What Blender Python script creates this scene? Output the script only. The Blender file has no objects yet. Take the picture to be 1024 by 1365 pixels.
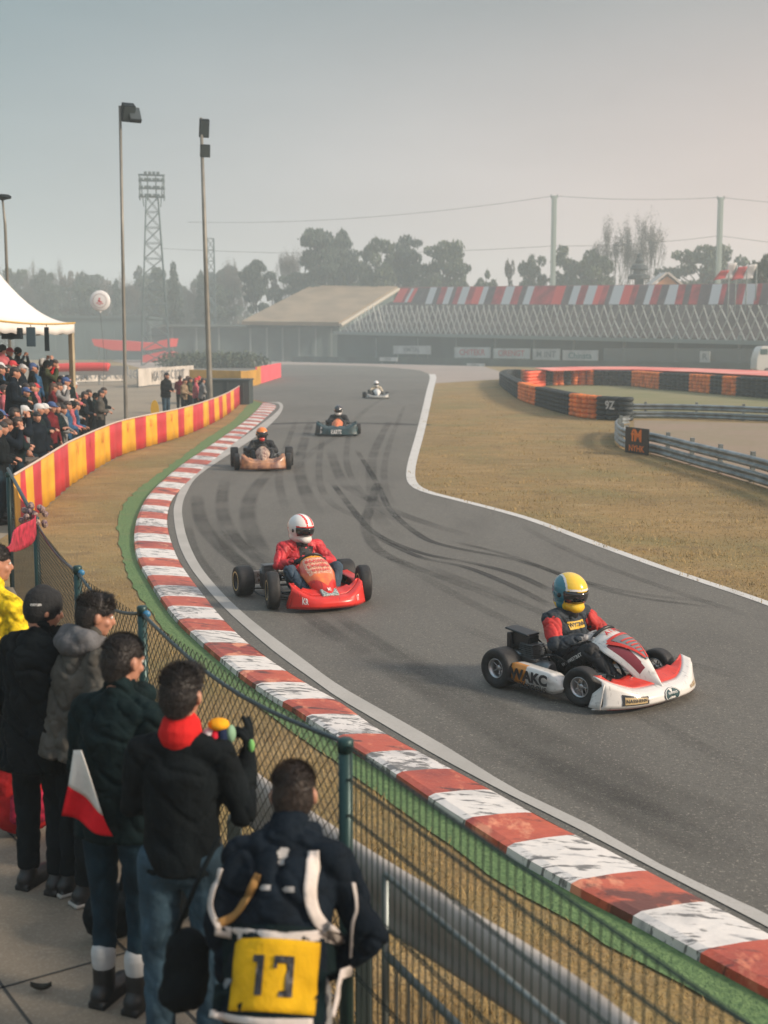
import bpy, bmesh, math, random
import numpy as np
from mathutils import Vector, Matrix, geometry
from mathutils.bvhtree import BVHTree
R = math.radians
S = bpy.context.scene
COL = S.collection
random.seed(7)

# ------------------------------------------------------------------ camera
TILT = math.atan(222.5 / 1700.0)
HC = 3.0
cd = bpy.data.cameras.new('camera')
cam = bpy.data.objects.new('camera', cd); COL.objects.link(cam)
cam.location = (0, 0, HC)
cam.rotation_euler = (math.pi / 2 - TILT, 0, 0)
cd.sensor_fit = 'VERTICAL'; cd.sensor_height = 36.0
cd.lens = 36.0 * 1700 / 1365.0
cd.clip_start = 0.1; cd.clip_end = 3000
cd.dof.use_dof = True; cd.dof.focus_distance = 12.0; cd.dof.aperture_fstop = 2.4
S.camera = cam

# ------------------------------------------------------------------ sky and sun
SUN_EL, SUN_AZ = R(27), R(108)          # azimuth measured from +Y towards +X
w = bpy.data.worlds.new('World'); S.world = w; w.use_nodes = True
nt = w.node_tree; nt.nodes.clear()
out = nt.nodes.new('ShaderNodeOutputWorld')
bg = nt.nodes.new('ShaderNodeBackground'); bg.inputs[1].default_value = 0.1
sky = nt.nodes.new('ShaderNodeTexSky'); sky.sky_type = 'NISHITA'; sky.sun_disc = False
sky.sun_elevation = SUN_EL; sky.sun_rotation = SUN_AZ; sky.dust_density = 4.0; sky.air_density = 1.0
bg2 = nt.nodes.new('ShaderNodeBackground')
tc = nt.nodes.new('ShaderNodeTexCoord')
sep = nt.nodes.new('ShaderNodeSeparateXYZ'); nt.links.new(tc.outputs['Generated'], sep.inputs[0])
# overcast layer: darker and bluer overhead and to the left, pale and warm low on the right
rz = nt.nodes.new('ShaderNodeValToRGB'); nt.links.new(sep.outputs['Z'], rz.inputs[0])
cr = rz.color_ramp
cr.elements[0].position = 0.0; cr.elements[0].color = (0.56, 0.50, 0.475, 1)
cr.elements[1].position = 0.9; cr.elements[1].color = (0.62, 0.70, 0.78, 1)
e = cr.elements.new(0.12); e.color = (0.44, 0.43, 0.42, 1)
e = cr.elements.new(0.26); e.color = (0.235, 0.285, 0.30, 1)
e = cr.elements.new(0.42); e.color = (0.42, 0.48, 0.52, 1)
mx = nt.nodes.new('ShaderNodeMapRange'); nt.links.new(sep.outputs['X'], mx.inputs[0])
mx.inputs[1].default_value = -0.35; mx.inputs[2].default_value = 0.35
mx.inputs[3].default_value = 0.0; mx.inputs[4].default_value = 1.0
rx = nt.nodes.new('ShaderNodeValToRGB'); nt.links.new(mx.outputs[0], rx.inputs[0])
rx.color_ramp.elements[0].color = (0.62, 0.80, 0.87, 1)
rx.color_ramp.elements[1].color = (1.50, 1.20, 1.12, 1)
cn = nt.nodes.new('ShaderNodeTexNoise'); cn.inputs['Scale'].default_value = 3.2; cn.inputs['Detail'].default_value = 5
cmp = nt.nodes.new('ShaderNodeMapping'); cmp.inputs['Scale'].default_value = (1, 1, 3.2); nt.links.new(tc.outputs['Generated'], cmp.inputs[0]); nt.links.new(cmp.outputs[0], cn.inputs['Vector'])
cm = nt.nodes.new('ShaderNodeMapRange'); nt.links.new(cn.outputs[0], cm.inputs[0])
cm.inputs[1].default_value = 0.3; cm.inputs[2].default_value = 0.7; cm.inputs[3].default_value = 0.93; cm.inputs[4].default_value = 1.08
m1 = nt.nodes.new('ShaderNodeMix'); m1.data_type = 'RGBA'; m1.blend_type = 'MULTIPLY'; m1.inputs[0].default_value = 1
nt.links.new(rz.outputs[0], m1.inputs[6]); nt.links.new(rx.outputs[0], m1.inputs[7])
m2 = nt.nodes.new('ShaderNodeVectorMath'); m2.operation = 'SCALE'
nt.links.new(m1.outputs[2], m2.inputs[0]); nt.links.new(cm.outputs[0], m2.inputs['Scale'])
nt.links.new(m2.outputs[0], bg2.inputs[0]); bg2.inputs[1].default_value = 1.0
ms = nt.nodes.new('ShaderNodeMixShader'); ms.inputs[0].default_value = 0.94
nt.links.new(sky.outputs[0], bg.inputs[0])
nt.links.new(bg.outputs[0], ms.inputs[1]); nt.links.new(bg2.outputs[0], ms.inputs[2])
nt.links.new(ms.outputs[0], out.inputs[0])

sl = bpy.data.lights.new('sun', 'SUN'); sl.energy = 4.3; sl.angle = R(10); sl.color = (1.0, 0.84, 0.66)
sun = bpy.data.objects.new('sun', sl); COL.objects.link(sun)
sd = Vector((math.sin(SUN_AZ) * math.cos(SUN_EL), math.cos(SUN_AZ) * math.cos(SUN_EL), math.sin(SUN_EL)))
sun.rotation_euler = sd.to_track_quat('Z', 'Y').to_euler()
sun.location = (30, 20, 30)

S.view_settings.view_transform = 'Standard'; S.view_settings.look = 'None'
S.view_settings.exposure = 0.30; S.view_settings.gamma = 1.0
S.cycles.use_denoising = True
S.cycles.max_bounces = 6; S.cycles.volume_bounces = 2; S.cycles.transparent_max_bounces = 12
S.cycles.sample_clamp_indirect = 4

# ------------------------------------------------------------------ surveying helpers
FW = Vector((0, math.cos(TILT), -math.sin(TILT))); UPV = Vector((0, math.sin(TILT), math.cos(TILT)))
def ray(px, py):
    return FW * 1700 + Vector((1, 0, 0)) * (px - 512) + UPV * (682.5 - py)
def G(px, py, z=0.0):
    d = ray(px, py); t = (z - HC) / d.z
    return Vector((d.x * t, d.y * t, z))
def P(px, py, Y):
    d = ray(px, py); t = Y / d.y
    return Vector((d.x * t, Y, HC + d.z * t))
def lerp(a, b, t): return a + (b - a) * t

# ------------------------------------------------------------------ materials
MATS = {}
def M(name, col, rough=0.6, metal=0.0, noise=None, bump=None, col2=None, coat=0, emis=None, alpha=None, spec=None, sheen=0):
    if name in MATS: return MATS[name]
    if name.startswith('cloth_') and spec is None: spec = .12
    m = bpy.data.materials.new(name); m.use_nodes = True; n = m.node_tree; b = n.nodes['Principled BSDF']
    b.inputs['Base Color'].default_value = (*col, 1); b.inputs['Roughness'].default_value = rough
    b.inputs['Metallic'].default_value = metal
    if coat: b.inputs['Coat Weight'].default_value = coat; b.inputs['Coat Roughness'].default_value = 0.12
    if sheen: b.inputs['Sheen Weight'].default_value = sheen
    if spec is not None: b.inputs['Specular IOR Level'].default_value = spec
    if alpha is not None: b.inputs['Alpha'].default_value = alpha
    if noise or bump:
        tc = n.nodes.new('ShaderNodeTexCoord')
    if noise:
        sc, amt = noise
        t = n.nodes.new('ShaderNodeTexNoise'); t.inputs['Scale'].default_value = sc; t.inputs['Detail'].default_value = 5
        n.links.new(tc.outputs['Object'], t.inputs['Vector'])
        r = n.nodes.new('ShaderNodeValToRGB'); n.links.new(t.outputs[0], r.inputs[0])
        c2 = col2 or tuple(c * (1 - amt) for c in col)
        r.color_ramp.elements[0].position = 0.35; r.color_ramp.elements[1].position = 0.65
        r.color_ramp.elements[0].color = (*c2, 1)
        r.color_ramp.elements[1].color = (*(tuple(min(1, c * (1 + amt * .5)) for c in col) if not col2 else col), 1)
        n.links.new(r.outputs[0], b.inputs['Base Color'])
    if bump:
        sc, st = bump
        t = n.nodes.new('ShaderNodeTexNoise'); t.inputs['Scale'].default_value = sc; t.inputs['Detail'].default_value = 4
        n.links.new(tc.outputs['Object'], t.inputs['Vector'])
        u = n.nodes.new('ShaderNodeBump'); u.inputs['Strength'].default_value = st; u.inputs['Distance'].default_value = 0.01
        n.links.new(t.outputs[0], u.inputs['Height']); n.links.new(u.outputs[0], b.inputs['Normal'])
    MATS[name] = m
    return m

def layered(name, base, layers, rough=0.9, bump=None, coord='Object', roughs=None):
    """base colour with noise layers: (scale, stretch, lo, hi, colour, strength)"""
    m = bpy.data.materials.new(name); m.use_nodes = True; n = m.node_tree; b = n.nodes['Principled BSDF']
    b.inputs['Roughness'].default_value = rough
    tc = n.nodes.new('ShaderNodeTexCoord')
    prev = None
    for i, (sc, st, lo, hi, c, k) in enumerate(layers):
        mp = n.nodes.new('ShaderNodeMapping'); mp.inputs['Scale'].default_value = st; mp.inputs['Location'].default_value = (i * 3.7, i * 1.3, 0)
        mp.inputs['Rotation'].default_value = (0, 0, 0)
        n.links.new(tc.outputs[coord], mp.inputs[0])
        t = n.nodes.new('ShaderNodeTexNoise'); t.inputs['Scale'].default_value = sc; t.inputs['Detail'].default_value = 6
        t.inputs['Roughness'].default_value = 0.6
        n.links.new(mp.outputs[0], t.inputs['Vector'])
        r = n.nodes.new('ShaderNodeMapRange'); r.inputs[1].default_value = lo; r.inputs[2].default_value = hi
        r.inputs[3].default_value = 0; r.inputs[4].default_value = k; n.links.new(t.outputs[0], r.inputs[0])
        x = n.nodes.new('ShaderNodeMix'); x.data_type = 'RGBA'
        n.links.new(r.outputs[0], x.inputs[0])
        if prev is None: x.inputs[6].default_value = (*base, 1)
        else: n.links.new(prev, x.inputs[6])
        x.inputs[7].default_value = (*c, 1)
        prev = x.outputs[2]
    n.links.new(prev, b.inputs['Base Color'])
    if bump:
        t = n.nodes.new('ShaderNodeTexNoise'); t.inputs['Scale'].default_value = bump[0]; t.inputs['Detail'].default_value = 5
        n.links.new(tc.outputs[coord], t.inputs['Vector'])
        u = n.nodes.new('ShaderNodeBump'); u.inputs['Strength'].default_value = bump[1]; u.inputs['Distance'].default_value = bump[2]
        n.links.new(t.outputs[0], u.inputs['Height']); n.links.new(u.outputs[0], b.inputs['Normal'])
    MATS[name] = m
    return m

# ------------------------------------------------------------------ object helpers
def tag(o, label=None, cat=None, group=None, kind=None):
    if label: o['label'] = label
    if cat: o['category'] = cat
    if group: o['group'] = group
    if kind: o['kind'] = kind
    return o
def empty(name, loc=(0, 0, 0), rz=0.0, label=None, cat=None, group=None):
    o = bpy.data.objects.new(name, None); COL.objects.link(o); o.location = loc; o.rotation_euler = (0, 0, rz)
    o.empty_display_size = 0.2
    return tag(o, label, cat, group)
def link(name, me, parent=None, mats=None):
    o = bpy.data.objects.new(name, me); COL.objects.link(o)
    if parent: o.parent = parent
    if mats:
        if len(me.materials) == 0:
            for m in mats: me.materials.append(m)
        else:
            for i, m in enumerate(mats):
                o.material_slots[i].link = 'OBJECT'; o.material_slots[i].material = m
    return o
def copy_tree(o, parent=None):
    c = o.copy(); COL.objects.link(c)
    if parent: c.parent = parent
    for ch in o.children: copy_tree(ch, c)
    return c

class B:
    def __init__(s): s.bm = bmesh.new()
    def face(s, vs, mi=0):
        try:
            f = s.bm.faces.new(vs); f.material_index = mi; return f
        except ValueError: return None
    def poly(s, pts, mi=0):
        return s.face([s.bm.verts.new(p) for p in pts], mi)
    def box(s, c, d, rot=None, mi=0):
        c = Vector(c); h = Vector(d) / 2
        mt = rot if rot is not None else Matrix.Identity(3)
        if isinstance(mt, (int, float)): mt = Matrix.Rotation(mt, 3, 'Z')
        vs = [s.bm.verts.new(c + mt @ Vector((x * h.x, y * h.y, z * h.z))) for x in (-1, 1) for y in (-1, 1) for z in (-1, 1)]
        for q in ((0, 1, 3, 2), (4, 6, 7, 5), (0, 4, 5, 1), (2, 3, 7, 6), (0, 2, 6, 4), (1, 5, 7, 3)):
            s.face([vs[i] for i in q], mi)
        return s
    def tube(s, pts, r, seg=8, mi=0, cap=True, closed=False):
        pts = [Vector(p) for p in pts]; n = len(pts)
        rs = r if isinstance(r, (list, tuple)) else [r] * n
        rings = []; ref = None
        for i, p in enumerate(pts):
            if closed: d = pts[(i + 1) % n] - pts[i - 1]
            else: d = (pts[min(i + 1, n - 1)] - pts[max(i - 1, 0)])
            d.normalize()
            if ref is None:
                ref = Vector((0, 0, 1)) if abs(d.z) < 0.9 else Vector((1, 0, 0))
            a = d.cross(ref)
            if a.length < 1e-4: a = d.orthogonal()
            a.normalize(); b = a.cross(d).normalized(); ref = b
            rings.append([s.bm.verts.new(p + (a * math.cos(2 * math.pi * k / seg) + b * math.sin(2 * math.pi * k / seg)) * rs[i]) for k in range(seg)])
        m = n if closed else n - 1
        for i in range(m):
            A, Bq = rings[i], rings[(i + 1) % n]
            for k in range(seg): s.face([A[k], A[(k + 1) % seg], Bq[(k + 1) % seg], Bq[k]], mi)
        if cap and not closed:
            s.face(rings[0][::-1], mi); s.face(rings[-1], mi)
        return s
    def cyl(s, a, b, r, r2=None, seg=12, mi=0):
        return s.tube([a, b], [r, r if r2 is None else r2], seg, mi)
    def lathe(s, prof, c=(0, 0, 0), axis='Z', seg=24, mi=0, closed=False):
        """prof: (radius, height) pairs"""
        c = Vector(c); rings = []
        for (r, h) in prof:
            ring = []
            for k in range(seg):
                a = 2 * math.pi * k / seg; x, y = r * math.cos(a), r * math.sin(a)
                v = {'Z': (x, y, h), 'Y': (x, h, y), 'X': (h, x, y)}[axis]
                ring.append(s.bm.verts.new(c + Vector(v)))
            rings.append(ring)
        m = len(prof) if closed else len(prof) - 1
        for i in range(m):
            A, Bq = rings[i], rings[(i + 1) % len(prof)]
            for k in range(seg): s.face([A[k], A[(k + 1) % seg], Bq[(k + 1) % seg], Bq[k]], mi)
        if not closed:
            if prof[0][0] > 1e-5: s.face(rings[0][::-1], mi)
            if prof[-1][0] > 1e-5: s.face(rings[-1], mi)
        return s
    def grid(s, f, nu, nv, mi=0, mf=None):
        vs = [[s.bm.verts.new(f(i / nu, j / nv)) for j in range(nv + 1)] for i in range(nu + 1)]
        for i in range(nu):
            for j in range(nv):
                s.face([vs[i][j], vs[i + 1][j], vs[i + 1][j + 1], vs[i][j + 1]], mf(i / nu, j / nv) if mf else mi)
        return s
    def ecap(s, a, b, ra, rb, side=None, seg=16, mi=0, flat=''):
        """capsule with elliptical section; ra, rb = radius or (along side, across)"""
        a, b = Vector(a), Vector(b); d = b - a
        if d.length < 1e-6: d = Vector((0, 0, 1e-6))
        dn = d.normalized()
        if not isinstance(ra, tuple): ra = (ra, ra)
        if not isinstance(rb, tuple): rb = (rb, rb)
        sx = Vector(side) if side is not None else dn.orthogonal()
        sx = (sx - dn * sx.dot(dn))
        if sx.length < 1e-4: sx = dn.orthogonal()
        sx.normalize(); sy = dn.cross(sx)
        rings = []
        for (c, rr, sg, lst) in ((a, ra, -1, (80, 55, 28, 0)), (b, rb, 1, (0, 28, 55, 80))):
            m = min(rr)
            if ('a' if sg < 0 else 'b') in flat: lst = (0,)
            for q in lst:
                q = R(q)
                rings.append([s.bm.verts.new(c + dn * (sg * math.sin(q) * m) + (sx * math.cos(2 * math.pi * k / seg) * rr[0] + sy * math.sin(2 * math.pi * k / seg) * rr[1]) * math.cos(q)) for k in range(seg)])
        for i in range(len(rings) - 1):
            A, Bq = rings[i], rings[i + 1]
            for k in range(seg): s.face([A[k], A[(k + 1) % seg], Bq[(k + 1) % seg], Bq[k]], mi)
        s.face(rings[0][::-1], mi); s.face(rings[-1], mi)
        return s
    def ell(s, c, r, mat=None, seg=16, mi=0):
        c = Vector(c); mt = mat or Matrix.Identity(3); rings = []
        n = seg // 2
        top = s.bm.verts.new(c + mt @ Vector((0, 0, r[2]))); bot = s.bm.verts.new(c + mt @ Vector((0, 0, -r[2])))
        for i in range(1, n):
            t = math.pi * i / n
            rings.append([s.bm.verts.new(c + mt @ Vector((r[0] * math.sin(t) * math.cos(2 * math.pi * k / seg), r[1] * math.sin(t) * math.sin(2 * math.pi * k / seg), r[2] * math.cos(t)))) for k in range(seg)])
        for k in range(seg):
            s.face([top, rings[0][k], rings[0][(k + 1) % seg]], mi); s.face([bot, rings[-1][(k + 1) % seg], rings[-1][k]], mi)
        for i in range(len(rings) - 1):
            for k in range(seg): s.face([rings[i][k], rings[i + 1][k], rings[i + 1][(k + 1) % seg], rings[i][(k + 1) % seg]], mi)
        return s
    def mesh(s, name, smooth=False, fix=True):
        if fix: bmesh.ops.recalc_face_normals(s.bm, faces=s.bm.faces)
        me = bpy.data.meshes.new(name); s.bm.to_mesh(me); s.bm.free()
        if smooth:
            me.polygons.foreach_set('use_smooth', [True] * len(me.polygons))
        return me
    def obj(s, name, mats, parent=None, smooth=False, bevel=0, fix=True, solid=0, sub=0, loc=None):
        me = s.mesh(name, smooth, fix)
        if not isinstance(mats, (list, tuple)): mats = [mats]
        for m in mats: me.materials.append(m)
        o = link(name, me, parent)
        if loc is not None:
            loc = Vector(loc); me.transform(Matrix.Translation(-loc)); o.location = loc
        if solid:
            q = o.modifiers.new('solid', 'SOLIDIFY'); q.thickness = solid; q.offset = -1
        if sub:
            q = o.modifiers.new('sub', 'SUBSURF'); q.levels = sub; q.render_levels = sub
        if bevel:
            q = o.modifiers.new('bevel', 'BEVEL'); q.width = bevel; q.segments = 2; q.limit_method = 'ANGLE'; q.angle_limit = R(40)
            me.polygons.foreach_set('use_smooth', [True] * len(me.polygons))
            q2 = o.modifiers.new('wn', 'WEIGHTED_NORMAL')
        return o
    def blob(s, name, mats, parent=None, vox=0.012, it=4, disp=None, make=True, ridge=None):
        """fuse the overlapping solids into one continuous smooth skin"""
        me = s.mesh(name + '_src')
        o = bpy.data.objects.new('tmp', me); COL.objects.link(o)
        q = o.modifiers.new('r', 'REMESH'); q.mode = 'VOXEL'; q.voxel_size = vox; q.use_smooth_shade = True
        if it:
            q = o.modifiers.new('s', 'SMOOTH'); q.factor = 0.5; q.iterations = it
        if disp:
            for k, (size, st) in enumerate(disp):
                t = bpy.data.textures.new('folds', 'CLOUDS'); t.noise_scale = size; t.noise_depth = 2
                q = o.modifiers.new('d%d' % k, 'DISPLACE'); q.texture = t; q.strength = st; q.mid_level = 0.5; q.texture_coords = 'LOCAL'
        dg = bpy.context.evaluated_depsgraph_get()
        nm = bpy.data.meshes.new_from_object(o.evaluated_get(dg)); nm.name = name
        bpy.data.objects.remove(o); bpy.data.meshes.remove(me)
        nm.polygons.foreach_set('use_smooth', [True] * len(nm.polygons))
        nm.materials.clear()
        if ridge:     # creases: pulled in along ridged noise lines
            sc, st = ridge; n_ = len(nm.vertices); co = np.empty(n_ * 3, np.float32); no = np.empty(n_ * 3, np.float32)
            nm.vertices.foreach_get('co', co); nm.vertices.foreach_get('normal', no); co = co.reshape(-1, 3); no = no.reshape(-1, 3)
            def pn(x, y, z, s): return (np.sin(x * 2.9 + 1.7 * np.sin(y * 2.3 + s) + s) + np.sin(y * 3.1 + 1.9 * np.sin(z * 2.1 + s * 2) + 1.3 * s) + np.sin(z * 2.7 + 1.6 * np.sin(x * 1.9 + s * 3) + 2.1 * s)) / 2.4
            x, y, z = co[:, 0] * sc + co[:, 2] * 2, co[:, 1] * sc, co[:, 2] * sc * .9 + co[:, 0] * 2.5
            h = pn(x, y, z, 1.0); g = pn(x * 2.2, y * 2.2, z * 2.4, 4.0)
            d_ = st * (np.maximum(0, 1 - np.abs(h) * 2.6) ** 2 * .8 + np.maximum(0, 1 - np.abs(g) * 3.2) ** 2 * .30 - .25)
            co -= no * d_[:, None]; nm.vertices.foreach_set('co', co.ravel())
        if not isinstance(mats, (list, tuple)): mats = [mats]
        for m in mats: nm.materials.append(m)
        if not make: return nm
        return link(name, nm, parent)

def bvh_of(o):
    me = o.data
    return BVHTree.FromPolygons([v.co.copy() for v in me.vertices], [tuple(p.vertices) for p in me.polygons])

_tc = {}
def text_geo(txt, size=1.0, bold=0.0):
    key = (txt, bold)
    if key not in _tc:
        c = bpy.data.curves.new('t', 'FONT'); c.body = txt; c.size = 1.0; c.align_x = 'CENTER'; c.align_y = 'CENTER'; c.offset = bold; c.resolution_u = 3
        c.fill_mode = 'FRONT'
        o = bpy.data.objects.new('t', c); COL.objects.link(o)
        dg = bpy.context.evaluated_depsgraph_get()
        me = bpy.data.meshes.new_from_object(o.evaluated_get(dg))
        vs = [v.co.copy() for v in me.vertices]; fs = [tuple(p.vertices) for p in me.polygons]
        bpy.data.objects.remove(o); bpy.data.meshes.remove(me)
        _tc[key] = (vs, fs)
    vs, fs = _tc[key]
    return [v * size for v in vs], fs
def text_on(b, txt, size, f, bold=0.01, mi=0, sx=1.0):
    """write txt through the map f(x, y) -> point"""
    vs, fs = text_geo(txt, size, bold)
    bv = [b.bm.verts.new(f(v.x * sx, v.y)) for v in vs]
    for q in fs: b.face([bv[i] for i in q], mi)

def path_pts(pts, step):
    """resample polyline"""
    pts = [Vector(p) for p in pts]; L = [0]
    for i in range(1, len(pts)): L.append(L[-1] + (pts[i] - pts[i - 1]).length)
    n = max(2, int(L[-1] / step) + 1); out = []
    for k in range(n + 1):
        s = L[-1] * k / n
        i = 1
        while i < len(L) - 1 and L[i] < s: i += 1
        t = (s - L[i - 1]) / max(1e-9, L[i] - L[i - 1]); out.append(pts[i - 1].lerp(pts[i], t))
    return out
def smooth_pts(pts, k=6):
    """Catmull-Rom through pts"""
    pts = [Vector(p) for p in pts]; out = []
    n = len(pts)
    for i in range(n - 1):
        p0 = pts[max(i - 1, 0)]; p1 = pts[i]; p2 = pts[i + 1]; p3 = pts[min(i + 2, n - 1)]
        for j in range(k):
            t = j / k
            out.append(0.5 * ((2 * p1) + (p2 - p0) * t + (2 * p0 - 5 * p1 + 4 * p2 - p3) * t * t + (3 * p1 - p0 - 3 * p2 + p3) * t ** 3))
    out.append(pts[-1]); return out
def sheet(name, pts, z, m, kind='structure'):
    vs = [Vector((p[0], p[1], z)) for p in pts]
    tris = geometry.tessellate_polygon([vs])
    me = bpy.data.meshes.new(name)
    fs = []
    for t in tris:
        a, b, c = (vs[i] for i in t)
        nz = (b - a).cross(c - a).z
        fs.append(t if nz > 0 else (t[0], t[2], t[1]))
    me.from_pydata([tuple(v) for v in vs], [], fs); me.materials.append(m)
    o = link(name, me)
    if kind: o['kind'] = kind
    return o
def ribbon(name, L, Rr, z, m, kind='structure'):
    """strip between two resampled edges"""
    n = len(L); me = bpy.data.meshes.new(name)
    vs = [(p[0], p[1], z) for p in L] + [(p[0], p[1], z) for p in Rr]
    fs = [(i, n + i, n + i + 1, i + 1) for i in range(n - 1)]
    me.from_pydata(vs, [], fs); me.materials.append(m)
    o = link(name, me)
    bm = bmesh.new(); bm.from_mesh(me); bmesh.ops.recalc_face_normals(bm, faces=bm.faces)
    if bm.faces and sum(f.normal.z for f in bm.faces) < 0: bmesh.ops.reverse_faces(bm, faces=bm.faces)
    bm.to_mesh(me); bm.free()
    if kind: o['kind'] = kind
    return o
def nearest_on(p, poly):
    best = None
    for i in range(len(poly) - 1):
        a, b = poly[i], poly[i + 1]; d = b - a
        t = max(0, min(1, (p - a).dot(d) / max(1e-9, d.length_squared))); q = a + d * t
        if best is None or (q - p).length < best[0]: best = ((q - p).length, q)
    return best[1]
# ================================================================== GROUND AND TRACK
dry = layered('dry_grass_ground', (0.29, 0.185, 0.068), [
    (0.35, (1, 1, 1), 0.38, 0.62, (0.19, 0.125, 0.045), 0.85),
    (0.9, (1, 2.2, 1), 0.5, 0.7, (0.36, 0.27, 0.14), 0.6),
    (0.22, (1, 1, 1), 0.50, 0.64, (0.16, 0.145, 0.05), 0.7),
    (1.7, (1, 1, 1), 0.54, 0.68, (0.14, 0.088, 0.04), 0.65),
    (7.0, (1, 1, 1), 0.48, 0.7, (0.15, 0.10, 0.045), 0.6),
    (45.0, (1, 1, 1), 0.5, 0.66, (0.30, 0.235, 0.12), 0.6)], rough=0.95, bump=(30, 0.8, 0.03))
sheet('ground', [(-620, -40), (620, -40), (620, 640), (-620, 640)], 0.0, dry)

asphalt = layered('asphalt', (0.094, 0.089, 0.076), [
    (0.07, (1, 1, 1), 0.42, 0.6, (0.128, 0.122, 0.108), 0.8),
    (0.25, (1, 0.35, 1), 0.4, 0.65, (0.130, 0.122, 0.105), 0.8),
    (1.3, (1, 0.25, 1), 0.5, 0.75, (0.078, 0.073, 0.064), 0.8),
    (32.0, (1, 1, 1), 0.50, 0.60, (0.075, 0.070, 0.062), 0.65),
    (55.0, (1, 1, 1), 0.585, 0.66, (0.34, 0.31, 0.26), 0.7)], rough=0.72, bump=(120, 0.6, 0.006))
def gp(L): return [G(x, y) for x, y in L]
def ext(L, d=9.0, bend=0.0):
    t = (L[0] - L[1]).normalized(); n_ = Vector((-t.y, t.x, 0)); return [L[0] + t * d + n_ * bend, L[0] + t * d * .5 + n_ * bend * .25] + L

KL = gp([(1130, 1392), (1024, 1335), (943.7, 1291.6), (844, 1235.7), (780, 1202.6), (736.5, 1178), (690.7, 1151.6), (631, 1113), (574.7, 1076), (511.4, 1032), (427, 977.6),
         (393, 954), (361, 935), (323, 908.7), (290.6, 882), (261, 856), (235, 831), (216, 806), (198, 777), (183.7, 750.5), (178.7, 727), (180, 703.6), (188, 680),
         (199.8, 661), (220, 640.6), (246.7, 618.6), (273, 601), (302, 580.5), (325.8, 563), (341, 549), (348, 541), (350, 538)])
KR = gp([(1130, 1307), (1024, 1248), (960, 1215), (873, 1169.5), (798.8, 1130), (780, 1122), (729, 1097), (673, 1066), (617, 1035.6), (560.6, 1005.7), (504, 974),
         (450, 936), (413.7, 916), (378.5, 894), (343, 869), (314, 844), (290.6, 819), (270, 793), (251, 768), (238, 747.5), (227.6, 721), (223, 697.7), (225.6, 677),
         (235, 659.6), (261, 634.7), (290.6, 609.8), (325.8, 580.5), (350, 561), (364, 548), (368, 543), (366, 539.5), (360, 538)])
WL = gp([(1130, 1298), (1024, 1240), (890, 1170.5), (780, 1113), (740.8, 1093), (666, 1055.5), (574.7, 1006), (495.6, 959), (450, 932), (413.7, 905.7), (372.7, 876), (337.5, 847), (302, 815), (273, 783), (251, 753),
         (238, 724), (232, 692), (233.5, 671), (246.7, 645), (282, 612.7), (337.5, 574), (360, 557), (371, 547), (373, 541), (368, 537.6), (352, 536.5)])
WR = gp([(1130, 1280), (1024, 1223), (890, 1161), (780, 1099), (687, 1055), (596, 998.7), (529, 960), (450, 914.5), (402, 879), (355, 844), (320, 815), (290.6, 785.6), (267, 756), (252.5, 727),
         (245, 700.6), (243, 677), (249.6, 656.7), (267, 633), (314, 601), (345, 580), (367, 560), (376, 548), (377, 540), (370, 536), (352, 534.8)])
GL = gp([(1130, 1440), (997, 1365), (906, 1314), (799, 1256), (780, 1240), (722, 1208), (666, 1178), (613, 1138), (560.6, 1101), (508, 1063), (455, 1023), (420, 998), (370, 962), (310, 920),
         (275, 895), (246, 870), (220, 842), (200, 815), (178, 783), (168, 759), (160, 730), (157, 700.6), (165, 674), (190, 648), (234, 615.7), (274, 586), (312, 560), (330, 540), (338, 534)])
KL, KR, WL, WR, GL = [ext(q) for q in (KL, KR, WL, WR, GL)]
kl = path_pts(smooth_pts(KL, 4), 0.12); kr_s = smooth_pts(KR, 4)
wl_s = path_pts(smooth_pts(WL, 4), 0.35); wr_s = smooth_pts(WR, 4)
# right hand white line
RC = gp([(1200, 876), (1024, 806), (900, 764), (800, 728), (700, 691), (610, 667), (578, 659), (559, 652), (550, 644), (547.5, 634), (549, 620), (553, 604), (561, 575), (568, 545), (574, 518), (577.5, 504), (576, 499)])
RC = ext(RC, 14)
rc = path_pts(smooth_pts(RC, 5), 0.6)
def offs(line, d):
    o = []
    for i, p in enumerate(line):
        t = (line[min(i + 1, len(line) - 1)] - line[max(i - 1, 0)]).normalized(); o.append(p + Vector((t.y, -t.x, 0)) * d)
    return o
wid = [0.04 + 0.0022 * p.y for p in rc]
rA = [p + (q - p) * wd for p, q, wd in zip(rc, offs(rc, 1.0), wid)]
rB = [p - (q - p) * wd for p, q, wd in zip(rc, offs(rc, 1.0), wid)]

# asphalt between the two edges and the wide far part
far_edge = gp([(573, 499), (560, 494), (530, 490.5), (495, 488), (430, 486.5), (380, 486), (300, 486), (240, 487), (225, 492), (262, 512), (330, 531)])
asp = [p for p in path_pts(KR, 0.8)] + [far_edge[-1]] + far_edge[::-1][1:] + rc[::-1]
sheet('racing_track', asp, 0.012, asphalt)
apron = layered('pale_apron', (0.30, 0.25, 0.22), [(0.05, (1, 1, 1), 0.4, 0.65, (0.25, 0.21, 0.19), 0.8), (0.5, (1, 1, 1), 0.5, 0.7, (0.34, 0.28, 0.25), 0.5)])
sheet('paved_apron', gp([(668, 505.5), (672, 497), (640, 487), (560, 480), (450, 477), (330, 476), (180, 476), (150, 481), (205, 495)]) + far_edge[::-1][2:] + gp([(580, 511)]), 0.006, apron)
sandy = layered('sandy_yard', (0.26, 0.215, 0.16), [(0.2, (1, 1, 1), 0.4, 0.65, (0.20, 0.17, 0.13), 0.8), (3, (1, 1, 1), 0.5, 0.7, (0.30, 0.26, 0.20), 0.5)], bump=(20, .4, .02))
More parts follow.
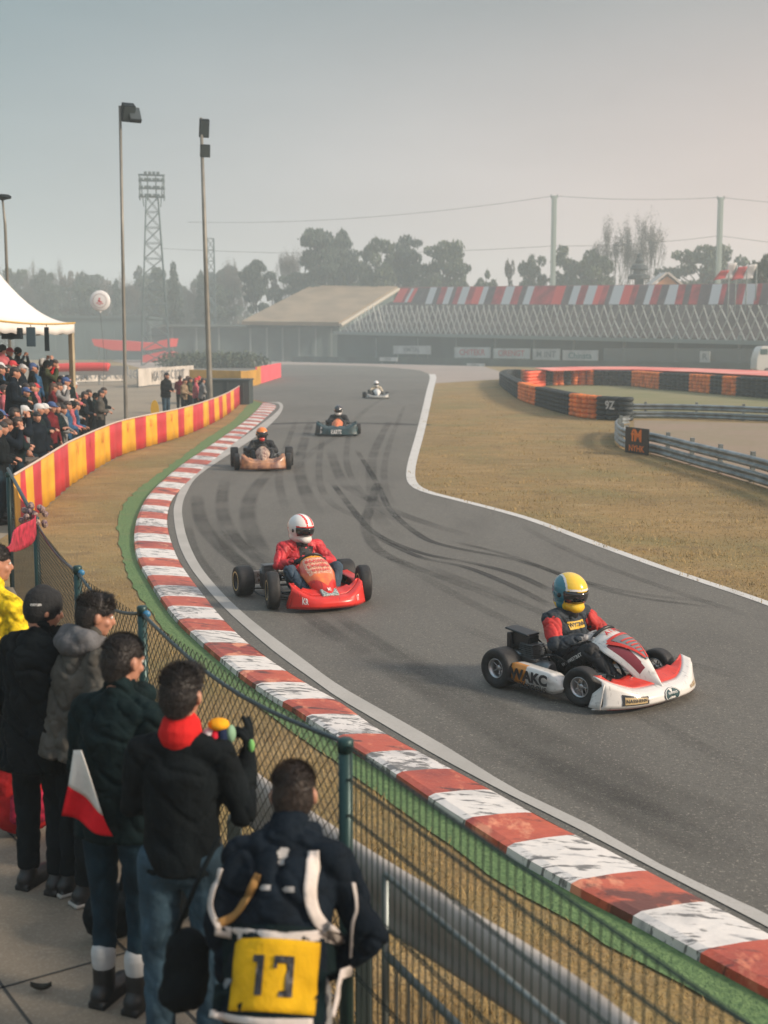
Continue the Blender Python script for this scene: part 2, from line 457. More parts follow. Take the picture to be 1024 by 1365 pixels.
sheet('sandy_yard', gp([(326, 534), (301, 555), (239, 584), (164, 606), (99, 644), (55, 683), (-60, 760), (-200, 720), (-300, 560), (-200, 500), (60, 484), (205, 495), (262, 512)]), 0.008, sandy)
infield = layered('worn_infield', (0.25, 0.18, 0.13), [(0.2, (1, 1, 1), 0.4, 0.65, (0.20, 0.17, 0.10), 0.8), (3, (1, 1, 1), 0.5, 0.7, (0.30, 0.23, 0.17), 0.5)], bump=(20, .4, .02))
sheet('bare_infield', gp([(845, 560), (1300, 572), (1300, 740), (1024, 652), (925, 622), (868, 605), (850, 595), (846, 580)]), 0.006, infield)
sheet('mown_infield', gp([(724, 513), (845, 514), (1024, 529), (1300, 540), (1300, 560), (838, 558), (770, 540), (712, 522)]), 0.006,
      layered('mown_grass', (0.20, 0.175, 0.085), [(0.3, (1, 1, 1), 0.4, 0.6, (0.15, 0.155, 0.06), 0.8)]))

paint_w = layered('line_paint', (0.56, 0.545, 0.52), [(1.2, (1, 1, 1), 0.52, 0.75, (0.36, 0.345, 0.32), 0.8), (30, (1, 1, 1), 0.52, 0.66, (0.42, 0.40, 0.37), 0.5)], rough=0.6, bump=(60, .3, .004))
conc = layered('edge_strip', (0.40, 0.385, 0.36), [(0.9, (1, 1, 1), 0.42, 0.7, (0.31, 0.30, 0.28), 0.9), (40, (1, 1, 1), 0.5, 0.66, (0.33, 0.31, 0.28), 0.6)], rough=0.7, bump=(60, .3, .004))
ribbon('track_edge_line', rA, rB, 0.017, paint_w)
ribbon('track_edge_strip', wl_s, [nearest_on(p, wr_s) for p in wl_s], 0.018, conc)
turf = layered('painted_turf', (0.115, 0.20, 0.075), [(2.0, (1, 1, 1), 0.4, 0.65, (0.13, 0.21, 0.08), 0.8), (25, (1, 1, 1), 0.45, 0.65, (0.05, 0.11, 0.04), 0.7),
                                                   (1.1, (1, 1, 1), 0.58, 0.75, (0.19, 0.17, 0.08), 0.8)], bump=(50, 1.0, .02))
gl = path_pts(smooth_pts(GL, 4), 0.25)
random.seed(3)
gl = [p + Vector((random.uniform(-1, 1), random.uniform(-1, 1), 0)) * 0.012 * min(4, p.y / 9) for p in gl]
ribbon('green_verge', gl, [nearest_on(p, KL) + (p - nearest_on(p, KL)).normalized() * -0.05 for p in gl], 0.010, turf)

# kerb: real raised kerb, blocks of red and white with their own wear
k_red = layered('kerb_red', (0.42, 0.072, 0.038), [(1.6, (1, 1, 1), 0.5, 0.68, (0.22, 0.030, 0.022), 0.9), (2.6, (1, 3, 1), 0.565, 0.62, (0.06, 0.022, 0.02), 0.85), (4, (2, 1, 1), 0.56, 0.66, (0.62, 0.20, 0.11), 0.8),
                                              (60, (1, 1, 1), 0.55, 0.65, (0.5, 0.16, 0.10), 0.5)], rough=0.45, bump=(6, .5, .03))
k_white = layered('kerb_white', (0.66, 0.63, 0.60), [(1.4, (1, 1, 1), 0.52, 0.66, (0.44, 0.43, 0.42), 0.9), (5, (1, 3.5, 1), 0.55, 0.60, (0.07, 0.07, 0.07), 0.85), (2.2, (1, 4, 1), 0.6, 0.68, (0.26, 0.26, 0.27), 0.8)], rough=0.5, bump=(6, .5, .03))
kr = [nearest_on(p, kr_s) for p in kl]
b = B(); L = 0; nxt = 0.30; red = True; rows = []
prof = [(0, 0.003), (0.02, 0.055), (0.12, 0.068), (0.55, 0.05), (0.9, 0.026), (1.0, 0.014)]
for i, p in enumerate(kl):
    q = kr[i]
    rows.append([b.bm.verts.new(Vector((*(p.lerp(q, t)).xy, z))) for t, z in prof])
Ls = [0]
for i in range(1, len(kl)): Ls.append(Ls[-1] + (kl[i] - kl[i - 1]).length)
s0 = next(Ls[i] for i in range(len(kl)) if kl[i].y > G(945, 1292).y)
bounds = []; s = s0; y = 6
while s < Ls[-1]:
    bounds.append(s); j = next((i for i in range(len(Ls)) if Ls[i] >= s), len(kl) - 1); y = kl[j].y
    s += 0.5 if y < 9 else min(1.1, 0.5 + (y - 9) * 0.032)
s = s0
while s > 0: s -= 0.5; bounds.insert(0, s)
i0 = bounds.index(s0)
import bisect
for i in range(len(kl) - 1):
    k = bisect.bisect_right(bounds, (Ls[i] + Ls[i + 1]) / 2) - 1
    mi = 0 if (k - i0) % 2 == 0 else 1
    # the block at s0 .. going away from the camera is white
    mi = 1 - mi
    if (k * 7919 + 13) % 5 in (0, 2): mi += 2
    for j in range(len(prof) - 1): b.face([rows[i][j], rows[i + 1][j], rows[i + 1][j + 1], rows[i][j + 1]], mi)
k_red2 = layered('kerb_red_worn', (0.47, 0.095, 0.05), [(1.0, (1, 1, 1), 0.45, 0.62, (0.27, 0.035, 0.025), 0.9), (1.5, (1, 2, 1), 0.52, 0.58, (0.05, 0.025, 0.022), 0.8), (2.5, (2, 1, 1), 0.55, 0.62, (0.70, 0.28, 0.16), 0.8)], rough=0.45, bump=(5, .6, .04))
k_white2 = layered('kerb_white_worn', (0.62, 0.59, 0.57), [(1.0, (1, 1, 1), 0.48, 0.6, (0.36, 0.35, 0.35), 0.9), (9, (1, 2, 1), 0.50, 0.54, (0.06, 0.06, 0.06), 0.8), (1.6, (1, 1, 1), 0.55, 0.56, (0.62, 0.59, 0.57), 1.0)], rough=0.5, bump=(5, .6, .04))
for f in b.bm.faces: pass
ko = b.obj('striped_kerb', [k_red, k_white, k_red2, k_white2], smooth=False); ko['kind'] = 'structure'
# (block index even -> material 1 = white, odd -> red)

# tyre marks: thin worn rubber films
rub = bpy.data.materials.new('rubber_film'); rub.use_nodes = True; n = rub.node_tree; bs = n.nodes['Principled BSDF']
bs.inputs['Base Color'].default_value = (0.035, 0.033, 0.03, 1); bs.inputs['Roughness'].default_value = 0.7
at = n.nodes.new('ShaderNodeAttribute'); at.attribute_name = 'wear'
tc = n.nodes.new('ShaderNodeTexCoord'); ns = n.nodes.new('ShaderNodeTexNoise'); ns.inputs['Scale'].default_value = 0.7; ns.inputs['Detail'].default_value = 6
n.links.new(tc.outputs['Object'], ns.inputs['Vector'])
mr = n.nodes.new('ShaderNodeMapRange'); mr.inputs[1].default_value = 0.25; mr.inputs[2].default_value = 0.6; n.links.new(ns.outputs[0], mr.inputs[0])
mm = n.nodes.new('ShaderNodeMath'); mm.operation = 'MULTIPLY'; n.links.new(at.outputs['Fac'], mm.inputs[0]); n.links.new(mr.outputs[0], mm.inputs[1])
n.links.new(mm.outputs[0], bs.inputs['Alpha'])
marks = [  # pixel path of the mark on the ground, width in metres, strength
    ([(440, 640), (470, 680), (500, 712), (560, 738), (630, 752), (690, 768), (753, 797), (800, 806)], 0.16, 0.85),
    ([(500, 716), (560, 744), (620, 757), (680, 781), (738, 811)], 0.15, 0.8),
    ([(505, 640), (492, 680), (488, 705), (505, 735), (560, 760), (640, 790), (700, 815)], 0.22, 0.5),
    ([(475, 600), (500, 640), (520, 680), (560, 715), (600, 730), (690, 748), (790, 780), (880, 797), (990, 806)], 0.16, 0.75),
    ([(600, 722), (680, 742), (760, 772), (840, 796), (960, 812)], 0.14, 0.55),
    ([(262, 660), (270, 700), (300, 735), (345, 770), (380, 800)], 0.3, 0.45),
    ([(300, 640), (296, 680), (315, 720), (370, 760)], 0.3, 0.4),
    ([(400, 600), (350, 640), (330, 680), (345, 730), (372, 760)], 0.35, 0.4),
    ([(415, 560), (400, 610), (405, 650), (425, 690)], 0.35, 0.4),
    ([(440, 600), (455, 640), (480, 660), (545, 690), (640, 720)], 0.3, 0.35),
    ([(520, 560), (500, 600), (495, 640), (505, 690), (540, 720)], 0.3, 0.35),
    ([(640, 990), (760, 1040), (900, 1110), (1024, 1160)], 0.5, 0.25),
    ([(420, 830), (560, 900), (700, 985), (860, 1060), (1040, 1120)], 0.7, 0.28),
    ([(395, 560), (380, 600), (372, 640), (385, 690)], 0.22, 0.30), ([(430, 585), (425, 630), (440, 670), (500, 700)], 0.2, 0.30), ([(470, 560), (462, 600), (470, 640), (520, 690), (600, 715)], 0.2, 0.28),
    ([(540, 540), (520, 590), (512, 640), (530, 690)], 0.2, 0.25), ([(280, 690), (310, 740), (370, 790), (450, 850), (560, 920)], 0.25, 0.28), ([(300, 700), (345, 750), (420, 800), (520, 870), (640, 940)], 0.22, 0.24),
    ([(505, 735), (600, 790), (700, 840), (850, 900), (1000, 950)], 0.2, 0.24), ([(560, 752), (680, 800), (800, 850), (1000, 910)], 0.2, 0.28), ([(690, 700), (780, 745), (900, 790), (1024, 830)], 0.18, 0.25),
    ([(530, 520), (490, 545), (460, 575), (420, 600), (380, 640)], 0.3, 0.22), ([(250, 700), (262, 740), (300, 790)], 0.18, 0.35), ([(600, 830), (760, 900), (900, 980), (1024, 1040)], 0.2, 0.2),
    ([(350, 566), (420, 564), (500, 565), (572, 567)], 0.9, 1.6),
]
mv, mf, mw = [], [], []
for pts, wd, k in marks:
    c = path_pts(smooth_pts(gp(pts), 5), 0.15); n0 = len(mv)
    for i, p in enumerate(c):
        t = (c[min(i + 1, len(c) - 1)] - c[max(i - 1, 0)]).normalized(); nn = Vector((t.y, -t.x, 0))
        e = min(1, i / (len(c) * .12 + 1), (len(c) - 1 - i) / (len(c) * .12 + 1))
        if k > 1: e = 1
        for u, a in ((-.5, 0), (-.3, .9), (0, .75), (.3, .9), (.5, 0)):
            v = p + nn * u * wd; mv.append((v.x, v.y, 0.0155)); mw.append(a * k * e)
    for i in range(len(c) - 1):
        for j in range(4):
            a = n0 + i * 5 + j; mf.append((a, a + 1, a + 6, a + 5))
me = bpy.data.meshes.new('tyre_marks'); me.from_pydata(mv, [], mf)
a = me.attributes.new('wear', 'FLOAT', 'POINT'); a.data.foreach_set('value', mw); me.materials.append(rub)
link('tyre_marks', me)['kind'] = 'structure'

# pavement where the foreground spectators stand
pave = layered('pavement_concrete', (0.19, 0.155, 0.115), [(0.8, (1, 1, 1), 0.4, 0.65, (0.145, 0.12, 0.09), 0.9), (6, (1, 1, 1), 0.56, 0.72, (0.13, 0.11, 0.09), 0.6), (70, (1, 1, 1), 0.5, 0.65, (0.28, 0.25, 0.2), 0.5)], rough=.8, bump=(80, .4, .004))
seam_m = M('seam_joint', (0.03, 0.03, 0.028), 0.9)
FA = Vector((0.95, 2.75, 0)); FP = Vector((-0.156, 5.0, 0))
fdir = (Vector((-1.45, 7.5, 0)) - FP).normalized()
sheet('pavement', [(1.05, 2.0), (0.86, 2.93), (-0.10, 5.0), (-1.40, 7.5), (-2.12, 8.9), (-3.12, 11.5), (-4.6, 15.6), (-9, 16), (-9, 1.5)], 0.02, pave)
seams = B()
def seam(a, b2):
    a, b2 = Vector((*a, 0.023)), Vector((*b2, 0.023)); t = (b2 - a).normalized() * 0.007; n_ = Vector((t.y, -t.x, 0))
    seams.poly([a + n_, b2 + n_, b2 - n_, a - n_])
o1 = G(0, 1102).xy; o2 = G(171, 1275).xy; d1 = (o2 - o1).normalized()
for k in range(-1, 5):
    off = Vector((d1.y, -d1.x)) * (0.62 * k)
    seam(o1 + off - d1 * 4, o1 + off + d1 * 6)
for k in range(-3, 5):
    c = o2 + d1 * 2.4 * k
    seam(c - Vector((d1.y, -d1.x)) * .8 , c + Vector((d1.y, -d1.x)) * 4)
so = seams.obj('pavement_joints', seam_m); so['kind'] = 'structure'

# ------------------------------------------------------------------ dry grass blades
def inside(poly, x, y):
    c = np.zeros(len(x), bool); n_ = len(poly); j = n_ - 1
    for i in range(n_):
        xi, yi = poly[i][0], poly[i][1]; xj, yj = poly[j][0], poly[j][1]
        m = ((yi > y) != (yj > y)) & (x < (xj - xi) * (y - yi) / (yj - yi + 1e-12) + xi); c ^= m; j = i
    return c
gm = bpy.data.materials.new('dry_grass_blades'); gm.use_nodes = True; n = gm.node_tree; bs = n.nodes['Principled BSDF']; bs.inputs['Roughness'].default_value = .8
at = n.nodes.new('ShaderNodeAttribute'); at.attribute_name = 'tint'
cr = n.nodes.new('ShaderNodeValToRGB'); n.links.new(at.outputs['Fac'], cr.inputs[0])
cr.color_ramp.elements[0].color = (0.20, 0.13, 0.05, 1); cr.color_ramp.elements[1].color = (0.55, 0.40, 0.19, 1)
e = cr.color_ramp.elements.new(.45); e.color = (0.36, 0.25, 0.10, 1)
e = cr.color_ramp.elements.new(.6); e.color = (0.33, 0.235, 0.085, 1)
n.links.new(cr.outputs[0], bs.inputs['Base Color'])
def grass(name, poly, n_, h, wd, seed, dens=None, mat=gm, label=None):
    r = np.random.default_rng(seed)
    xs = np.array([p[0] for p in poly]); ys = np.array([p[1] for p in poly])
    X = r.uniform(xs.min(), xs.max(), n_ * 4); Y = r.uniform(ys.min(), ys.max(), n_ * 4)
    if dens: 
        k = r.random(len(X)) < dens(X, Y); X, Y = X[k], Y[k]
    k = inside(poly, X, Y); X, Y = X[k][:n_], Y[k][:n_]; m = len(X)
    clump = 0.5 + 0.5 * np.sin(X * 2.1 + np.sin(Y * 1.7) * 2) * np.sin(Y * 2.6 + X)
    hh = h * r.uniform(.4, 1.1, m) * (0.6 + .6 * clump); a = r.uniform(0, 2 * np.pi, m); lean = r.uniform(.1, .9, m) * hh
    ww = wd * r.uniform(.6, 1.3, m)
    p0 = np.stack([X - np.cos(a) * ww, Y - np.sin(a) * ww, np.zeros(m)], 1); p1 = np.stack([X + np.cos(a) * ww, Y + np.sin(a) * ww, np.zeros(m)], 1)
    b_ = r.uniform(0, 2 * np.pi, m); p2 = np.stack([X + np.cos(b_) * lean, Y + np.sin(b_) * lean, hh], 1)
    v = np.stack([p0, p1, p2], 1).reshape(-1, 3)
    me = bpy.data.meshes.new(name); me.vertices.add(m * 3); me.vertices.foreach_set('co', v.ravel())
    me.loops.add(m * 3); me.loops.foreach_set('vertex_index', np.arange(m * 3)); me.polygons.add(m); me.polygons.foreach_set('loop_start', np.arange(m) * 3); me.polygons.foreach_set('loop_total', np.full(m, 3))
    me.update(); t = np.repeat(np.clip(r.normal(.45, .25, m), 0, 1), 3)
    at_ = me.attributes.new('tint', 'FLOAT', 'POINT'); at_.data.foreach_set('value', t.astype(np.float32)); me.materials.append(mat)
    o = link(name, me); tag(o, label, None, None, 'stuff'); return o
fence_line = [(0.86, 2.93), (-0.10, 5.0), (-1.40, 7.5), (-2.12, 8.9), (-3.12, 11.5)]
bank = gp([(55, 683), (99, 644), (164, 606), (239, 584), (301, 555), (326, 534)])
poly = [(2.2, 2.6)] + [tuple(p.xy) for p in gl if p.y < 70] + [tuple(p.xy) for p in bank[::-1]] + fence_line[::-1]
grass('dry_grass', poly, 170000, 0.05, 0.003, 1, lambda x, y: np.clip(7.5 / y, 0, 1) ** 2, label='dry yellow brown grass of the verge between fence, banner and kerb')
poly2 = [tuple(p.xy) for p in rB if 12 < p.y < 70] 
poly2 = poly2 + [tuple(G(x, y_).xy) for x, y_ in ((668, 511), (697, 534), (767, 556), (838, 563), (822, 592), (868, 606), (1024, 651), (1200, 720))]
gpoly = [(2.2, 2.6)] + [tuple(p.xy) for p in gl if p.y < 16] + [(-3.4, 12)] + fence_line[::-1][1:]
grass('grass_tufts', gpoly, 26000, 0.085, 0.0035, 5, lambda x, y: np.clip(np.sin(x * 3.3 + np.sin(y * 2.9) * 2) * np.sin(y * 3.7 + x * 1.3) * 1.6 - .25, 0, 1) * np.clip(7 / y, 0, 1), label='longer straw coloured tufts between the wire fence and the green verge')
grass('grass_tufts', poly2, 26000, 0.085, 0.008, 6, lambda x, y: np.clip(np.sin(x * 2.3 + np.sin(y * 1.9) * 2) * np.sin(y * 1.7 + x * 1.3) * 1.6 - .3, 0, 1) * np.clip(18 / y, 0, 1), label='coarser straw tufts scattered over the grass inside the right hand bend')
grass('dry_grass', poly2, 120000, 0.032, 0.006, 2, lambda x, y: np.clip(14 / y, 0, 1) ** 2, label='dry yellow grass inside the right hand bend')
# ================================================================== FENCE, BARRIERS, BANNERS
post_m = M('post_green', (0.012, 0.045, 0.045), 0.4, 0.3, bump=(30, .1))
wire_m = M('fence_wire', (0.022, 0.045, 0.042), 0.45, 0.4)
chain_m = M('chain_wire', (0.03, 0.034, 0.03), 0.5, 0.5)
galv = M('galvanised', (0.22, 0.25, 0.25), 0.45, 0.6, noise=(3, .3))
screen_m = M('windscreen_mesh', (0.035, 0.045, 0.04), 0.9, alpha=0.72)

def frame_pts(a, b2):
    a, b2 = Vector((*a, 0)), Vector((*b2, 0)); return a, b2, (b2 - a).length, (b2 - a).normalized()
def clip_diag(Lx, H, c, sgn):
    # line z = sgn*x + c clipped to [0,Lx]x[0,H]
    pts = []
    for x in (0, Lx):
        z = sgn * x + c
        if 0 <= z <= H: pts.append((x, z))
    for z in (0, H):
        x = (z - c) / sgn
        if 0 < x < Lx: pts.append((x, z))
    return pts[:2] if len(pts) >= 2 else None
def chain_panel(parent, a, b2, h0, h1, sp=0.07, r=0.0025):
    A, Bq, L, d = frame_pts(a, b2); b = B(); H = max(h0, h1)
    c = -L
    while c < H + L:
        for sg in (1, -1):
            q = clip_diag(L, H, c if sg == 1 else c, sg)
            if q and (Vector(q[0]) - Vector(q[1])).length > .02:
                f = lambda x, z: A + d * x + Vector((0, 0, 0.04 + z * (lerp(h0, h1, x / L) - .04) / H))
                b.tube([f(*q[0]), f(*q[1])], r, 3, cap=False)
        c += sp
    return b.obj('chain_link_mesh', chain_m, parent, fix=False)
HPOST = 1.415
posts = [(-0.156, 5.0), (-1.45, 7.5), (-2.17, 8.9), (-3.17, 11.5), (-4.62, 15.6)]
fence = empty('perimeter_fence', (*posts[0], 0), 0, 'dark green wire fence with posts running between the standing spectators and the dry grass', 'fence')
inv = Matrix.Translation((-posts[0][0], -posts[0][1], 0))
def fadd(o):
    o.location = Vector(o.location) - Vector((*posts[0], 0)); return o
for i, p in enumerate(posts):
    r = 0.030 if i in (0, ) else 0.028
    h = HPOST + (0.0 if i == 0 else 0.03)
    b = B(); b.cyl((*p, 0), (*p, h), r, seg=14)
    b.lathe([(r + .003, h - .05), (r + .004, h), (r * .8, h + .008), (0.0001, h + .01)], (*p, 0), seg=14)
    fadd(b.obj('post', post_m, fence, smooth=True, bevel=0))
for i in range(1, 4):
    a, b2 = posts[i - 1], posts[i]
    fadd(chain_panel(fence, a, b2, HPOST - .03, HPOST - .03))
    A, Bq, L, d = frame_pts(a, b2)
    pts = [A + d * L * t + Vector((0, 0, HPOST - .01 - .10 * math.sin(math.pi * t) * (1 if i < 3 else .6))) for t in [k / 10 for k in range(11)]]
    b = B(); b.tube(pts, 0.011, 8); fadd(b.obj('top_rail', M('rail_blue_grey', (0.06, 0.085, 0.095), .5, .3), fence, smooth=True))
# screened span
for (a, b2) in ((posts[3], posts[4]),):
    A, Bq, L, d = frame_pts(a, b2)
    nn = Vector((d.y, -d.x, 0))
    b = B(); b.grid(lambda u, v: A + d * L * u + Vector((0, 0, .05 + v * (HPOST - .07))) + nn * .012 * math.sin(u * 17 + v * 3), 24, 8)
    fadd(b.obj('shade_screen', screen_m, fence, smooth=True))
    b = B(); b.tube([A + Vector((0, 0, HPOST)), Bq + Vector((0, 0, HPOST + .08))], .02, 8); fadd(b.obj('top_rail', MATS['rail_blue_grey'], fence, smooth=True))
# blue clamp caps seen on two posts
for (px, Y, x, y) in ((0, 0, -1.45, 7.5), (0, 0, -2.17, 8.9)):
    b = B(); b.ell((x + .03, y - .02, HPOST - .01), (.026, .02, .024)); fadd(b.obj('clamp', M('clamp_blue', (0.03, 0.16, 0.30), .4), fence, smooth=True))
# welded panel right of the near post
A, Bq = Vector((*posts[0], 0)), Vector((0.98, 2.62, 0)); L = (Bq - A).length; d = (Bq - A).normalized()
b = B(); n_ = int(L / 0.05)
for k in range(1, n_):
    p = A + d * L * k / n_; b.tube([p + Vector((0, 0, .05)), p + Vector((0, 0, HPOST - .015))], .0028, 5, cap=False)
for z in (1.395, 1.26, 1.11, .78, .45, .1):
    for s in (-1, 1):
        o_ = Vector((d.y, -d.x, 0)) * .006 * s
        b.tube([A + o_ + Vector((0, 0, z)), Bq + o_ + Vector((0, 0, z))], .0034, 5)
fadd(b.obj('wire_panel', wire_m, fence, smooth=True, fix=False))
# steel crowd barrier leaning along the fence (two grey rails with uprights)
cb = empty('crowd_barrier', (0.3, 4.0, 0), 0, 'grey steel tube crowd barrier along the wire fence beside the spectator with number 17', 'barrier')
nn = Vector((d.y, -d.x, 0)) * -0.06
A2, B2 = A + nn + d * .25, A + nn + d * 2.55
b = B()
for z, r in ((.93, .013), (.60, .016), (.12, .013)): b.tube([A2 + Vector((0, 0, z)), B2 + Vector((0, 0, z))], r, 8)
for o_ in (A2, B2): b.tube([o_, o_ + Vector((0, 0, .93))], .016, 8)
o = b.obj('rail', galv, cb, smooth=True); o.location = (-0.3, -4.0, 0)
b = B()
for k in range(1, 22):
    p = A2.lerp(B2, k / 22); b.tube([p + Vector((0, 0, .12)), p + Vector((0, 0, .60))], .006, 6, cap=False)
o = b.obj('upright', galv, cb, smooth=True); o.location = (-0.3, -4.0, 0)

# white guard rail on posts just outside the fence
gw = M('guard_white', (0.36, 0.33, 0.30), 0.55, noise=(4, .25), bump=(12, .3))
gr = empty('guard_rail', (-0.09, 5.28, 0), 0, 'white guard rail on short posts just beyond the wire fence', 'guard rail')
gpath = [Vector((x, y, 0)) for x, y in ((1.35, 2.6), (0.98, 3.4), (0.60, 4.23), (-0.09, 5.28), (-0.66, 6.25), (-0.80, 6.55))]
gpath = smooth_pts(gpath, 5)
prof = [(0.0, .55), (.015, .555), (.02, .58), (.012, .61), (.012, .65), (.03, .70), (.034, .76), (.022, .805), (.0, .825), (-.03, .83), (-.045, .82), (-.05, .80)]
def sweep(b, line, prof, mi=0, side=1):
    rows = []
    for i, p in enumerate(line):
        t = (line[min(i + 1, len(line) - 1)] - line[max(i - 1, 0)]).normalized(); nn = Vector((t.y, -t.x, 0)) * side
        rows.append([b.bm.verts.new(p + nn * o_ + Vector((0, 0, z))) for o_, z in prof])
    for i in range(len(rows) - 1):
        for j in range(len(prof) - 1): b.face([rows[i][j], rows[i + 1][j], rows[i + 1][j + 1], rows[i][j + 1]], mi)
b = B(); sweep(b, gpath, prof, side=-1); o = b.obj('rail', gw, gr, smooth=True, solid=.006, fix=True); o.location = (0.09, -5.28, 0)
for k in range(0, len(gpath), 5):
    p = gpath[k]; b = B(); b.box((p.x - .0, p.y, .2), (.07, .09, .4 + .2), mi=0); o = b.obj('post', M('post_dark', (.03, .045, .045), .6), gr, bevel=.006); o.location = (0.09, -5.28, 0)

# ---- striped banner barrier on the left
ban_r = M('banner_red', (0.50, 0.030, 0.040), .55, noise=(1.2, .2), bump=(5, .25)); ban_y = M('banner_yellow', (0.72, 0.36, 0.022), .55, noise=(1.5, .2), bump=(5, .25))
ban_p = M('banner_pink', (0.80, 0.10, 0.13), .55, noise=(1, .2)); ban_o = M('banner_orange', (0.52, 0.27, 0.03), .6, noise=(.8, .2))
bot = gp([(22, 712), (55, 683), (85, 656), (99, 645), (137, 621), (164, 607), (202, 595), (239, 584), (273, 570), (301, 555), (318, 541), (326, 533)])
bl = path_pts(smooth_pts(bot, 6), 0.12)
def pxof(p):
    v = p - Vector((0, 0, HC)); z = v.dot(FW); return 512 + v.x / z * 1700
stripes = [(-99, 1), (29, 0), (35, 1), (45, 0), (56, 1), (74, 0), (92, 1), (115, 0), (128, 1), (147, 0), (163, 1), (180, 0), (195, 1), (209, 0), (222, 1), (237, 0), (246, 1), (258, 0), (271, 1), (278, 0), (286, 1), (292, 0), (297, 1), (302, 0), (308, 1), (312, 0)]
def colr(x):
    m = 0
    for s_, c_ in stripes:
        if x >= s_: m = c_
    return m
bn = empty('striped_banner_barrier', bl[0], 0, 'long waist high barrier with vertical red and yellow stripes in front of the crowd', 'barrier')
b = B(); rows = []
random.seed(5)
for i, p in enumerate(bl):
    t = (bl[min(i + 1, len(bl) - 1)] - bl[max(i - 1, 0)]).normalized(); nn = Vector((t.y, -t.x, 0))
    w_ = .02 * math.sin(i * .9) + .01 * math.sin(i * 2.3)
    rows.append([b.bm.verts.new(p - bl[0] + nn * (w_ * (1 - z)) + Vector((0, 0, .02 + z * .93 + .012 * math.sin(i * .7) * z))) for z in (0, .33, .66, 1)])
for i in range(len(rows) - 1):
    c_ = colr(pxof(bl[i]))
    for j in range(3): b.face([rows[i][j], rows[i + 1][j], rows[i + 1][j + 1], rows[i][j + 1]], c_)
fab = b.obj('banner_fabric', [ban_r, ban_y], bn, smooth=True, solid=.02)
b = B(); b.tube([p - bl[0] + Vector((0, 0, .955)) for p in bl[::3]], .022, 6); b.obj('top_tube', M('tube_cream', (.55, .45, .38), .5), bn, smooth=True)
for k in range(6, len(bl), 26):
    b = B(); p = bl[k] - bl[0]; t = (bl[min(k + 1, len(bl) - 1)] - bl[k - 1]).normalized(); nn = Vector((-t.y, t.x, 0)) * .06
    b.cyl(p + nn, p + nn + Vector((0, 0, .93)), .025, seg=8); b.obj('post', post_m, bn, smooth=True)
# drip shaped marks on the yellow stripes
b = B()
for px, sc_, ch in ((122, 1, 'V'), (137, .9, 'U'), (171, 1, 'V'), (202, .8, 'U'), (229, 1, 'V'), (252, .8, 'U'), (104, 1.1, 'V')):
    i = min(range(len(bl)), key=lambda k: abs(pxof(bl[k]) - px)); i = min(max(i, 2), len(bl) - 3)
    p = bl[i] - bl[0]; t = (bl[i + 2] - bl[i - 2]).normalized(); nn = Vector((t.y, -t.x, 0)) * .03
    text_on(b, ch, .42 * sc_, lambda x, y, p=p, t=t, nn=nn: p + nn + t * x + Vector((0, 0, .70 + y)), .0, sx=.9)
b.obj('lettering', M('mark_red', (.60, .10, .03), .6), bn, fix=False)

# second banner run further up the track
far = empty('far_banner_barrier', G(340, 515), 0, 'orange then bright pink red barrier beyond the end of the striped one', 'barrier')
def wall_run(name, pts, h, mats, parent, th=.15, cols=None, step=1.0):
    o0 = parent.location if parent else Vector((0, 0, 0))
    b = B(); line = path_pts(pts, step); rows = []
    for i, p in enumerate(line):
        t = (line[min(i + 1, len(line) - 1)] - line[max(i - 1, 0)]).normalized(); nn = Vector((t.y, -t.x, 0)) * th / 2
        q = p - o0
        hh = h(i / (len(line) - 1)) if callable(h) else h
        rows.append([b.bm.verts.new(v) for v in (q + nn, q + nn + Vector((0, 0, hh)), q - nn + Vector((0, 0, hh)), q - nn)])
    for i in range(len(rows) - 1):
        mi = cols(i, line[i]) if cols else 0
        for j in range(3): b.face([rows[i][j], rows[i + 1][j], rows[i + 1][j + 1], rows[i][j + 1]], mi)
    b.face(rows[0], mi if cols else 0); b.face(rows[-1][::-1], mi if cols else 0)
    return b.obj(name, mats, parent)
wall_run('orange_wall', gp([(255, 513), (300, 515), (328, 516), (342, 513)]), 1.15, [ban_o], far, th=.3)
wall_run('pink_banner', gp([(342, 513), (358, 508), (374, 503)]), 1.35, [ban_p, ban_o], far, th=.12, cols=lambda i, p: 1 if pxof(p) < 346 else 0)
# white banner with writing
cloth_w = M('banner_cloth_white', (.52, .48, .43), .7, noise=(1, .2))
letter_k = M('letter_grey', (.12, .13, .14), .7)
def sign_wall(name, a, b2, h, z0, label, cat, txt, size, mat, lm=letter_k, th=.06, group=None, bold=.02, sx=1, posts_=True, wave=0.0):
    a, b2 = Vector(a), Vector(b2); a.z = b2.z = 0
    L = (b2 - a).length; d = (b2 - a).normalized(); nn = Vector((d.y, -d.x, 0))
    if nn.y > 0: nn = -nn
    r = empty(name, (a + b2) / 2, 0, label, cat, group); c = (a + b2) / 2
    b = B(); b.grid(lambda u, v: d * (u - .5) * L + nn * (wave * math.sin(u * 25)) + Vector((0, 0, z0 + v * h)), 24 if wave else 1, 1); b.obj('panel', mat, r, solid=th)
    if posts_:
        for s in (-.48, 0, .48):
            b = B(); q = d * s * L - nn * (th + .04); b.cyl(q, q + Vector((0, 0, z0 + h)), .05, seg=8); b.obj('post', galv, r, smooth=True)
    if txt:
        b = B(); text_on(b, txt, size, lambda x, y: d * x * (1 if d.x > 0 else -1) + nn * (wave + .025 + (.02 if wave else 0)) + Vector((0, 0, z0 + h * .5 + y)), bold, sx=sx); b.obj('lettering', lm, r, fix=False)
    return r
sign_wall('cloth_banner', G(184, 517), G(258, 509), 1.25, .1, 'cream cloth banner with dark writing behind the man in the black coat', 'banner', 'KARTING CIRCUIT', 1.0, cloth_w, wave=.12)
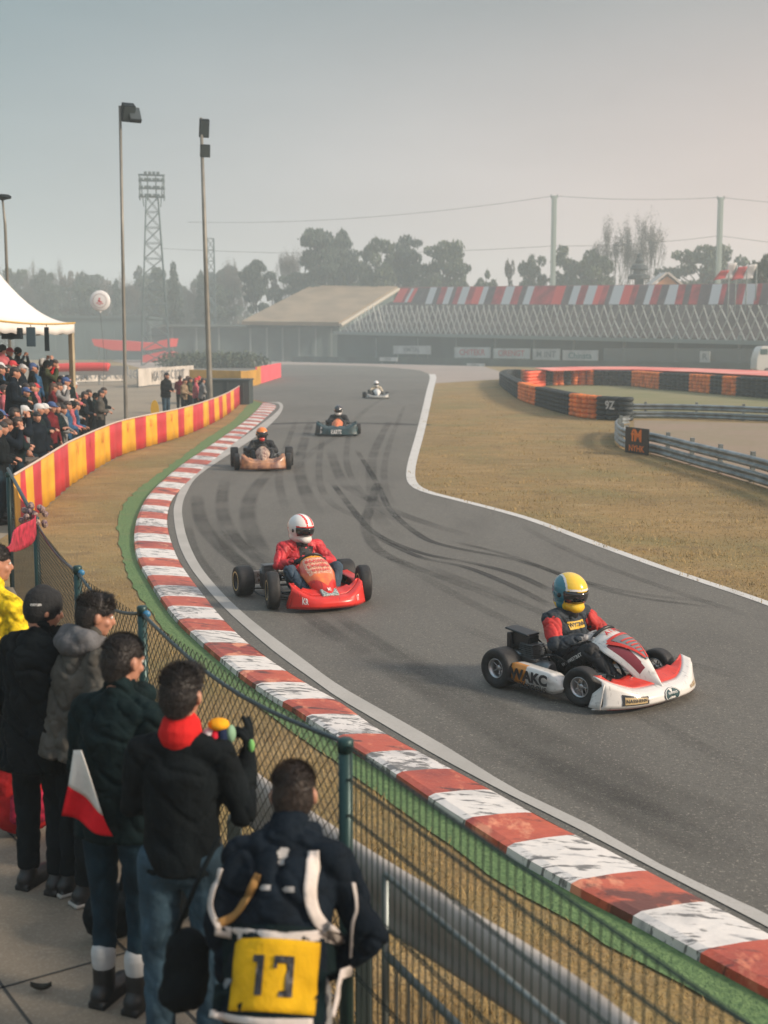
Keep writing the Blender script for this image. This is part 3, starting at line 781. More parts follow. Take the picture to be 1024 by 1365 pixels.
sign_wall('cloth_banner', G(62, 512), G(166, 509), .95, .1, 'pale banner with dark writing seen between tent post and first light mast', 'banner', 'AUTODROMO KARTING', .95, cloth_w, wave=.1)

# red inflatable run-off tube and far red awnings
red_m = M('inflatable_red', (.62, .05, .045), .45)
b = B(); q = smooth_pts([P(x, y, 96) for x, y in ((60, 491), (80, 490), (110, 489), (140, 489), (146, 490))], 4)
b.tube(q, [.32] * (len(q) - 2) + [.25, .1], 12); o = b.obj('inflatable_tube', red_m, smooth=True); tag(o, 'long red tube shaped marker lying above the pale banner left of the first mast', 'barrier')
b = B(); b.box(P(105, 494, 97), (7.5, .3, .7)); 
for x in (68, 100, 132): b.box((P(x, 497, 97).x, 97, .65), (.15, .15, 1.3))
o = b.obj('tube_trestle', M('trestle_grey', (.25, .26, .26), .7)); tag(o, 'grey trestle carrying the red tube left of the first mast', 'trestle')
for pts, lab in (([(122, 452), (160, 454), (200, 457), (228, 451), (226, 462), (190, 468), (150, 467), (126, 461)], 'long faded red canopy far away in the mist left of the masts'),
                 ([(190, 474), (218, 468), (228, 470), (222, 478), (192, 486), (187, 482)], 'small faded red canopy below the long one in the mist')):
    b = B(); f = [P(x, y, 225) for x, y in pts]; bk = [p + Vector((0, 8, 0)) for p in f]
    vf = [b.bm.verts.new(p) for p in f]; vb = [b.bm.verts.new(p) for p in bk]; b.face(vf); b.face(vb[::-1])
    for i in range(len(f)): b.face([vf[i], vf[(i + 1) % len(f)], vb[(i + 1) % len(f)], vb[i]])
    zmin = min(p.z for p in f); xs = [p.x for p in f]
    r = empty('red_canopy', (sum(xs) / len(xs), 229, 0), 0, lab, 'canopy')
    o = b.obj('canopy_top', red_m, r); o.location = -r.location
    for x in (min(xs) + 1, max(xs) - 1):
        for yy in (226, 232):
            b = B(); b.cyl((x, yy, 0), (x, yy, zmin + 1.2), .12, seg=8); o = b.obj('leg', galv, r); o.location = -r.location

# ---- tyre barriers on the right
ty_k = M('tyre_black', (.017, .026, .03), .7, bump=(8, .3)); ty_o = M('tyre_orange', (.85, .20, .03), .6, noise=(2, .4), bump=(8, .3)); ty_or = M('tyre_red_orange', (.78, .12, .05), .6)
def tyre_wall(label, pts, cols, h=.95, parent=None, dia=.62):
    r = empty('tyre_barrier', pts[0], 0, label, 'tyre barrier')
    line = path_pts(smooth_pts(pts, 4), dia * .97); segs = []
    px = [pxof(p) for p in line]
    runs = []
    for i, p in enumerate(line):
        c_ = cols(px[i], i)
        if runs and runs[-1][0] == c_ and len(runs[-1][1]) < 12: runs[-1][1].append(p)
        else: runs.append([c_, [p]])
    nt_ = 5; th = h / nt_
    for c_, ps in runs:
        b = B()
        for p in ps:
            jit = Vector((random.uniform(-.02, .02), random.uniform(-.02, .02), 0))
            for k in range(nt_):
                R0 = dia / 2 * random.uniform(.97, 1.02); z = k * th
                b.lathe([(R0 * .55, z + .02), (R0 * .86, z + .01), (R0, z + th * .28), (R0 * 1.0, z + th * .72), (R0 * .86, z + th * .985), (R0 * .55, z + th * .97)], p - Vector(pts[0]) + jit, seg=12, closed=True)
        b.obj('tyre_stack', [ty_k, ty_o, ty_or][c_], r, smooth=True)
    return r
tyre_wall('low tyre wall with two orange blocks curving round the end of the infield grass', gp([(724, 511), (700, 508), (680, 507), (671, 512), (676, 518), (697, 532), (718, 540), (767, 554), (802, 559), (834, 561)]),
          lambda x, i: 0 if i < 10 else (1 if (697 <= x < 719 or 766 <= x < 802) else 0))
tyre_wall('straight far tyre wall of alternating black and orange blocks under the red topping', gp([(703, 517), (724, 514.5), (750, 513.6), (790, 513.6), (845, 515), (880, 519), (922, 522), (963, 526), (1024, 531), (1120, 539)]),
          lambda x, i: 2 if x < 723 else (1 if (734 <= x < 750 or 761 <= x < 789 or 845 <= x < 881 or 922 <= x < 950 or 965 <= x < 987) else 0), h=1.15)
top_r = M('topping_red', (.72, .10, .07), .5, noise=(.25, .35), col2=(.80, .34, .28))
f0 = [G(x, y, 1.16) for x, y in ((735, 494.6), (790, 493.0), (845, 493.3), (924, 496.0), (1024, 501.5), (1150, 508))]
f1 = [G(x, y, 1.28) for x, y in ((712, 491.0), (778, 489.3), (845, 489.3), (924, 491.4), (1024, 495.0), (1150, 500))]
b = B()
fr = [b.bm.verts.new(p) for p in f0]; bk = [b.bm.verts.new(p) for p in f1]
for i in range(5): b.face([fr[i], fr[i + 1], bk[i + 1], bk[i]])
o = b.obj('red_topping', top_r, solid=.04); tag(o, 'broad red and pink cover lying on top of the far tyre wall', 'cover')
b = B(); q = [p - Vector((0, 0, .2)) for p in f1]
for i in range(5):
    b.poly([Vector((f1[i].x, f1[i].y, 0)), Vector((f1[i + 1].x, f1[i + 1].y, 0)), f1[i + 1] - Vector((0, 0, .13)), f1[i] - Vector((0, 0, .13))])
o = b.obj('earth_bank_wall', M('bank_wall', (.10, .09, .08), .9), solid=.1); tag(o, 'low dark retaining wall behind the far tyre barrier holding its red cover', 'wall')
# white scrawl on the last tyre block
p = G(806, 560); q = G(836, 562); d = (q - p).normalized(); nn = Vector((d.y, -d.x, 0))
b = B(); text_on(b, '9Z', .46, lambda x, y: (p + q) / 2 + nn * .36 + d * x + Vector((0, 0, .62 + y)), .02); o = b.obj('painted_number', M('chalk_white', (.5, .5, .5), .8), fix=False, solid=.004); tag(o, 'white painted figures on the black tyre block by the guard rail end', 'marking')

# steel guard rails on the right
arm = M('armco', (.27, .30, .31), .42, .55, noise=(2.5, .35), bump=(10, .2))
W = [(.0, .0), (.03, .02), (.075, .06), (.03, .10), (.0, .13), (.03, .16), (.075, .20), (.03, .24), (0, .26)]
def armco(label, pts, z0s, side=1):
    r = empty('steel_guard_rail', pts[0], 0, label, 'guard rail'); line = path_pts(smooth_pts(pts, 5), .35); line = [p - Vector(pts[0]) for p in line]
    for z0 in z0s:
        b = B(); sweep(b, line, [(o_, z0 + z) for o_, z in W], side=side); b.obj('rail', arm, r, smooth=True, solid=.01)
    for k in range(2, len(line), 6):
        b = B(); t = (line[min(k + 1, len(line) - 1)] - line[k - 1]).normalized(); nn = Vector((t.y, -t.x, 0)) * side * -.07
        b.box(line[k] + nn + Vector((0, 0, .34)), (.09, .12, .68)); b.obj('post', galv, r)
    return r
near_pts = gp([(1160, 702), (1024, 651), (930, 623), (872, 606), (845, 602), (829, 597), (822, 588), (826, 580), (840, 577)])
ar = armco('curved steel guard rail with black and orange sign at its rounded end', near_pts, (.03, .34), side=-1)
armco('straight steel guard rail crossing behind the curved one', gp([(838, 557.5), (900, 558), (960, 560), (1024, 563), (1200, 570)]), (.03, .34), side=1)
# orange letters sign
a_, b_ = G(839, 603), G(870, 607.5); d = (b_ - a_).normalized(); nn = Vector((d.y, -d.x, 0)) * .13; c = (a_ + b_) / 2 + nn
sg = empty('trackside_sign', c, 0, 'small black sign with orange letters fixed to the curved guard rail', 'sign')
b = B(); b.box((0, 0, .37), ((b_ - a_).length, .03, .72), math.atan2(d.y, d.x)); b.obj('panel', M('sign_black', (.012, .014, .016), .5), sg, bevel=.006)
b = B(); n2 = nn.normalized() * .022
text_on(b, "fM", .46, lambda x, y: n2 + d * x + Vector((0, 0, .50 + y)), .03, sx=1.15)
text_on(b, "NYHK", .235, lambda x, y: n2 + d * x + Vector((0, 0, .15 + y)), .02, sx=1.2)
b.obj('lettering', M('sign_orange', (.85, .20, .02), .5), sg, fix=False)

# ---- red scarf tied to the fence, with knot
b = B(); a_ = P(44, 690, 11.3); c_ = P(4, 735, 9.4)
sc = smooth_pts([a_, lerp(a_, c_, .3) + Vector((.05, 0, -.05)), lerp(a_, c_, .65) + Vector((0, 0, -.04)), c_], 5)
b.grid(lambda u, v: sc[int(u * (len(sc) - 1))] + Vector((.03 * math.sin(u * 9), 0, (v - .5) * (.05 + .16 * math.sin(math.pi * min(1, u * 1.2))))), len(sc) - 1, 5)
o = b.obj('red_scarf', M('scarf_red', (.40, .02, .045), .85, noise=(14, .5)), smooth=True, solid=.012); tag(o, 'red scarf stretched from the fence post down towards the left spectators', 'scarf')
b = B(); random.seed(2)
for k in range(26):
    b.ell(P(43, 688, 11.35) + Vector([random.uniform(-1, 1) * s_ for s_ in (.10, .08, .10)]), (.03, .025, .03), seg=8)
o = b.obj('ribbon_bunch', M('ribbon_bits', (.38, .28, .22), .8, noise=(40, .6), col2=(.10, .06, .10))); tag(o, 'bunch of pale ribbons knotted on the fence post top', 'ribbons')
# ================================================================== BACKGROUND
# grandstand along a straight line from far left to nearer right
def gsY(px):
    # ground line through (448, 232 m) and (1024, 150 m)
    xa, ya = P(448, 460, 232).x, 232; xb, yb = P(1024, 460, 150).x, 150
    k = (px - 512) / 1700 / 1.0
    # x = k' * y (approx), solve intersection
    m = (yb - ya) / (xb - xa); y = (ya - m * xa) / (1 - m * (P(px, 460, 100).x / 100)); return y
def gs(px, row, back=0.0):
    y = gsY(px); p = P(px, row, y); return p + gsn * back
_a = P(448, 460, 232); _b = P(1024, 460, 150); gsd = (_b - _a); gsd.z = 0; gsd.normalize(); gsn = Vector((-gsd.y, gsd.x, 0))
if gsn.y < 0: gsn = -gsn
dk = M('stand_dark', (.035, .06, .06), .7, noise=(.2, .3)); seat = M('stand_seating', (.12, .095, .08), .8, noise=(.4, .35)); brace = M('brace_pale', (.52, .53, .50), .6)
def gsb(px, row, back):
    x, y = px, row
    for _ in range(6):
        q = gs(x, y, back); v = q - Vector((0, 0, HC)); zz = v.dot(FW); x += px - (512 + v.x / zz * 1700); y += row - (682.5 - v.dot(UPV) / zz * 1700)
    return gs(x, y, back)
stand = empty('grandstand', (gs(740, 497).x, gs(740, 497).y, 0), 0, 'long grandstand with criss cross braced front and red and white striped top', 'grandstand')
def sob(b, name, mats, parent=stand, **k):
    o = b.obj(name, mats, parent, fix=k.pop('fix', True), **k); o.location = -Vector(parent.location); return o
XL, XR = 452, 1150
# rows as pixel heights (straight lines in the picture are straight lines on the stand)
def rowl(px, yl, yr): return lerp(yl, yr, (px - 452) / (1024 - 452))
b = B()
a0, a1 = gs(XL, 443), gs(XR, rowl(XR, 443, 456)); 
z = lambda p, zz: Vector((p.x, p.y, zz))
b.grid(lambda u, v: lerp(z(a0, 0), z(a1, 0), u) + Vector((0, 0, v * lerp(a0.z, a1.z, u))), 12, 2)
sob(b, 'base_wall', dk, solid=.4)
b = B()   # ledge under the lattice
for (dz, th) in ((0, .5),):
    q0, q1 = a0, a1
    b.grid(lambda u, v: lerp(q0, q1, u) - gsn * (1.2 * (1 - v)) + Vector((0, 0, .15)), 10, 1)
sob(b, 'ledge', M('ledge_grey', (.20, .24, .23), .6), solid=.5)
t0, t1 = gs(522, 404, 9), gs(XR, 406, 9)
b = B()
b.poly([a0 + gsn * .6, a1 + gsn * .6, gsb(XR, 404, 7), gsb(522, 404, 7)])
sob(b, 'seating_slope', seat, solid=.3)
b = B(); b.poly([z(gsb(522, 404, 7), 0), z(gsb(XR, 404, 7), 0), gsb(XR, 404, 7), gsb(522, 404, 7)]); sob(b, 'rear_wall', dk, solid=.3)
# lattice of leaning bars
b = B(); random.seed(11)
n_ = 74
for i in range(n_ + 8):
    u = i / n_
    for sg in (-1, 1):
        u2 = u + sg * .022
        if u2 < 0 or u2 > 1 or u > 1: continue
        top = lambda s: gs(lerp(522, 1100, s) if True else 0, 406, 5.5)
        pa = lerp(a0, a1, u) + gsn * .1
        ptop = lerp(gs(XL, 407, .1), gs(XR, 407, .1), u2)
        pxm = lerp(XL, XR, (u + u2) / 2)
        if pxm < 522: ptop = lerp(pa, ptop, max(.05, (pxm - 452) / 70))
        jit = random.uniform(-.25, .25)
        mid = lerp(pa, ptop, random.uniform(.45, .6)) + gsd * sg * random.uniform(-.1, .35)
        b.tube([pa, mid, ptop + gsd * jit], .085, 4, cap=False)
sob(b, 'lattice_brace', brace)
for hz in ():
    b = B(); b.tube([lerp(a0 + gsn * .5, gs(522, 404, 6.6), hz), lerp(a1 + gsn * .5, gs(XR, 404, 6.6), hz)], .09, 4); sob(b, 'seat_row_rail', seat)
# striped parapet, leaning
sr = M('parapet_red', (.46, .035, .04), .6, noise=(.5, .4)); sw = M('parapet_white', (.55, .53, .52), .6); sdk = M('parapet_dark', (.13, .09, .09), .7, noise=(.6, .3)); sb = M('parapet_bright_red', (.72, .05, .035), .5)
b = B(); edges = [522, 533, 537, 541, 546, 558, 567, 576, 582, 590, 598, 603, 610, 620, 628, 638, 645, 655, 668, 680, 690, 697, 706, 722, 735, 748, 758, 768, 778, 790, 798, 806, 812, 826, 838, 846, 858, 866, 876, 886, 900, 910, 918, 930, 945, 958, 965, 980, 990, 1005, 1012, 1024, 1040, 1056, 1080, 1100, 1120, 1140]
cyc = [3, 0, 1, 3, 2, 2, 1, 2, 0, 1, 2, 0, 1, 0, 3, 1, 2, 0, 1, 0, 2, 1, 0, 0, 3, 2, 1, 0, 1, 3, 0, 2, 1, 3, 0, 2, 1, 0, 2, 1, 0, 2, 0, 2, 1, 0, 2, 0, 1, 0, 2, 1, 0, 2, 1, 0, 1]
for i in range(len(edges) - 1):
    e0, e1 = edges[i], edges[i + 1]; sl_ = 12 if e0 < 560 else (8 if e0 < 900 else 6)
    l0 = lerp(0, 1, 0)
    b.poly([gsb(e0, 406.5, 6.4), gsb(e1, 406.5, 6.4), gsb(e1 + sl_, 384 - (e1 - 520) * .010, 8.2), gsb(e0 + sl_, 384 - (e0 - 520) * .010, 8.2)], cyc[i])
sob(b, 'striped_parapet', [sr, sw, sdk, sb], solid=.15)
b = B(); b.tube([gsb(533, 383.5, 8.2), gsb(XR, 377.5, 8.2)], .12, 6); sob(b, 'top_rail', M('rail_rust', (.30, .12, .10), .6))
for px in (505, 560, 612, 664, 716, 769, 836, 905, 990, 1060):
    b = B(); p = gs(px, 470); b.box(z(p, 2.0) - gsn * .5, (.35, .35, 4.4)); sob(b, 'pillar', M('pillar_grey', (.16, .19, .19), .7), bevel=.02)
# lower parapet wall in front and its panels
b = B(); b.grid(lambda u, v: lerp(z(gs(430, 480, -6), 0), z(gs(XR, 480, -6), 0), u) + Vector((0, 0, v * 1.0)), 20, 1); o = b.obj('trackside_wall', M('tw_dark', (.05, .075, .07), .8, noise=(.3, .4)), solid=.3)
tag(o, 'low dark wall running along the track in front of the grandstand', 'wall')
b = B(); b.grid(lambda u, v: lerp(z(gs(835, 480, -4), 0), z(gs(XR, 480, -4), 0), u) + Vector((0, 0, 1.0 + v * 1.6)), 20, 1)
o = b.obj('wire_screen', M('screen_grey', (.17, .19, .18), .9, alpha=.6), solid=.05); tag(o, 'grey screen fence in front of the right half of the grandstand', 'fence')
panel_w = M('advert_white', (.48, .48, .46), .6, noise=(.5, .25)); panel_t = M('advert_teal', (.02, .12, .13), .6); panel_r = M('advert_red', (.45, .07, .08), .6); gk = M('advert_grey', (.14, .16, .17), .6)
def board(x0, x1, r0, r1, txt, lm, lab, back=-2.0):
    p0, p1 = gs(x0, r1, back), gs(x1, r1, back); s_ = 1
    base = (p0 + p1) / 2; h = (gs(x0, r0, back) - gs(x0, r1, back)).z
    z0 = base.z; base.z = 0
    r = empty('advertising_board', base, 0, lab, 'sign'); L = (p1 - p0).length
    b = B(); b.box((0, 0, z0 + h / 2), (L, .12, h), math.atan2(gsd.y, gsd.x)); b.obj('panel', panel_w, r)
    for s_ in (-.4, .4):
        b = B(); b.box(gsd * s_ * L + gsn * .15 + Vector((0, 0, (z0 + h) / 2)), (.15, .15, z0 + h)); b.obj('post', galv, r)
    b = B(); text_on(b, txt, h * .75, lambda x, y: gsd * x - gsn * .075 + Vector((0, 0, z0 + h * .5 + y)), .01, sx=min(1.3, L / (len(txt) * h * .48))); b.obj('lettering', lm, r, fix=False)
board(538, 588, 461, 472, 'VIMITAL', gk, 'faded pale advertising board farthest left under the grandstand')
board(620, 668, 463, 477, 'CHITEKR', panel_r, 'white advertising board with reddish writing under the grandstand')
board(672, 721, 464.5, 478, 'CIRENGT', panel_r, 'white advertising board with red and grey writing, second before the pale narrow one')
board(725, 761, 465, 480, 'M INT', gk, 'narrow white advertising board with grey marks under the grandstand')
board(765, 812, 467, 482, 'Chinata', panel_t, 'white advertising board with teal handwriting under the grandstand')
board(673, 697, 484, 491, 'UTEK', gk, 'small low white board on the trackside wall', -7)
board(554, 578, 476, 481, 'STON', gk, 'tiny white board low on the trackside wall', -7)
board(972, 985, 468, 483, 'R', gk, 'small square white sign standing alone on the right of the grandstand base', -5)

# white minibus by the right frame edge
van = empty('minibus', G(1040, 499), 0, 'white minibus with dark side glass at the right edge behind the tyre wall', 'minibus')
vw = M('van_white', (.62, .62, .60), .3, coat=.5); vg = M('van_glass', (.05, .11, .11), .1); sc_ = G(1040, 499).y / 1700
Lv, Hv, Wv = 5.6, 2.9, 2.2
b = B(); prof2 = [(-.5, .18), (-.5, .52), (-.47, .78), (-.42, .97), (-.38, 1.0), (.5, 1.0), (.5, .15), (.44, .13), (-.44, .13)]
for s in (0, 1): pass
f = [b.bm.verts.new((x * Lv, -Wv / 2, z_ * Hv)) for x, z_ in prof2]; k = [b.bm.verts.new((x * Lv, Wv / 2, z_ * Hv)) for x, z_ in prof2]
b.face(f); b.face(k[::-1])
for i in range(len(f)): b.face([f[i], f[(i + 1) % len(f)], k[(i + 1) % len(f)], k[i]])
b.obj('body', vw, van, bevel=.08)
for i, (x0, x1) in enumerate(((-.44, -.3), (-.27, -.06), (-.03, .2), (.23, .46))):
    b = B(); b.box(((x0 + x1) / 2 * Lv, -Wv / 2 - .01, .80 * Hv), ((x1 - x0) * Lv, .03, .2 * Hv)); b.obj('window', vg, van, bevel=.02)
b = B(); text_on(b, '252', .8, lambda x, y: Vector((-.05 * Lv + x, -Wv / 2 - .012, .45 * Hv + y)), .01); b.obj('lettering', gk, van, fix=False)
for x in (-.3, .32):
    for y in (-1, 1):
        b = B(); b.lathe([(.12, -.1), (.33, -.1), (.36, -.05), (.36, .05), (.33, .1), (.12, .1)], (x * Lv, y * (Wv / 2 - .1), .36), 'Y', 16); w_ = b.obj('wheel', ty_k, van, smooth=True)
        b = B(); b.lathe([(.05, -.11), (.2, -.11), (.2, .11), (.05, .11)], (x * Lv, y * (Wv / 2 - .1), .36), 'Y', 12); b.obj('rim', galv, w_)

# left building with tan pitched roof
Yb = 236
bd = empty('pit_building', (P(420, 478, Yb).x, Yb, 0), 0, 'low dark pit building with broad tan sloping roof left of the grandstand', 'building')
def bob(b, name, mats, **k): o = b.obj(name, mats, bd, **k); o.location = -Vector(bd.location); return o
rf = M('roof_tan', (.25, .19, .125), .8, noise=(.25, .22), bump=(3, .3)); wl_ = M('pit_wall', (.085, .12, .12), .8, noise=(.2, .35))
b = B(); e0, e1, e2, e3 = P(322, 433, Yb), P(452, 434.5, Yb - 2), P(530, 386, Yb + 22), P(415, 385, Yb + 24)
b.grid(lambda u, v: lerp(lerp(e0, e1, u), lerp(e3, e2, u), v), 12, 6); bob(b, 'roof', rf, solid=.7)
b = B(); b.tube([e1 + Vector((.3, -.1, .1)), e2 + Vector((.3, 0, .1))], .35, 6); bob(b, 'verge_board', M('verge_pale', (.42, .38, .31), .7))
b = B(); y0 = Yb + 2; zt = e0.z - .5
b.grid(lambda u, v: Vector((lerp(P(200, 460, Yb).x, P(452, 460, Yb).x, u), y0, v * zt)), 12, 2); bob(b, 'wall', wl_, solid=.4)
b = B(); b.poly([Vector((e1.x - .5, y0, 0)), Vector((e2.x - 1, Yb + 23, 0)), e2 - Vector((1, 1, 1)), Vector((e1.x - .5, y0, zt))]); bob(b, 'side_wall', wl_, solid=.3)
b = B(); b.poly([Vector((e0.x + .5, y0, 0)), Vector((e3.x, Yb + 23, 0)), e3 - Vector((0, 1, 1)), Vector((e0.x + .5, y0, zt))]); b.poly([Vector((e3.x, Yb + 23, 0)), Vector((e2.x - 1, Yb + 23, 0)), e2 - Vector((1, 1, 1)), e3 - Vector((0, 1, 1))]); bob(b, 'rear_wall', wl_, solid=.3)
for i, px in enumerate((345, 366, 388, 410, 431)):
    b = B(); c = P(px, 460, y0 - .3); b.box((c.x, y0 - .28, 1.9), (1.9, .1, 3.2)); bob(b, 'garage_door', M('garage_dark', (.03, .055, .06), .5) if i % 2 else M('garage_blue', (.07, .16, .17), .5))
for px in (230, 262, 292, 334, 356, 377, 399, 421, 442):
    b = B(); c = P(px, 460, y0 - .8); b.box((c.x, y0 - .8, zt / 2), (.3, .3, zt)); bob(b, 'pillar', MATS['pillar_grey'])
b = B(); b.box((P(260, 0, Yb).x, Yb + 6, zt + .4), (17, 12, .4)); bob(b, 'flat_roof', M('flat_roof', (.11, .14, .14), .8))
# long hedge band in the mist at left
def long_block(name, x0, x1, row, Y, dep, mat, lab, cat):
    a = P(x0, 480, Y); c = P(x1, 480, Y); h = P(x0, row, Y).z
    b = B(); b.box(((a.x + c.x) / 2, Y + dep / 2, h / 2), (c.x - a.x, dep, h)); b.box(((a.x + c.x) / 2, Y + dep / 2, h + .2), (c.x - a.x + 1, dep + 1, .4))
    for k in range(9):
        x = lerp(a.x, c.x, (k + .5) / 9); b.box((x, Y - .06, h * .45), ((c.x - a.x) / 14, .1, h * .5))
    o = b.obj(name, mat); tag(o, lab, cat); return o
long_block('warehouse', 20, 196, 424, 262, 20, M('warehouse_grey', (.07, .11, .115), .8), 'long low grey warehouse in the mist behind the red canopy', 'building')
# small white house and ornament above the grandstand
hx = P(888, 380, 205)
hs = empty('white_house', (hx.x, 205, 0), 0, 'small white house with orange gable showing above the grandstand top', 'house')
b = B(); b.box((0, 2, 6), (5.2, 5, 12)); b.obj('wall', M('house_white', (.62, .58, .54), .7), hs)
b = B(); 
for s in (-1, 1): b.poly([(0, -1, 14.2), (s * 3.2, -1, 11.6), (s * 3.2, 5, 11.6), (0, 5, 14.2)])
b.obj('roof', M('house_roof', (.55, .50, .46), .7), hs, solid=.3)
b = B(); b.poly([(-2.4, -.55, 12), (2.4, -.55, 12), (0, -.55, 13.8)]); b.obj('gable', M('gable_orange', (.55, .24, .09), .7), hs, solid=.1)
b = B(); p0 = P(852, 372, 214); c = Vector((0, 0, p0.z))
b.lathe([(1.9, 0), (1.9, .5), (1.1, .8), (1.0, 1.4), (1.6, 1.6), (1.3, 2.2), (.6, 2.5), (.75, 3.0), (.35, 3.5), (.42, 3.9), (.05, 4.4)], c, seg=12)
b.box((0, 0, p0.z / 2), (1.3, 1.3, p0.z)); o = b.obj('roof_ornament', M('ornament_dark', (.03, .04, .045), .7)); o.location = (p0.x, 214, 0); tag(o, 'dark statue like ornament on a plinth above the grandstand top', 'statue')
def flagpole(px, row, rb, Y, mat, lab):
    p = P(px, row, Y); r = empty('slanted_flag', (p.x, Y, 0), 0, lab, 'flag', None); h = p.z; hb = P(px, rb, Y).z
    b = B(); b.cyl((0, 0, 0), (0, 0, h), .08, seg=6); b.obj('pole', galv, r)
    b = B(); w_ = 1.5; f = [(-1.9, 0, hb), (-.4, 0, hb + .3), (.0, 0, h), (-1.1, 0, h - .1)]; b.grid(lambda u, v: lerp(lerp(Vector(f[0]), Vector(f[1]), u), lerp(Vector(f[3]), Vector(f[2]), u), v) + Vector((0, .15 * math.sin(v * 5), 0)), 4, 6); b.obj('cloth', mat, r, solid=.03, smooth=True)
flagpole(982, 350, 374, 160, sw, 'slanted white flag left of its twin above the right end of the grandstand'); flagpole(1009, 352, 374, 160, sw, 'slanted white flag farther right above the grandstand')
flagpole(972, 360, 374, 159, sr, 'dark red flag between grandstand top and left white flag'); flagpole(996, 355, 374, 159, sr, 'dark red flag between the two slanted white flags')

# ---- light masts
mast_m = M('mast_steel', (.20, .19, .165), .5, .3, noise=(1.2, .3)); lampk = M('lamp_black', (.006, .012, .016), .7, spec=.2); glass = M('lamp_glass', (.03, .045, .05), .3)
def mast(px0, row0, px1, row1, Y, rb, rt, heads, lab):
    top = P(px0, row0, Y); base = P(px1, row1, Y); d = (top - base).normalized(); g = base - d * (base.z / d.z)
    r = empty('light_mast', g, 0, lab, 'light mast')
    H = (top - g)
    b = B(); b.tube([Vector((0, 0, 0)), H * .02, H * .5, H], [rb * 1.1, rb, (rb + rt) / 2, rt], 12); b.obj('pole', mast_m, r, smooth=True)
    b = B(); b.lathe([(rb * 2.2, 0), (rb * 2.2, .03), (rb * 1.3, .05), (rb * 1.2, .25)], seg=12); b.obj('base_plate', mast_m, r)
    for (dx, dz, w_, h_, yaw, pitch) in heads:
        m = Matrix.Rotation(R(yaw), 3, 'Z') @ Matrix.Rotation(R(pitch), 3, 'Y')
        c = H + Vector((dx, 0, dz))
        b = B(); b.box(c, (w_, .38, h_), m)
        for q in range(4): b.box(c + m @ Vector((-w_ * .5 - .03, (q - 1.5) * .09, 0)), (.08, .03, h_ * .8), m)
        b.tube([H + Vector((0, 0, dz)), c], .035, 6); hd = b.obj('floodlight', lampk, r, bevel=.02)
        b = B(); b.box(c + m @ Vector((w_ * .5 + .012, 0, 0)), (.02, .34, h_ * .88), m); b.obj('glass', glass, hd)
    return r
mast(160, 141, 168, 560, 41, .062, .045, [(.24, -.20, .30, .52, -62, 30), (.44, -.28, .14, .50, -62, -30)], 'tall light mast with one dark floodlight head, the nearer left one')
mast(268, 157, 280, 525, 52, .125, .06, [(.12, -.40, .20, .70, -74, 22), (.14, -1.27, .20, .48, -74, 16)], 'tall light mast with two stacked dark floodlights, the thicker right one')
r = empty('street_lamp', (P(13, 460, 40).x, 40, 0), 0, 'slim lamp post with flat dark lamp rising behind the white tent', 'lamp post'); t = P(12, 266, 40).z
b = B(); b.tube([(0, 0, 0), (0, 0, t * .9), (-.05, 0, t)], [.06, .045, .03], 8); b.obj('pole', mast_m, r, smooth=True)
b = B(); b.lathe([(.05, -.12), (.10, -.10), (.26, -.06), (.27, 0), (.20, .045), (0.001, .05)], (-.05, 0, t + .1), seg=16); b.obj('lamp', lampk, r, smooth=True)
# lattice floodlight tower far away
Yt = 190; tw_m = M('tower_steel', (.12, .16, .17), .5, .4)
def tower(px, rowt, Y, wb, wt, H, lab, head=True):
    x = P(px, 400, Y).x; r = empty('lattice_tower', (x, Y, 0), R(12), lab, 'tower')
    b = B(); n_ = 11
    lv = lambda k: (lerp(wb, wt, k / n_) / 2, H * k / n_)
    for k in range(n_):
        a, z0 = lv(k); c, z1 = lv(k + 1); cs = [(-1, -1), (1, -1), (1, 1), (-1, 1)]
        for i in range(4):
            p, q = cs[i], cs[(i + 1) % 4]; A = Vector((p[0] * a, p[1] * a, z0)); A1 = Vector((p[0] * c, p[1] * c, z1)); Q = Vector((q[0] * a, q[1] * a, z0)); Q1 = Vector((q[0] * c, q[1] * c, z1))
            b.tube([A, A1], .08, 4); b.tube([A, Q1], .045, 4); b.tube([Q, A1], .045, 4); b.tube([A1, Q1], .045, 4)
    b.obj('lattice_mast', tw_m, r)
    if head:
        b = B()
        for x_ in (-1.75, -.6, .6, 1.75): b.tube([(x_, 0, H - .6), (x_, 0, H + 3.1)], .09, 4)
        for z_ in (0, 1.2, 2.3, 3.1): b.tube([(-1.9, 0, H + z_), (1.9, 0, H + z_)], .1, 4); b.tube([(-1.9, 1, H + z_), (1.9, 1, H + z_)], .07, 4)
        for x_ in (-1.2, 1.2): b.tube([(x_, -.5, H - 1.5), (x_ * 1.4, .8, H + 3.1)], .08, 4)
        b.obj('lamp_frame', tw_m, r)
        for z_ in (.15, 1.3, 2.4, 3.3):
            for x_ in (-1.5, -.9, -.3, .3, .9, 1.5):
                if z_ > 3 and abs(x_) > 1: continue
                b = B(); b.box((x_, -.25, z_ + H), (.42, .3, .42), Matrix.Rotation(R(18), 3, 'X')); b.obj('floodlight', tw_m, r)
    return r
tower(206, 228, Yt, 4.2, 1.7, P(206, 262, Yt).z, 'tall lattice floodlight tower rising out of the misty trees')
tower(282, 318, 240, 1.6, 1.2, P(282, 318, 240).z, 'slim faint lattice mast just right of the thicker light mast', head=False)
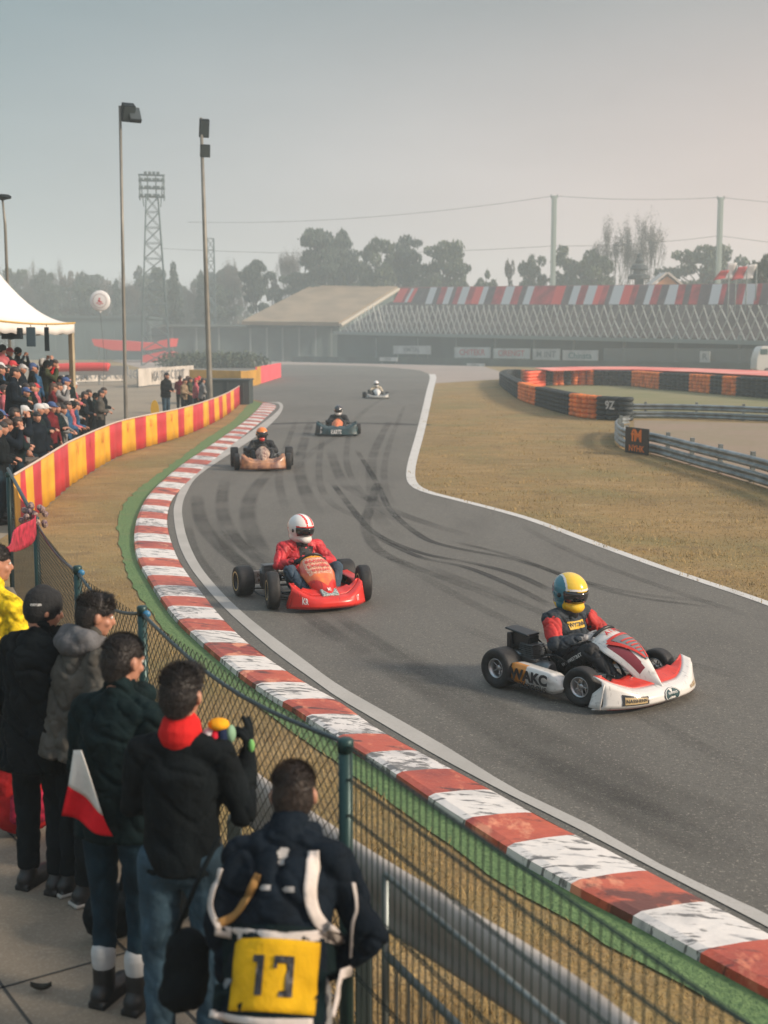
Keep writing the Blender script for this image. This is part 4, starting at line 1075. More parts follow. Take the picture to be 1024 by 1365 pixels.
# power line poles and wires
pole_m = M('pole_pale', (.30, .36, .33), .6)
pws = []
for px, row, Y, lab in ((739, 261, 228, 'pale power pole left of the bare tree'), (961, 263, 222, 'pale power pole in front of the wide dark tree')):
    p = P(px, row, Y); r = empty('power_pole', (p.x, Y, 0), 0, lab, 'power pole'); b = B()
    b.box((0, 0, p.z / 2), (.85, .7, p.z)); b.box((0, -.37, p.z / 2), (.28, .06, p.z - .2)); b.obj('pole', pole_m, r, bevel=.05)
    b = B(); b.box((0, 0, p.z - .25), (1.3, .25, .22)); b.obj('crossarm', pole_m, r)
    b = B()
    for x in (-.55, .55): b.lathe([(.07, 0), (.13, .1), (.07, .2), (.12, .3), (.05, .4)], (x, 0, p.z - .14), seg=8)
    b.obj('insulator', MATS['pillar_grey'], r)
    pws.append(p)
wm = M('wire_dark', (.06, .07, .07), .6)
def wire(a, b2, sag, lab):
    b = B(); pts = [lerp(a, b2, t / 24) - Vector((0, 0, sag * 4 * (t / 24) * (1 - t / 24))) for t in range(25)]
    b.tube(pts, .035, 4); o = b.obj('overhead_wire', wm); tag(o, lab, 'wire', 'overhead wires')
wire(pws[0], pws[1], .5, 'top overhead wire spanning between the two pale power poles'); wire(pws[1], P(1150, 278, 215), .2, 'top overhead wire running right from the power pole at the wide tree')
wire(P(250, 296, 265), pws[0], 1.5, 'top overhead wire running left from the left power pole')
wire(pws[0] - Vector((0, 0, 8.6)), pws[1] - Vector((0, 0, 6.4)), .5, 'lower overhead wire between the two power poles'); wire(pws[1] - Vector((0, 0, 6.4)), P(1150, 335, 215), .2, 'lower overhead wire running right past the wide dark tree')
wire(P(200, 330, 265), pws[0] - Vector((0, 0, 8.6)), 1.2, 'lower faint overhead wire running left above the trees')

# ---- trees
bark = M('bark', (.06, .05, .04), .9)
def leaf_mat(name, c1, c2):
    m = bpy.data.materials.new(name); m.use_nodes = True; n = m.node_tree; bs = n.nodes['Principled BSDF']; bs.inputs['Roughness'].default_value = .75
    at = n.nodes.new('ShaderNodeAttribute'); at.attribute_name = 'tint'; cr = n.nodes.new('ShaderNodeValToRGB'); n.links.new(at.outputs['Fac'], cr.inputs[0])
    cr.color_ramp.elements[0].color = (*c1, 1); cr.color_ramp.elements[1].color = (*c2, 1); n.links.new(cr.outputs[0], bs.inputs['Base Color']); return m
lf_dark = leaf_mat('needles_dark', (.018, .035, .028), (.05, .075, .05)); lf_mid = leaf_mat('leaves_mid', (.03, .05, .03), (.08, .10, .05)); lf_brown = leaf_mat('twigs_brown', (.07, .055, .045), (.13, .11, .09))
def crown_mesh(name, clumps, nleaf, size, mat, seed):
    """clumps: (centre, radii) in units of tree height/width; leaf faces gathered around the clump shells"""
    r = np.random.default_rng(seed); C = []; T = []
    vol = np.array([c[1][0] * c[1][2] for c in clumps]) ** .9; vol = vol / vol.sum()
    for (c, rd), fr in zip(clumps, vol):
        m = max(8, int(nleaf * fr)); d = r.normal(size=(m, 3)); d /= np.linalg.norm(d, axis=1)[:, None]; rr = r.uniform(.45, 1.0, m)[:, None] ** .6
        rr *= (1 + .18 * np.sin(d[:, :1] * 9 + seed) * np.sin(d[:, 2:] * 8))
        C.append(np.array(c) + d * rr * np.array(rd)); T.append(np.clip(r.normal(.45 + .25 * r.normal() * .6, .2, m), 0, 1))
    C = np.concatenate(C); T = np.concatenate(T); m = len(C)
    a = r.normal(size=(m, 3)); a /= np.linalg.norm(a, axis=1)[:, None]; b_ = np.cross(a, r.normal(size=(m, 3))); b_ /= np.linalg.norm(b_, axis=1)[:, None]
    s = size * r.uniform(.5, 1.3, m)[:, None]
    v = np.stack([C - a * s, C + b_ * s * .6, C + a * s, C - b_ * s * .6], 1).reshape(-1, 3)
    me = bpy.data.meshes.new(name); me.vertices.add(m * 4); me.vertices.foreach_set('co', v.ravel()); me.loops.add(m * 4); me.loops.foreach_set('vertex_index', np.arange(m * 4))
    me.polygons.add(m); me.polygons.foreach_set('loop_start', np.arange(m) * 4); me.polygons.foreach_set('loop_total', np.full(m, 4)); me.update()
    at = me.attributes.new('tint', 'FLOAT', 'POINT'); at.data.foreach_set('value', np.repeat(T, 4).astype(np.float32)); me.materials.append(mat); return me
def limbs(b, p, d, L, r, dep, rnd, spread, out, up=.15):
    q = p + d * L; b.tube([p, lerp(p, q, .5) + Vector((rnd.uniform(-1, 1), rnd.uniform(-1, 1), 0)) * L * .05, q], [r, r * .8, r * .6], 5 if dep > 1 else 3, cap=False)
    out.append((q, L))
    if dep == 0: return
    for k in range(rnd.choice((2, 3, 3))):
        nd = (d + Vector((rnd.uniform(-1, 1), rnd.uniform(-1, 1), rnd.uniform(-.3, .6))) * spread + Vector((0, 0, up))).normalized()
        limbs(b, q, nd, L * rnd.uniform(.6, .85), r * .6, dep - 1, rnd, spread, out, up)
PROTO = {}
def proto(kind, seed):
    """unit tree: height 1, crown width about 1 (x, y), origin at the foot"""
    key = (kind, seed)
    if key in PROTO: return PROTO[key]
    rnd = random.Random(seed * 17 + 3); cl = []; b = B(); tips = []
    if kind == 'bare':
        for k in range(5):
            d = Vector((rnd.uniform(-.5, .5), rnd.uniform(-.4, .4), 1)).normalized(); limbs(b, Vector((0, 0, .16)), d, .24, .012, 5, rnd, .42, tips, .25)
        b.tube([(0, 0, 0), (0, 0, .17)], [.03, .02], 6); tm = b.mesh('trunk')
        cm = crown_mesh('twigs', [(tuple(t), (.035, .035, .05)) for t, L in tips if t.z > .45], 2600, .006, lf_brown, seed); 
    else:
        b.tube([(0, 0, 0), (.01, 0, .4), (0, .01, .82)], [.035, .025, .008], 7, cap=False)
        if kind == 'pine':
            for k in range(30):
                z = rnd.uniform(.50, .95); a = rnd.uniform(0, 6.28); rad = rnd.uniform(.10, .42) * (1.2 - abs(z - .74) * 2.0)
                c = Vector((math.cos(a) * rad, math.sin(a) * rad, z)); cl.append((tuple(c), (rnd.uniform(.12, .22), rnd.uniform(.12, .2), rnd.uniform(.025, .05))))
                b.tube([(0, 0, z - .12), c], [.012, .004], 4, cap=False)
            cl.append(((0, 0, .94), (.16, .16, .05))); cl.append(((0, 0, .75), (.3, .3, .10)))
        elif kind == 'round':
            for k in range(32):
                a = rnd.uniform(0, 6.28); z = rnd.uniform(.42, .93); rad = .44 * math.sqrt(max(.05, 1 - ((z - .62) / .36) ** 2)) * rnd.uniform(.5, 1); c = Vector((math.cos(a) * rad, math.sin(a) * rad, z))
                cl.append((tuple(c), (rnd.uniform(.10, .18), rnd.uniform(.10, .18), rnd.uniform(.04, .07)))); b.tube([(0, 0, z - .15), c], [.01, .003], 4, cap=False)
        elif kind == 'cone':
            for k in range(16):
                z = .2 + .75 * k / 15; rad = .30 * (1 - z) + .02; a = k * 2.4; c = Vector((math.cos(a) * rad * .7, math.sin(a) * rad * .7, z)); cl.append((tuple(c), (rad + .06, rad + .06, .07)))
        elif kind == 'thin':
            for k in range(14):
                z = rnd.uniform(.3, .95); a = rnd.uniform(0, 6.28); rad = rnd.uniform(.05, .3); c = Vector((math.cos(a) * rad, math.sin(a) * rad, z)); cl.append((tuple(c), (.10, .10, .08))); b.tube([(0, 0, z - .2), c], [.01, .003], 4, cap=False)
        tm = b.mesh('trunk'); cm = crown_mesh('crown', cl, {'pine': 6500, 'round': 6500, 'cone': 3500, 'thin': 1800}[kind], .026, {'pine': lf_dark, 'round': lf_mid, 'cone': lf_dark, 'thin': lf_brown}[kind], seed)
    tm.materials.append(bark); PROTO[key] = (tm, cm); return PROTO[key]
def tree(name, kind, seed, px, row, wpx, Y, lab, group='trees behind the track', yaw=0):
    tm, cm = proto(kind, seed); p = P(px, row, Y); r = empty(name, (p.x, Y, 0), yaw, lab, 'tree', group); W_ = wpx * Y / 1700 / .82
    for nme, me in (('trunk', tm), ('crown', cm)):
        o = link(nme, me, r); o.scale = (W_, W_, p.z * 1.0)
    return r
T = [('pine_tree', 'pine', 1, 424, 303, 58, 262, 'tallest pine, leaning crown on the left of the pine group'), ('pine_tree', 'pine', 2, 456, 305, 44, 270, 'tall pine just right of the tallest one'),
     ('pine_tree', 'round', 3, 503, 316, 52, 262, 'broad dark tree with rounded top, third from left in the pine group'), ('pine_tree', 'pine', 4, 541, 312, 46, 268, 'dark pine with pointed top in the middle of the pine group'),
     ('pine_tree', 'round', 5, 591, 320, 62, 262, 'broad full dark tree at the right end of the pine group'), ('conifer', 'pine', 3, 341, 345, 36, 255, 'slim dark conifer standing alone right of the light masts'),
     ('shrub_tree', 'round', 2, 645, 354, 30, 258, 'small low tree right of the pine group'), ('young_tree', 'thin', 1, 679, 343, 26, 262, 'thin sparse tree left of the round tree by the power pole'),
     ('shrub_tree', 'round', 4, 712, 337, 40, 262, 'round tree just left of the left power pole'), ('evergreen_tree', 'round', 1, 768, 322, 66, 255, 'large dark tree right of the left power pole'),
     ('evergreen_tree', 'round', 3, 792, 338, 60, 250, 'lower dark tree joined to the large one behind the ornament'), ('bare_tree', 'bare', 1, 820, 300, 78, 262, 'tall leafless tree left of the ornament'),
     ('bare_tree', 'bare', 2, 858, 293, 74, 262, 'tall leafless tree right behind the ornament'), ('evergreen_tree', 'round', 5, 935, 326, 86, 250, 'wide dark rounded tree left of the right power pole'),
     ('evergreen_tree', 'round', 2, 978, 334, 78, 252, 'wide dark tree right of the right power pole'), ('evergreen_tree', 'round', 4, 1024, 336, 50, 170, 'very dark tree cut off by the right edge'),
     ('conifer', 'cone', 1, 231, 351, 34, 262, 'dark conifer right of the lattice tower'), ('conifer', 'cone', 2, 268, 362, 30, 272, 'conifer between lattice tower and thicker light mast'),
     ('bare_tree', 'bare', 3, 385, 334, 46, 285, 'pale leafless tree left of the tallest pine'), ('bare_tree', 'bare', 4, 310, 350, 44, 290, 'pale leafless tree right of the thicker light mast'),
     ('young_tree', 'thin', 2, 362, 356, 34, 280, 'sparse tree between slim conifer and leafless tree'), ('pine_tree', 'round', 3, 470, 345, 60, 282, 'hazy tree filling between pines, behind the tan roof'),
     ('shrub_tree', 'round', 1, 560, 348, 70, 285, 'low hazy tree behind the right pines'), ('shrub_tree', 'round', 5, 395, 362, 60, 276, 'low dark tree behind the tan roof top')]
for t in T: tree(*t)
random.seed(21)
kinds = ['round', 'pine', 'cone', 'thin', 'round', 'bare']
for i in range(40):
    px = 6 + i * 8.1 + random.uniform(-4, 4); Y = random.uniform(285, 340); kd = kinds[random.randrange(6)]
    tree('hazy_tree', kd, 1 + i % 5 if kd in ('round', 'pine') else 1 + i % 2, px, random.uniform(352, 384), random.uniform(26, 48), Y, {'round': 'pale round crowned', 'pine': 'pale flat topped', 'cone': 'pale conical', 'thin': 'pale sparse', 'bare': 'pale leafless'}[kd] + ' tree dissolved in the mist of the far wood at left', 'trees dissolved in mist at left', random.uniform(0, 6))
# far wood as one mass behind everything
cl = []; rnd = random.Random(9)
for i in range(150):
    x = lerp(-140, 170, i / 149) ; h = rnd.uniform(8, 15) * (1.0 if x < 0 else .75); cl.append(((x, 370 + rnd.uniform(-8, 8), h * .55), (rnd.uniform(4, 7), 5, h * .55)))
wm_ = crown_mesh('far_wood', cl, 26000, .8, lf_mid, 4); o = link('far_wood', wm_); tag(o, 'far wood along the horizon fading into mist', None, None, 'stuff')
hd = crown_mesh('hedge', [((P(px, 0, 165).x, 167 + (px % 3), .9), (2.8, 1.6, 1.2)) for px in range(215, 330, 9)], 5000, .22, lf_mid, 8)
o = link('hedge', hd); tag(o, 'low ragged grey green hedge far behind the cream cloth banner', 'hedge')

# ---- tent
tent_w = M('tent_white', (.74, .71, .68), .6, noise=(.8, .08), bump=(2, .2)); 
tc_ = P(98, 430, 30); TZ = 3 + (460 - 427) / 1700 * 30
ctr = Vector((-10.45, 32.2, 0)); hw = 1.95; yaw = R(-14)
tent = empty('marquee', ctr, yaw, 'white peaked marquee with yellow trim over the crowd at left', 'marquee')
Za = 6.1
b = B(); cs = [(-hw, -hw), (hw, -hw), (hw, hw), (-hw, hw)]
for i in range(4):
    c0, c1 = cs[i], cs[(i + 1) % 4]
    def f(u, v, c0=c0, c1=c1):
        e_ = Vector((lerp(c0[0], c1[0], u), lerp(c0[1], c1[1], u), TZ - .05 * math.sin(math.pi * u))); s = 1 - v
        rr = (s) ** 1.0
        z = TZ + (Za - TZ) * (v ** 1.75) - .10 * math.sin(math.pi * v) 
        return Vector((e_.x * rr, e_.y * rr, z if v > 0 else e_.z)) + Vector((0, 0, .06 * math.sin(math.pi * u) * -math.sin(math.pi * v)))
    b.grid(f, 12, 14)
bmesh.ops.remove_doubles(b.bm, verts=b.bm.verts, dist=.01)
b.obj('roof', tent_w, tent, smooth=True)
for i in range(4):
    c0, c1 = Vector((*cs[i], 0)), Vector((*cs[(i + 1) % 4], 0))
    b = B(); b.grid(lambda u, v: lerp(c0, c1, u) * 1.005 + Vector((0, 0, TZ - .05 * math.sin(math.pi * u) - .02 - .26 * v + .02 * math.sin(u * 40))), 30, 2); b.obj('valance', tent_w, tent, smooth=True, solid=.01)
    b = B(); b.tube([lerp(c0, c1, k / 10) * 1.01 + Vector((0, 0, TZ - .05 * math.sin(math.pi * k / 10) - .01)) for k in range(11)], .02, 6); b.obj('trim', M('trim_yellow', (.62, .38, .08), .5), tent)
    b = B(); b.box((c0.x * .97, c0.y * .97, TZ / 2 - .05), (.12, .12, TZ - .1)); b.obj('leg', M('leg_tan', (.36, .30, .20), .5, noise=(2, .2)), tent, bevel=.01)
b = B(); b.lathe([(.06, 0), (.05, .2), (.015, .35)], (0, 0, Za - .05), seg=8); b.obj('finial', tent_w, tent)
b = B(); b.poly([(hw - .15, -hw + .1, TZ - .28), (hw - .75, -hw + .1, TZ - .30), (hw - .95, -hw + .1, TZ - .62), (hw - .2, -hw + .1, TZ - .66)]); b.obj('pennant', M('pennant_yellow', (.70, .42, .12), .6), tent, solid=.01)
# speaker and banners hanging under the tent edge
for px, r0, r1, w_, Y, m, lab in ((16, 437, 452, 26, 30.9, lampk, 'black loudspeaker box hanging under the marquee edge'), (41, 436, 462, 12, 30.9, M('hang_navy', (.03, .06, .08), .7), 'dark narrow cloth hanging under the marquee'), (62, 436, 468, 6, 30.9, lampk, 'black strap like cloth hanging right under the marquee')):
    p0, p1 = P(px, r0, Y), P(px, r1, Y); b = B(); ww = w_ * Y / 1700
    b.box((0, 0, (p0.z + p1.z) / 2), (ww, .2 if w_ > 20 else .05, p0.z - p1.z)); 
    if w_ > 20: b.lathe([(.14, 0), (.16, -.02), (.06, .02)], (0, -.1, (p0.z + p1.z) / 2), 'Y', 12)
    b.tube([(0, 0, p0.z), (0, 0, TZ - .1)], .015, 4)
    o = b.obj('loudspeaker' if w_ > 20 else 'hanging_cloth', m, bevel=.01); o.location = (p0.x, Y, 0); tag(o, lab, 'loudspeaker' if w_ > 20 else 'cloth')

# ---- round white balloon with red emblem
c = P(133.5, 401, 60); bl_ = empty('balloon', c, 0, 'round white foil balloon with small red emblem floating left of the masts', 'balloon'); rb_ = 13.5 * 60 / 1700
b = B(); b.ell((0, 0, 0), (rb_, rb_ * .22, rb_), seg=32); b.lathe([(.02, -rb_ - .08), (.05, -rb_ - .04), (.03, -rb_)], seg=8); b.obj('envelope', M('balloon_white', (.72, .70, .70), .4), bl_, smooth=True)
def onball(x, y, e=.012): 
    return Vector((x, -.22 * math.sqrt(max(.001, rb_ ** 2 - x * x - y * y)) - e, y))
b = B()
for (x, y, w_, h_) in ((0, .10, .05, .07), (-.02, .0, .07, .09), (.05, -.05, .09, .05), (-.10, -.10, .10, .03), (.10, -.12, .12, .03), (.0, -.16, .1, .025)):
    b.grid(lambda u, v: onball(x + (u - .5) * w_ * (1 + .4 * v), y + (v - .5) * h_), 3, 3)
b.obj('emblem', M('emblem_red', (.55, .04, .06), .5), bl_)
b = B()
for k in range(36):
    a = 2 * math.pi * k / 36; a2 = 2 * math.pi * (k + .7) / 36
    b.poly([onball(math.cos(q) * rr, math.sin(q) * rr) for q, rr in ((a, .30), (a2, .30), (a2, .33), (a, .33))])
b.obj('emblem_ring', M('emblem_grey', (.40, .32, .32), .5), bl_)
b = B(); b.tube([(0, 0, -rb_ - .08), (.1, .1, -2.5), (0, 0, -c.z + .1)], .008, 4); b.obj('tether', wm, bl_)

# yellow round marshal paddle and dark box by the second banner
p = G(177, 590); r = empty('marshal_paddle', (p.x, p.y + 4, 0), 0, 'yellow disc on a short stick behind the striped barrier by the nearer mast', 'sign'); zc = P(177, 546, p.y + 4).z
b = B(); b.cyl((0, 0, 0), (0, 0, zc), .025, seg=8); b.obj('stick', lampk, r); b = B(); b.lathe([(.001, -.01), (.26, -.01), (.26, .01), (.001, .01)], (0, -.04, zc), 'Y', 20)
o = b.obj('disc', M('paddle_yellow', (.60, .36, .04), .5), r); o.scale = (.55, 1, 1.25); o.location = (0, 0, -zc * .25)
b = B(); c = P(296, 520, 66); b.box((c.x, 66, .6), (3.0, 2, 1.2)); b.box((c.x, 66, 1.24), (3.1, 2.1, .08))
for x in (-1.2, -.4, .4, 1.2): b.box((c.x + x, 64.97, .6), (.06, .06, 1.1))
o = b.obj('dark_kiosk', M('kiosk_dark', (.03, .045, .048), .7)); tag(o, 'low black kiosk below the orange wall at the end of the striped barrier', 'kiosk')
# ================================================================== FIGURES
def rotm(yaw=0, pitch=0, roll=0):
    return Matrix.Rotation(R(yaw), 3, 'Z') @ Matrix.Rotation(R(pitch), 3, 'X') @ Matrix.Rotation(R(roll), 3, 'Y')
skin = M('skin', (.42, .20, .13), .5, noise=(30, .12)); skin_ear = M('skin_ear', (.55, .16, .11), .5)
hair_m = M('hair_dark', (.016, .012, .011), .5, noise=(60, .5), bump=(90, .8)); hair_b = M('hair_brown', (.028, .017, .012), .5, noise=(60, .5), bump=(90, .8))
eye_w = M('eye_white', (.6, .58, .55), .3); eye_k = M('eye_dark', (.02, .012, .01), .2)

def hand(b, wrist, d, n, r=.009, curl=25, mir=1, scale=1.0, spread=4, curls=None, thumb=35):
    """palm and five jointed fingers; d = direction of the hand, n = palm normal (side the fingers close to)"""
    d = Vector(d).normalized(); n = Vector(n); n = (n - d * n.dot(d)).normalized(); s = d.cross(n).normalized() * mir; w = Vector(wrist); k = scale
    b.ecap(w + d * .012 * k, w + d * .075 * k, (.030 * k, .016 * k), (.038 * k, .014 * k), side=s, seg=14)
    for i, (off, L) in enumerate(((-.030, .070), (-.010, .080), (.010, .075), (.029, .060))):
        c_ = curls[i] if curls else curl
        a = w + d * .080 * k + s * off * k; ang = R(spread * (i - 1.5)); dd = (d * math.cos(ang) + s * math.sin(ang)).normalized(); t = 0
        for seg_, f in enumerate((.45, .31, .24)):
            t += c_ * (1, 1.2, .8)[seg_]; dv = dd * math.cos(R(t)) + n * math.sin(R(t)); e_ = a + dv * L * f * k
            b.ecap(a, e_, r * k * (1 - .08 * seg_), r * k * (.93 - .08 * seg_), seg=10); a = e_
    a = w + d * .028 * k - s * .028 * k; dv = (d * math.cos(R(thumb + 10)) - s * math.sin(R(thumb + 10)) + n * .35).normalized(); e_ = a + dv * .036 * k
    b.ecap(a, e_, r * 1.35 * k, r * 1.1 * k, seg=10); dv2 = (dv + d * .5).normalized(); b.ecap(e_, e_ + dv2 * .03 * k, r * 1.08 * k, r * .92 * k, seg=10)

def stand_pose(h=1.75, lean=0, yaw_head=0, pitch_head=0, arms='down', stance=.10, side=0.0, hip_shift=0.0, knee=0.0, twist=0):
    """joints in metres for a figure facing +y; lean bends the trunk forward at the hips"""
    k = h / 1.75; J = {}
    for s, n in ((-1, 'L'), (1, 'R')):     # -x is the figure's left when facing +y? (left = -x)
        J['ankle' + n] = Vector((s * stance, 0, .085)); J['knee' + n] = Vector((s * (stance + .005), .02 + knee, .50)); J['hip' + n] = Vector((s * .095, 0, .92))
    J['pelvis'] = Vector((0, 0, .95)); J['waist'] = Vector((0, 0, 1.10)); J['chest'] = Vector((0, .0, 1.30)); J['neck'] = Vector((0, -.012, 1.46)); J['head'] = Vector((0, .012, 1.625))
    for s, n in ((-1, 'L'), (1, 'R')): J['sh' + n] = Vector((s * .172, -.01, 1.388))
    A = {'down': ((.225, .01, 1.14), (.23, .09, .89)), 'front': ((.22, .02, 1.15), (.11, .25, 1.12)), 'pocket': ((.235, -.04, 1.15), (.17, .08, .96)), 'rail': ((.27, .12, 1.20), (.16, .34, 1.24)),
         'up': ((.34, .10, 1.48), (.24, .16, 1.72)), 'camera': ((.26, .20, 1.27), (.07, .24, 1.55)), 'elbow': ((.40, .13, 1.17), (.22, .30, 1.14)), 'fold': ((.26, .07, 1.17), (.0, .22, 1.20)), 'raise': ((.285, .075, 1.14), (.315, .26, 1.30))}
    if isinstance(arms, str): arms = (arms, arms)
    for (s, n), a in zip(((-1, 'L'), (1, 'R')), arms):
        e_, w_ = A[a] if isinstance(a, str) else a
        J['el' + n] = Vector((s * e_[0], e_[1], e_[2])); J['wr' + n] = Vector((s * w_[0], w_[1], w_[2]))
    m = Matrix.Rotation(R(-lean), 3, 'X') @ Matrix.Rotation(R(side), 3, 'Y') @ Matrix.Rotation(R(twist), 3, 'Z'); piv = J['pelvis'].copy(); sh_ = Vector((0, hip_shift, 0))
    for n in ('waist', 'chest', 'neck', 'head', 'shL', 'shR', 'elL', 'elR', 'wrL', 'wrR'): J[n] = piv + m @ (J[n] - piv)
    for n in ('hipL', 'hipR', 'pelvis', 'waist', 'chest', 'neck', 'head', 'shL', 'shR', 'elL', 'elR', 'wrL', 'wrR'): J[n] += sh_
    for n in ('kneeL', 'kneeR'): J[n] += sh_ * .5
    J = {n: v * k for n, v in J.items()}
    J['hm'] = rotm(yaw_head, pitch_head - lean * .6); J['k'] = k; return J

def add_head(b, J, ears=True, face=True):
    k = J.get('k', 1); m = J['hm']; c = J['head']; T = lambda x, y, z: c + m @ Vector((x, y, z)) * k
    b.ell(T(0, -.008, .02), (.077 * k, .098 * k, .098 * k), m); b.ell(T(0, .022, -.035), (.062 * k, .072 * k, .080 * k), m); b.ell(T(0, .060, -.085), (.030 * k, .026 * k, .024 * k), m)
    if face:
        b.ecap(T(0, .088, .012), T(0, .108, -.028), .010 * k, .014 * k, seg=10); b.ell(T(0, .088, -.055), (.026 * k, .012 * k, .010 * k), m)
        for s in (-1, 1): b.ell(T(s * .036, .074, .022), (.022 * k, .014 * k, .010 * k), m); b.ell(T(s * .045, .060, -.025), (.022 * k, .02 * k, .022 * k), m)
    if ears:
        for s in (-1, 1): b.ell(T(s * .080, -.005, -.005), (.012 * k, .019 * k, .032 * k), m @ Matrix.Rotation(R(s * 18), 3, 'Z'))
    b.ecap(J['neck'] - Vector((0, 0, .03)), c + m @ Vector((0, -.02, -.06)) * k, .060 * k, .055 * k)

def figure_body(J, vox, hands=(None, None), name='body'):
    """skin: one continuous surface from scalp to soles"""
    b = B(); k = J['k']; add_head(b, J); sd = (J['shR'] - J['shL']).normalized()
    b.ecap(J['pelvis'], J['waist'], (.145 * k, .10 * k), (.125 * k, .09 * k), side=sd); b.ecap(J['waist'], J['chest'], (.125 * k, .09 * k), (.155 * k, .105 * k), side=sd)
    b.ecap(J['chest'], lerp(J['chest'], J['neck'], .75), (.155 * k, .105 * k), (.09 * k, .07 * k), side=sd)
    for n in 'LR':
        b.ecap(lerp(J['neck'], J['sh' + n], .3) - Vector((0, 0, .015)), J['sh' + n] - Vector((0, 0, .015)), .042 * k, .040 * k)
        b.ecap(J['sh' + n] - Vector((0, 0, .015)), J['el' + n], .040 * k, .032 * k); b.ecap(J['el' + n], J['wr' + n], .032 * k, .025 * k)
        b.ecap(J['hip' + n], J['knee' + n], .072 * k, .046 * k); b.ecap(J['knee' + n], J['ankle' + n], .045 * k, .034 * k)
        ft = J.get('foot' + n, Vector((0, 1, 0))); b.ecap(J['ankle' + n] - Vector((0, 0, .035)) - ft * .03, J['ankle' + n] - Vector((0, 0, .045)) + ft * .13, (.033, .03), (.036, .022))
        hd = hands['LR'.index(n)]
        d0 = (J['wr' + n] - J['el' + n]).normalized()
        if hd is None: hd = dict(d=d0, n=Vector((0, 0, -1)) if abs(d0.z) < .7 else Vector((1 if n == 'L' else -1, 0, 0)))
        if hd != 'none': hand(b, J['wr' + n], hd['d'], hd['n'], r=max(.009, vox * .75), curl=hd.get('curl', 28), mir=hd.get('mir', 1 if n == 'R' else -1), scale=k, curls=hd.get('curls'), spread=hd.get('spread', 4))
    return b.blob(name, skin, vox=vox, it=2, make=False)

def mesh_hair(J, vox, style='short', name='hair'):
    b = B(); k = J['k']; m = J['hm']; c = J['head']; T = lambda x, y, z: c + m @ Vector((x, y, z)) * k
    g = {'short': 0, 'quiff': .004, 'bald': 0, 'beanie': .008, 'cap': .004, 'long': .006}[style]
    b.ell(T(0, -.010, .050), ((.082 + g) * k, (.102 + g) * k, (.080 + g) * k), m); b.ell(T(0, -.045, .005), ((.082 + g) * k, (.068 + g) * k, (.088 + g) * k), m)
    if style != 'beanie': b.ell(T(0, -.060, -.045), (.058 * k, .042 * k, .052 * k), m)
    if style == 'quiff':
        for i in range(9): 
            a = (i - 4) / 4; b.ecap(T(a * .05, .03, .085), T(a * .055 + .006, .055 - abs(a) * .02, .118 - abs(a) * .012), .026 * k, .016 * k, seg=8)
        pass
    if style == 'long': b.ecap(T(0, -.07, .0), T(0, -.08, -.16), (.085 * k, .05 * k), (.07 * k, .03 * k), side=m @ Vector((1, 0, 0)))
    if style == 'beanie': b.ecap(T(0, -.012, .03), T(0, -.012, .012), (.094 * k, .112 * k), (.094 * k, .112 * k), side=m @ Vector((1, 0, 0))); b.ell(T(0, -.02, .105), (.05 * k, .06 * k, .04 * k), m)
    if style == 'cap': b.ecap(T(0, .07, .045), T(0, .15, .035), (.072 * k, .012 * k), (.055 * k, .008 * k), side=m @ Vector((1, 0, 0)))
    d = [(.02, .012)] if style in ('short', 'quiff', 'long') and vox < .012 else None
    me = b.blob(name, hair_m, vox=vox, it=2, disp=None if vox > .012 else [(.03, .008)], make=False)
    if vox < .012 and style in ('short', 'quiff'):      # strands standing out of the mass
        r = np.random.default_rng(5); n_ = len(me.vertices); co = np.empty(n_ * 3); no = np.empty(n_ * 3); me.vertices.foreach_get('co', co); me.vertices.foreach_get('normal', no); co = co.reshape(-1, 3); no = no.reshape(-1, 3)
        mm = np.array(m); ii = r.integers(n_, size=9000); P0 = co[ii]; N0 = no[ii]; lo = (P0 - np.array(c)) @ mm
        L_ = np.where(lo[:, 2] < .04, r.uniform(.006, .013, 9000), r.uniform(.010, .022 if style == 'short' else .032, 9000))[:, None]
        fl = np.stack([lo[:, 0] * 2, np.where(lo[:, 1] > 0, .6 if style == 'quiff' else -.3, -.3), np.where(lo[:, 2] < .05, -1, .35)], 1) @ mm.T
        fl /= np.linalg.norm(fl, axis=1)[:, None]; D = N0 * .75 + fl * .8 + r.normal(size=(9000, 3)) * .22; D /= np.linalg.norm(D, axis=1)[:, None]
        T_ = np.cross(N0, D); T_ /= np.linalg.norm(T_, axis=1)[:, None] + 1e-6; T_ *= .0011
        V = np.stack([P0 - T_ - N0 * .002, P0 + T_ - N0 * .002, P0 + D * L_], 1).reshape(-1, 3)
        m2 = bpy.data.meshes.new('strands'); m2.from_pydata([tuple(v) for v in V], [], [(3 * q, 3 * q + 1, 3 * q + 2) for q in range(9000)])
        bm = bmesh.new(); bm.from_mesh(me); bm.from_mesh(m2); bm.to_mesh(me); bm.free(); bpy.data.meshes.remove(m2)
    return me

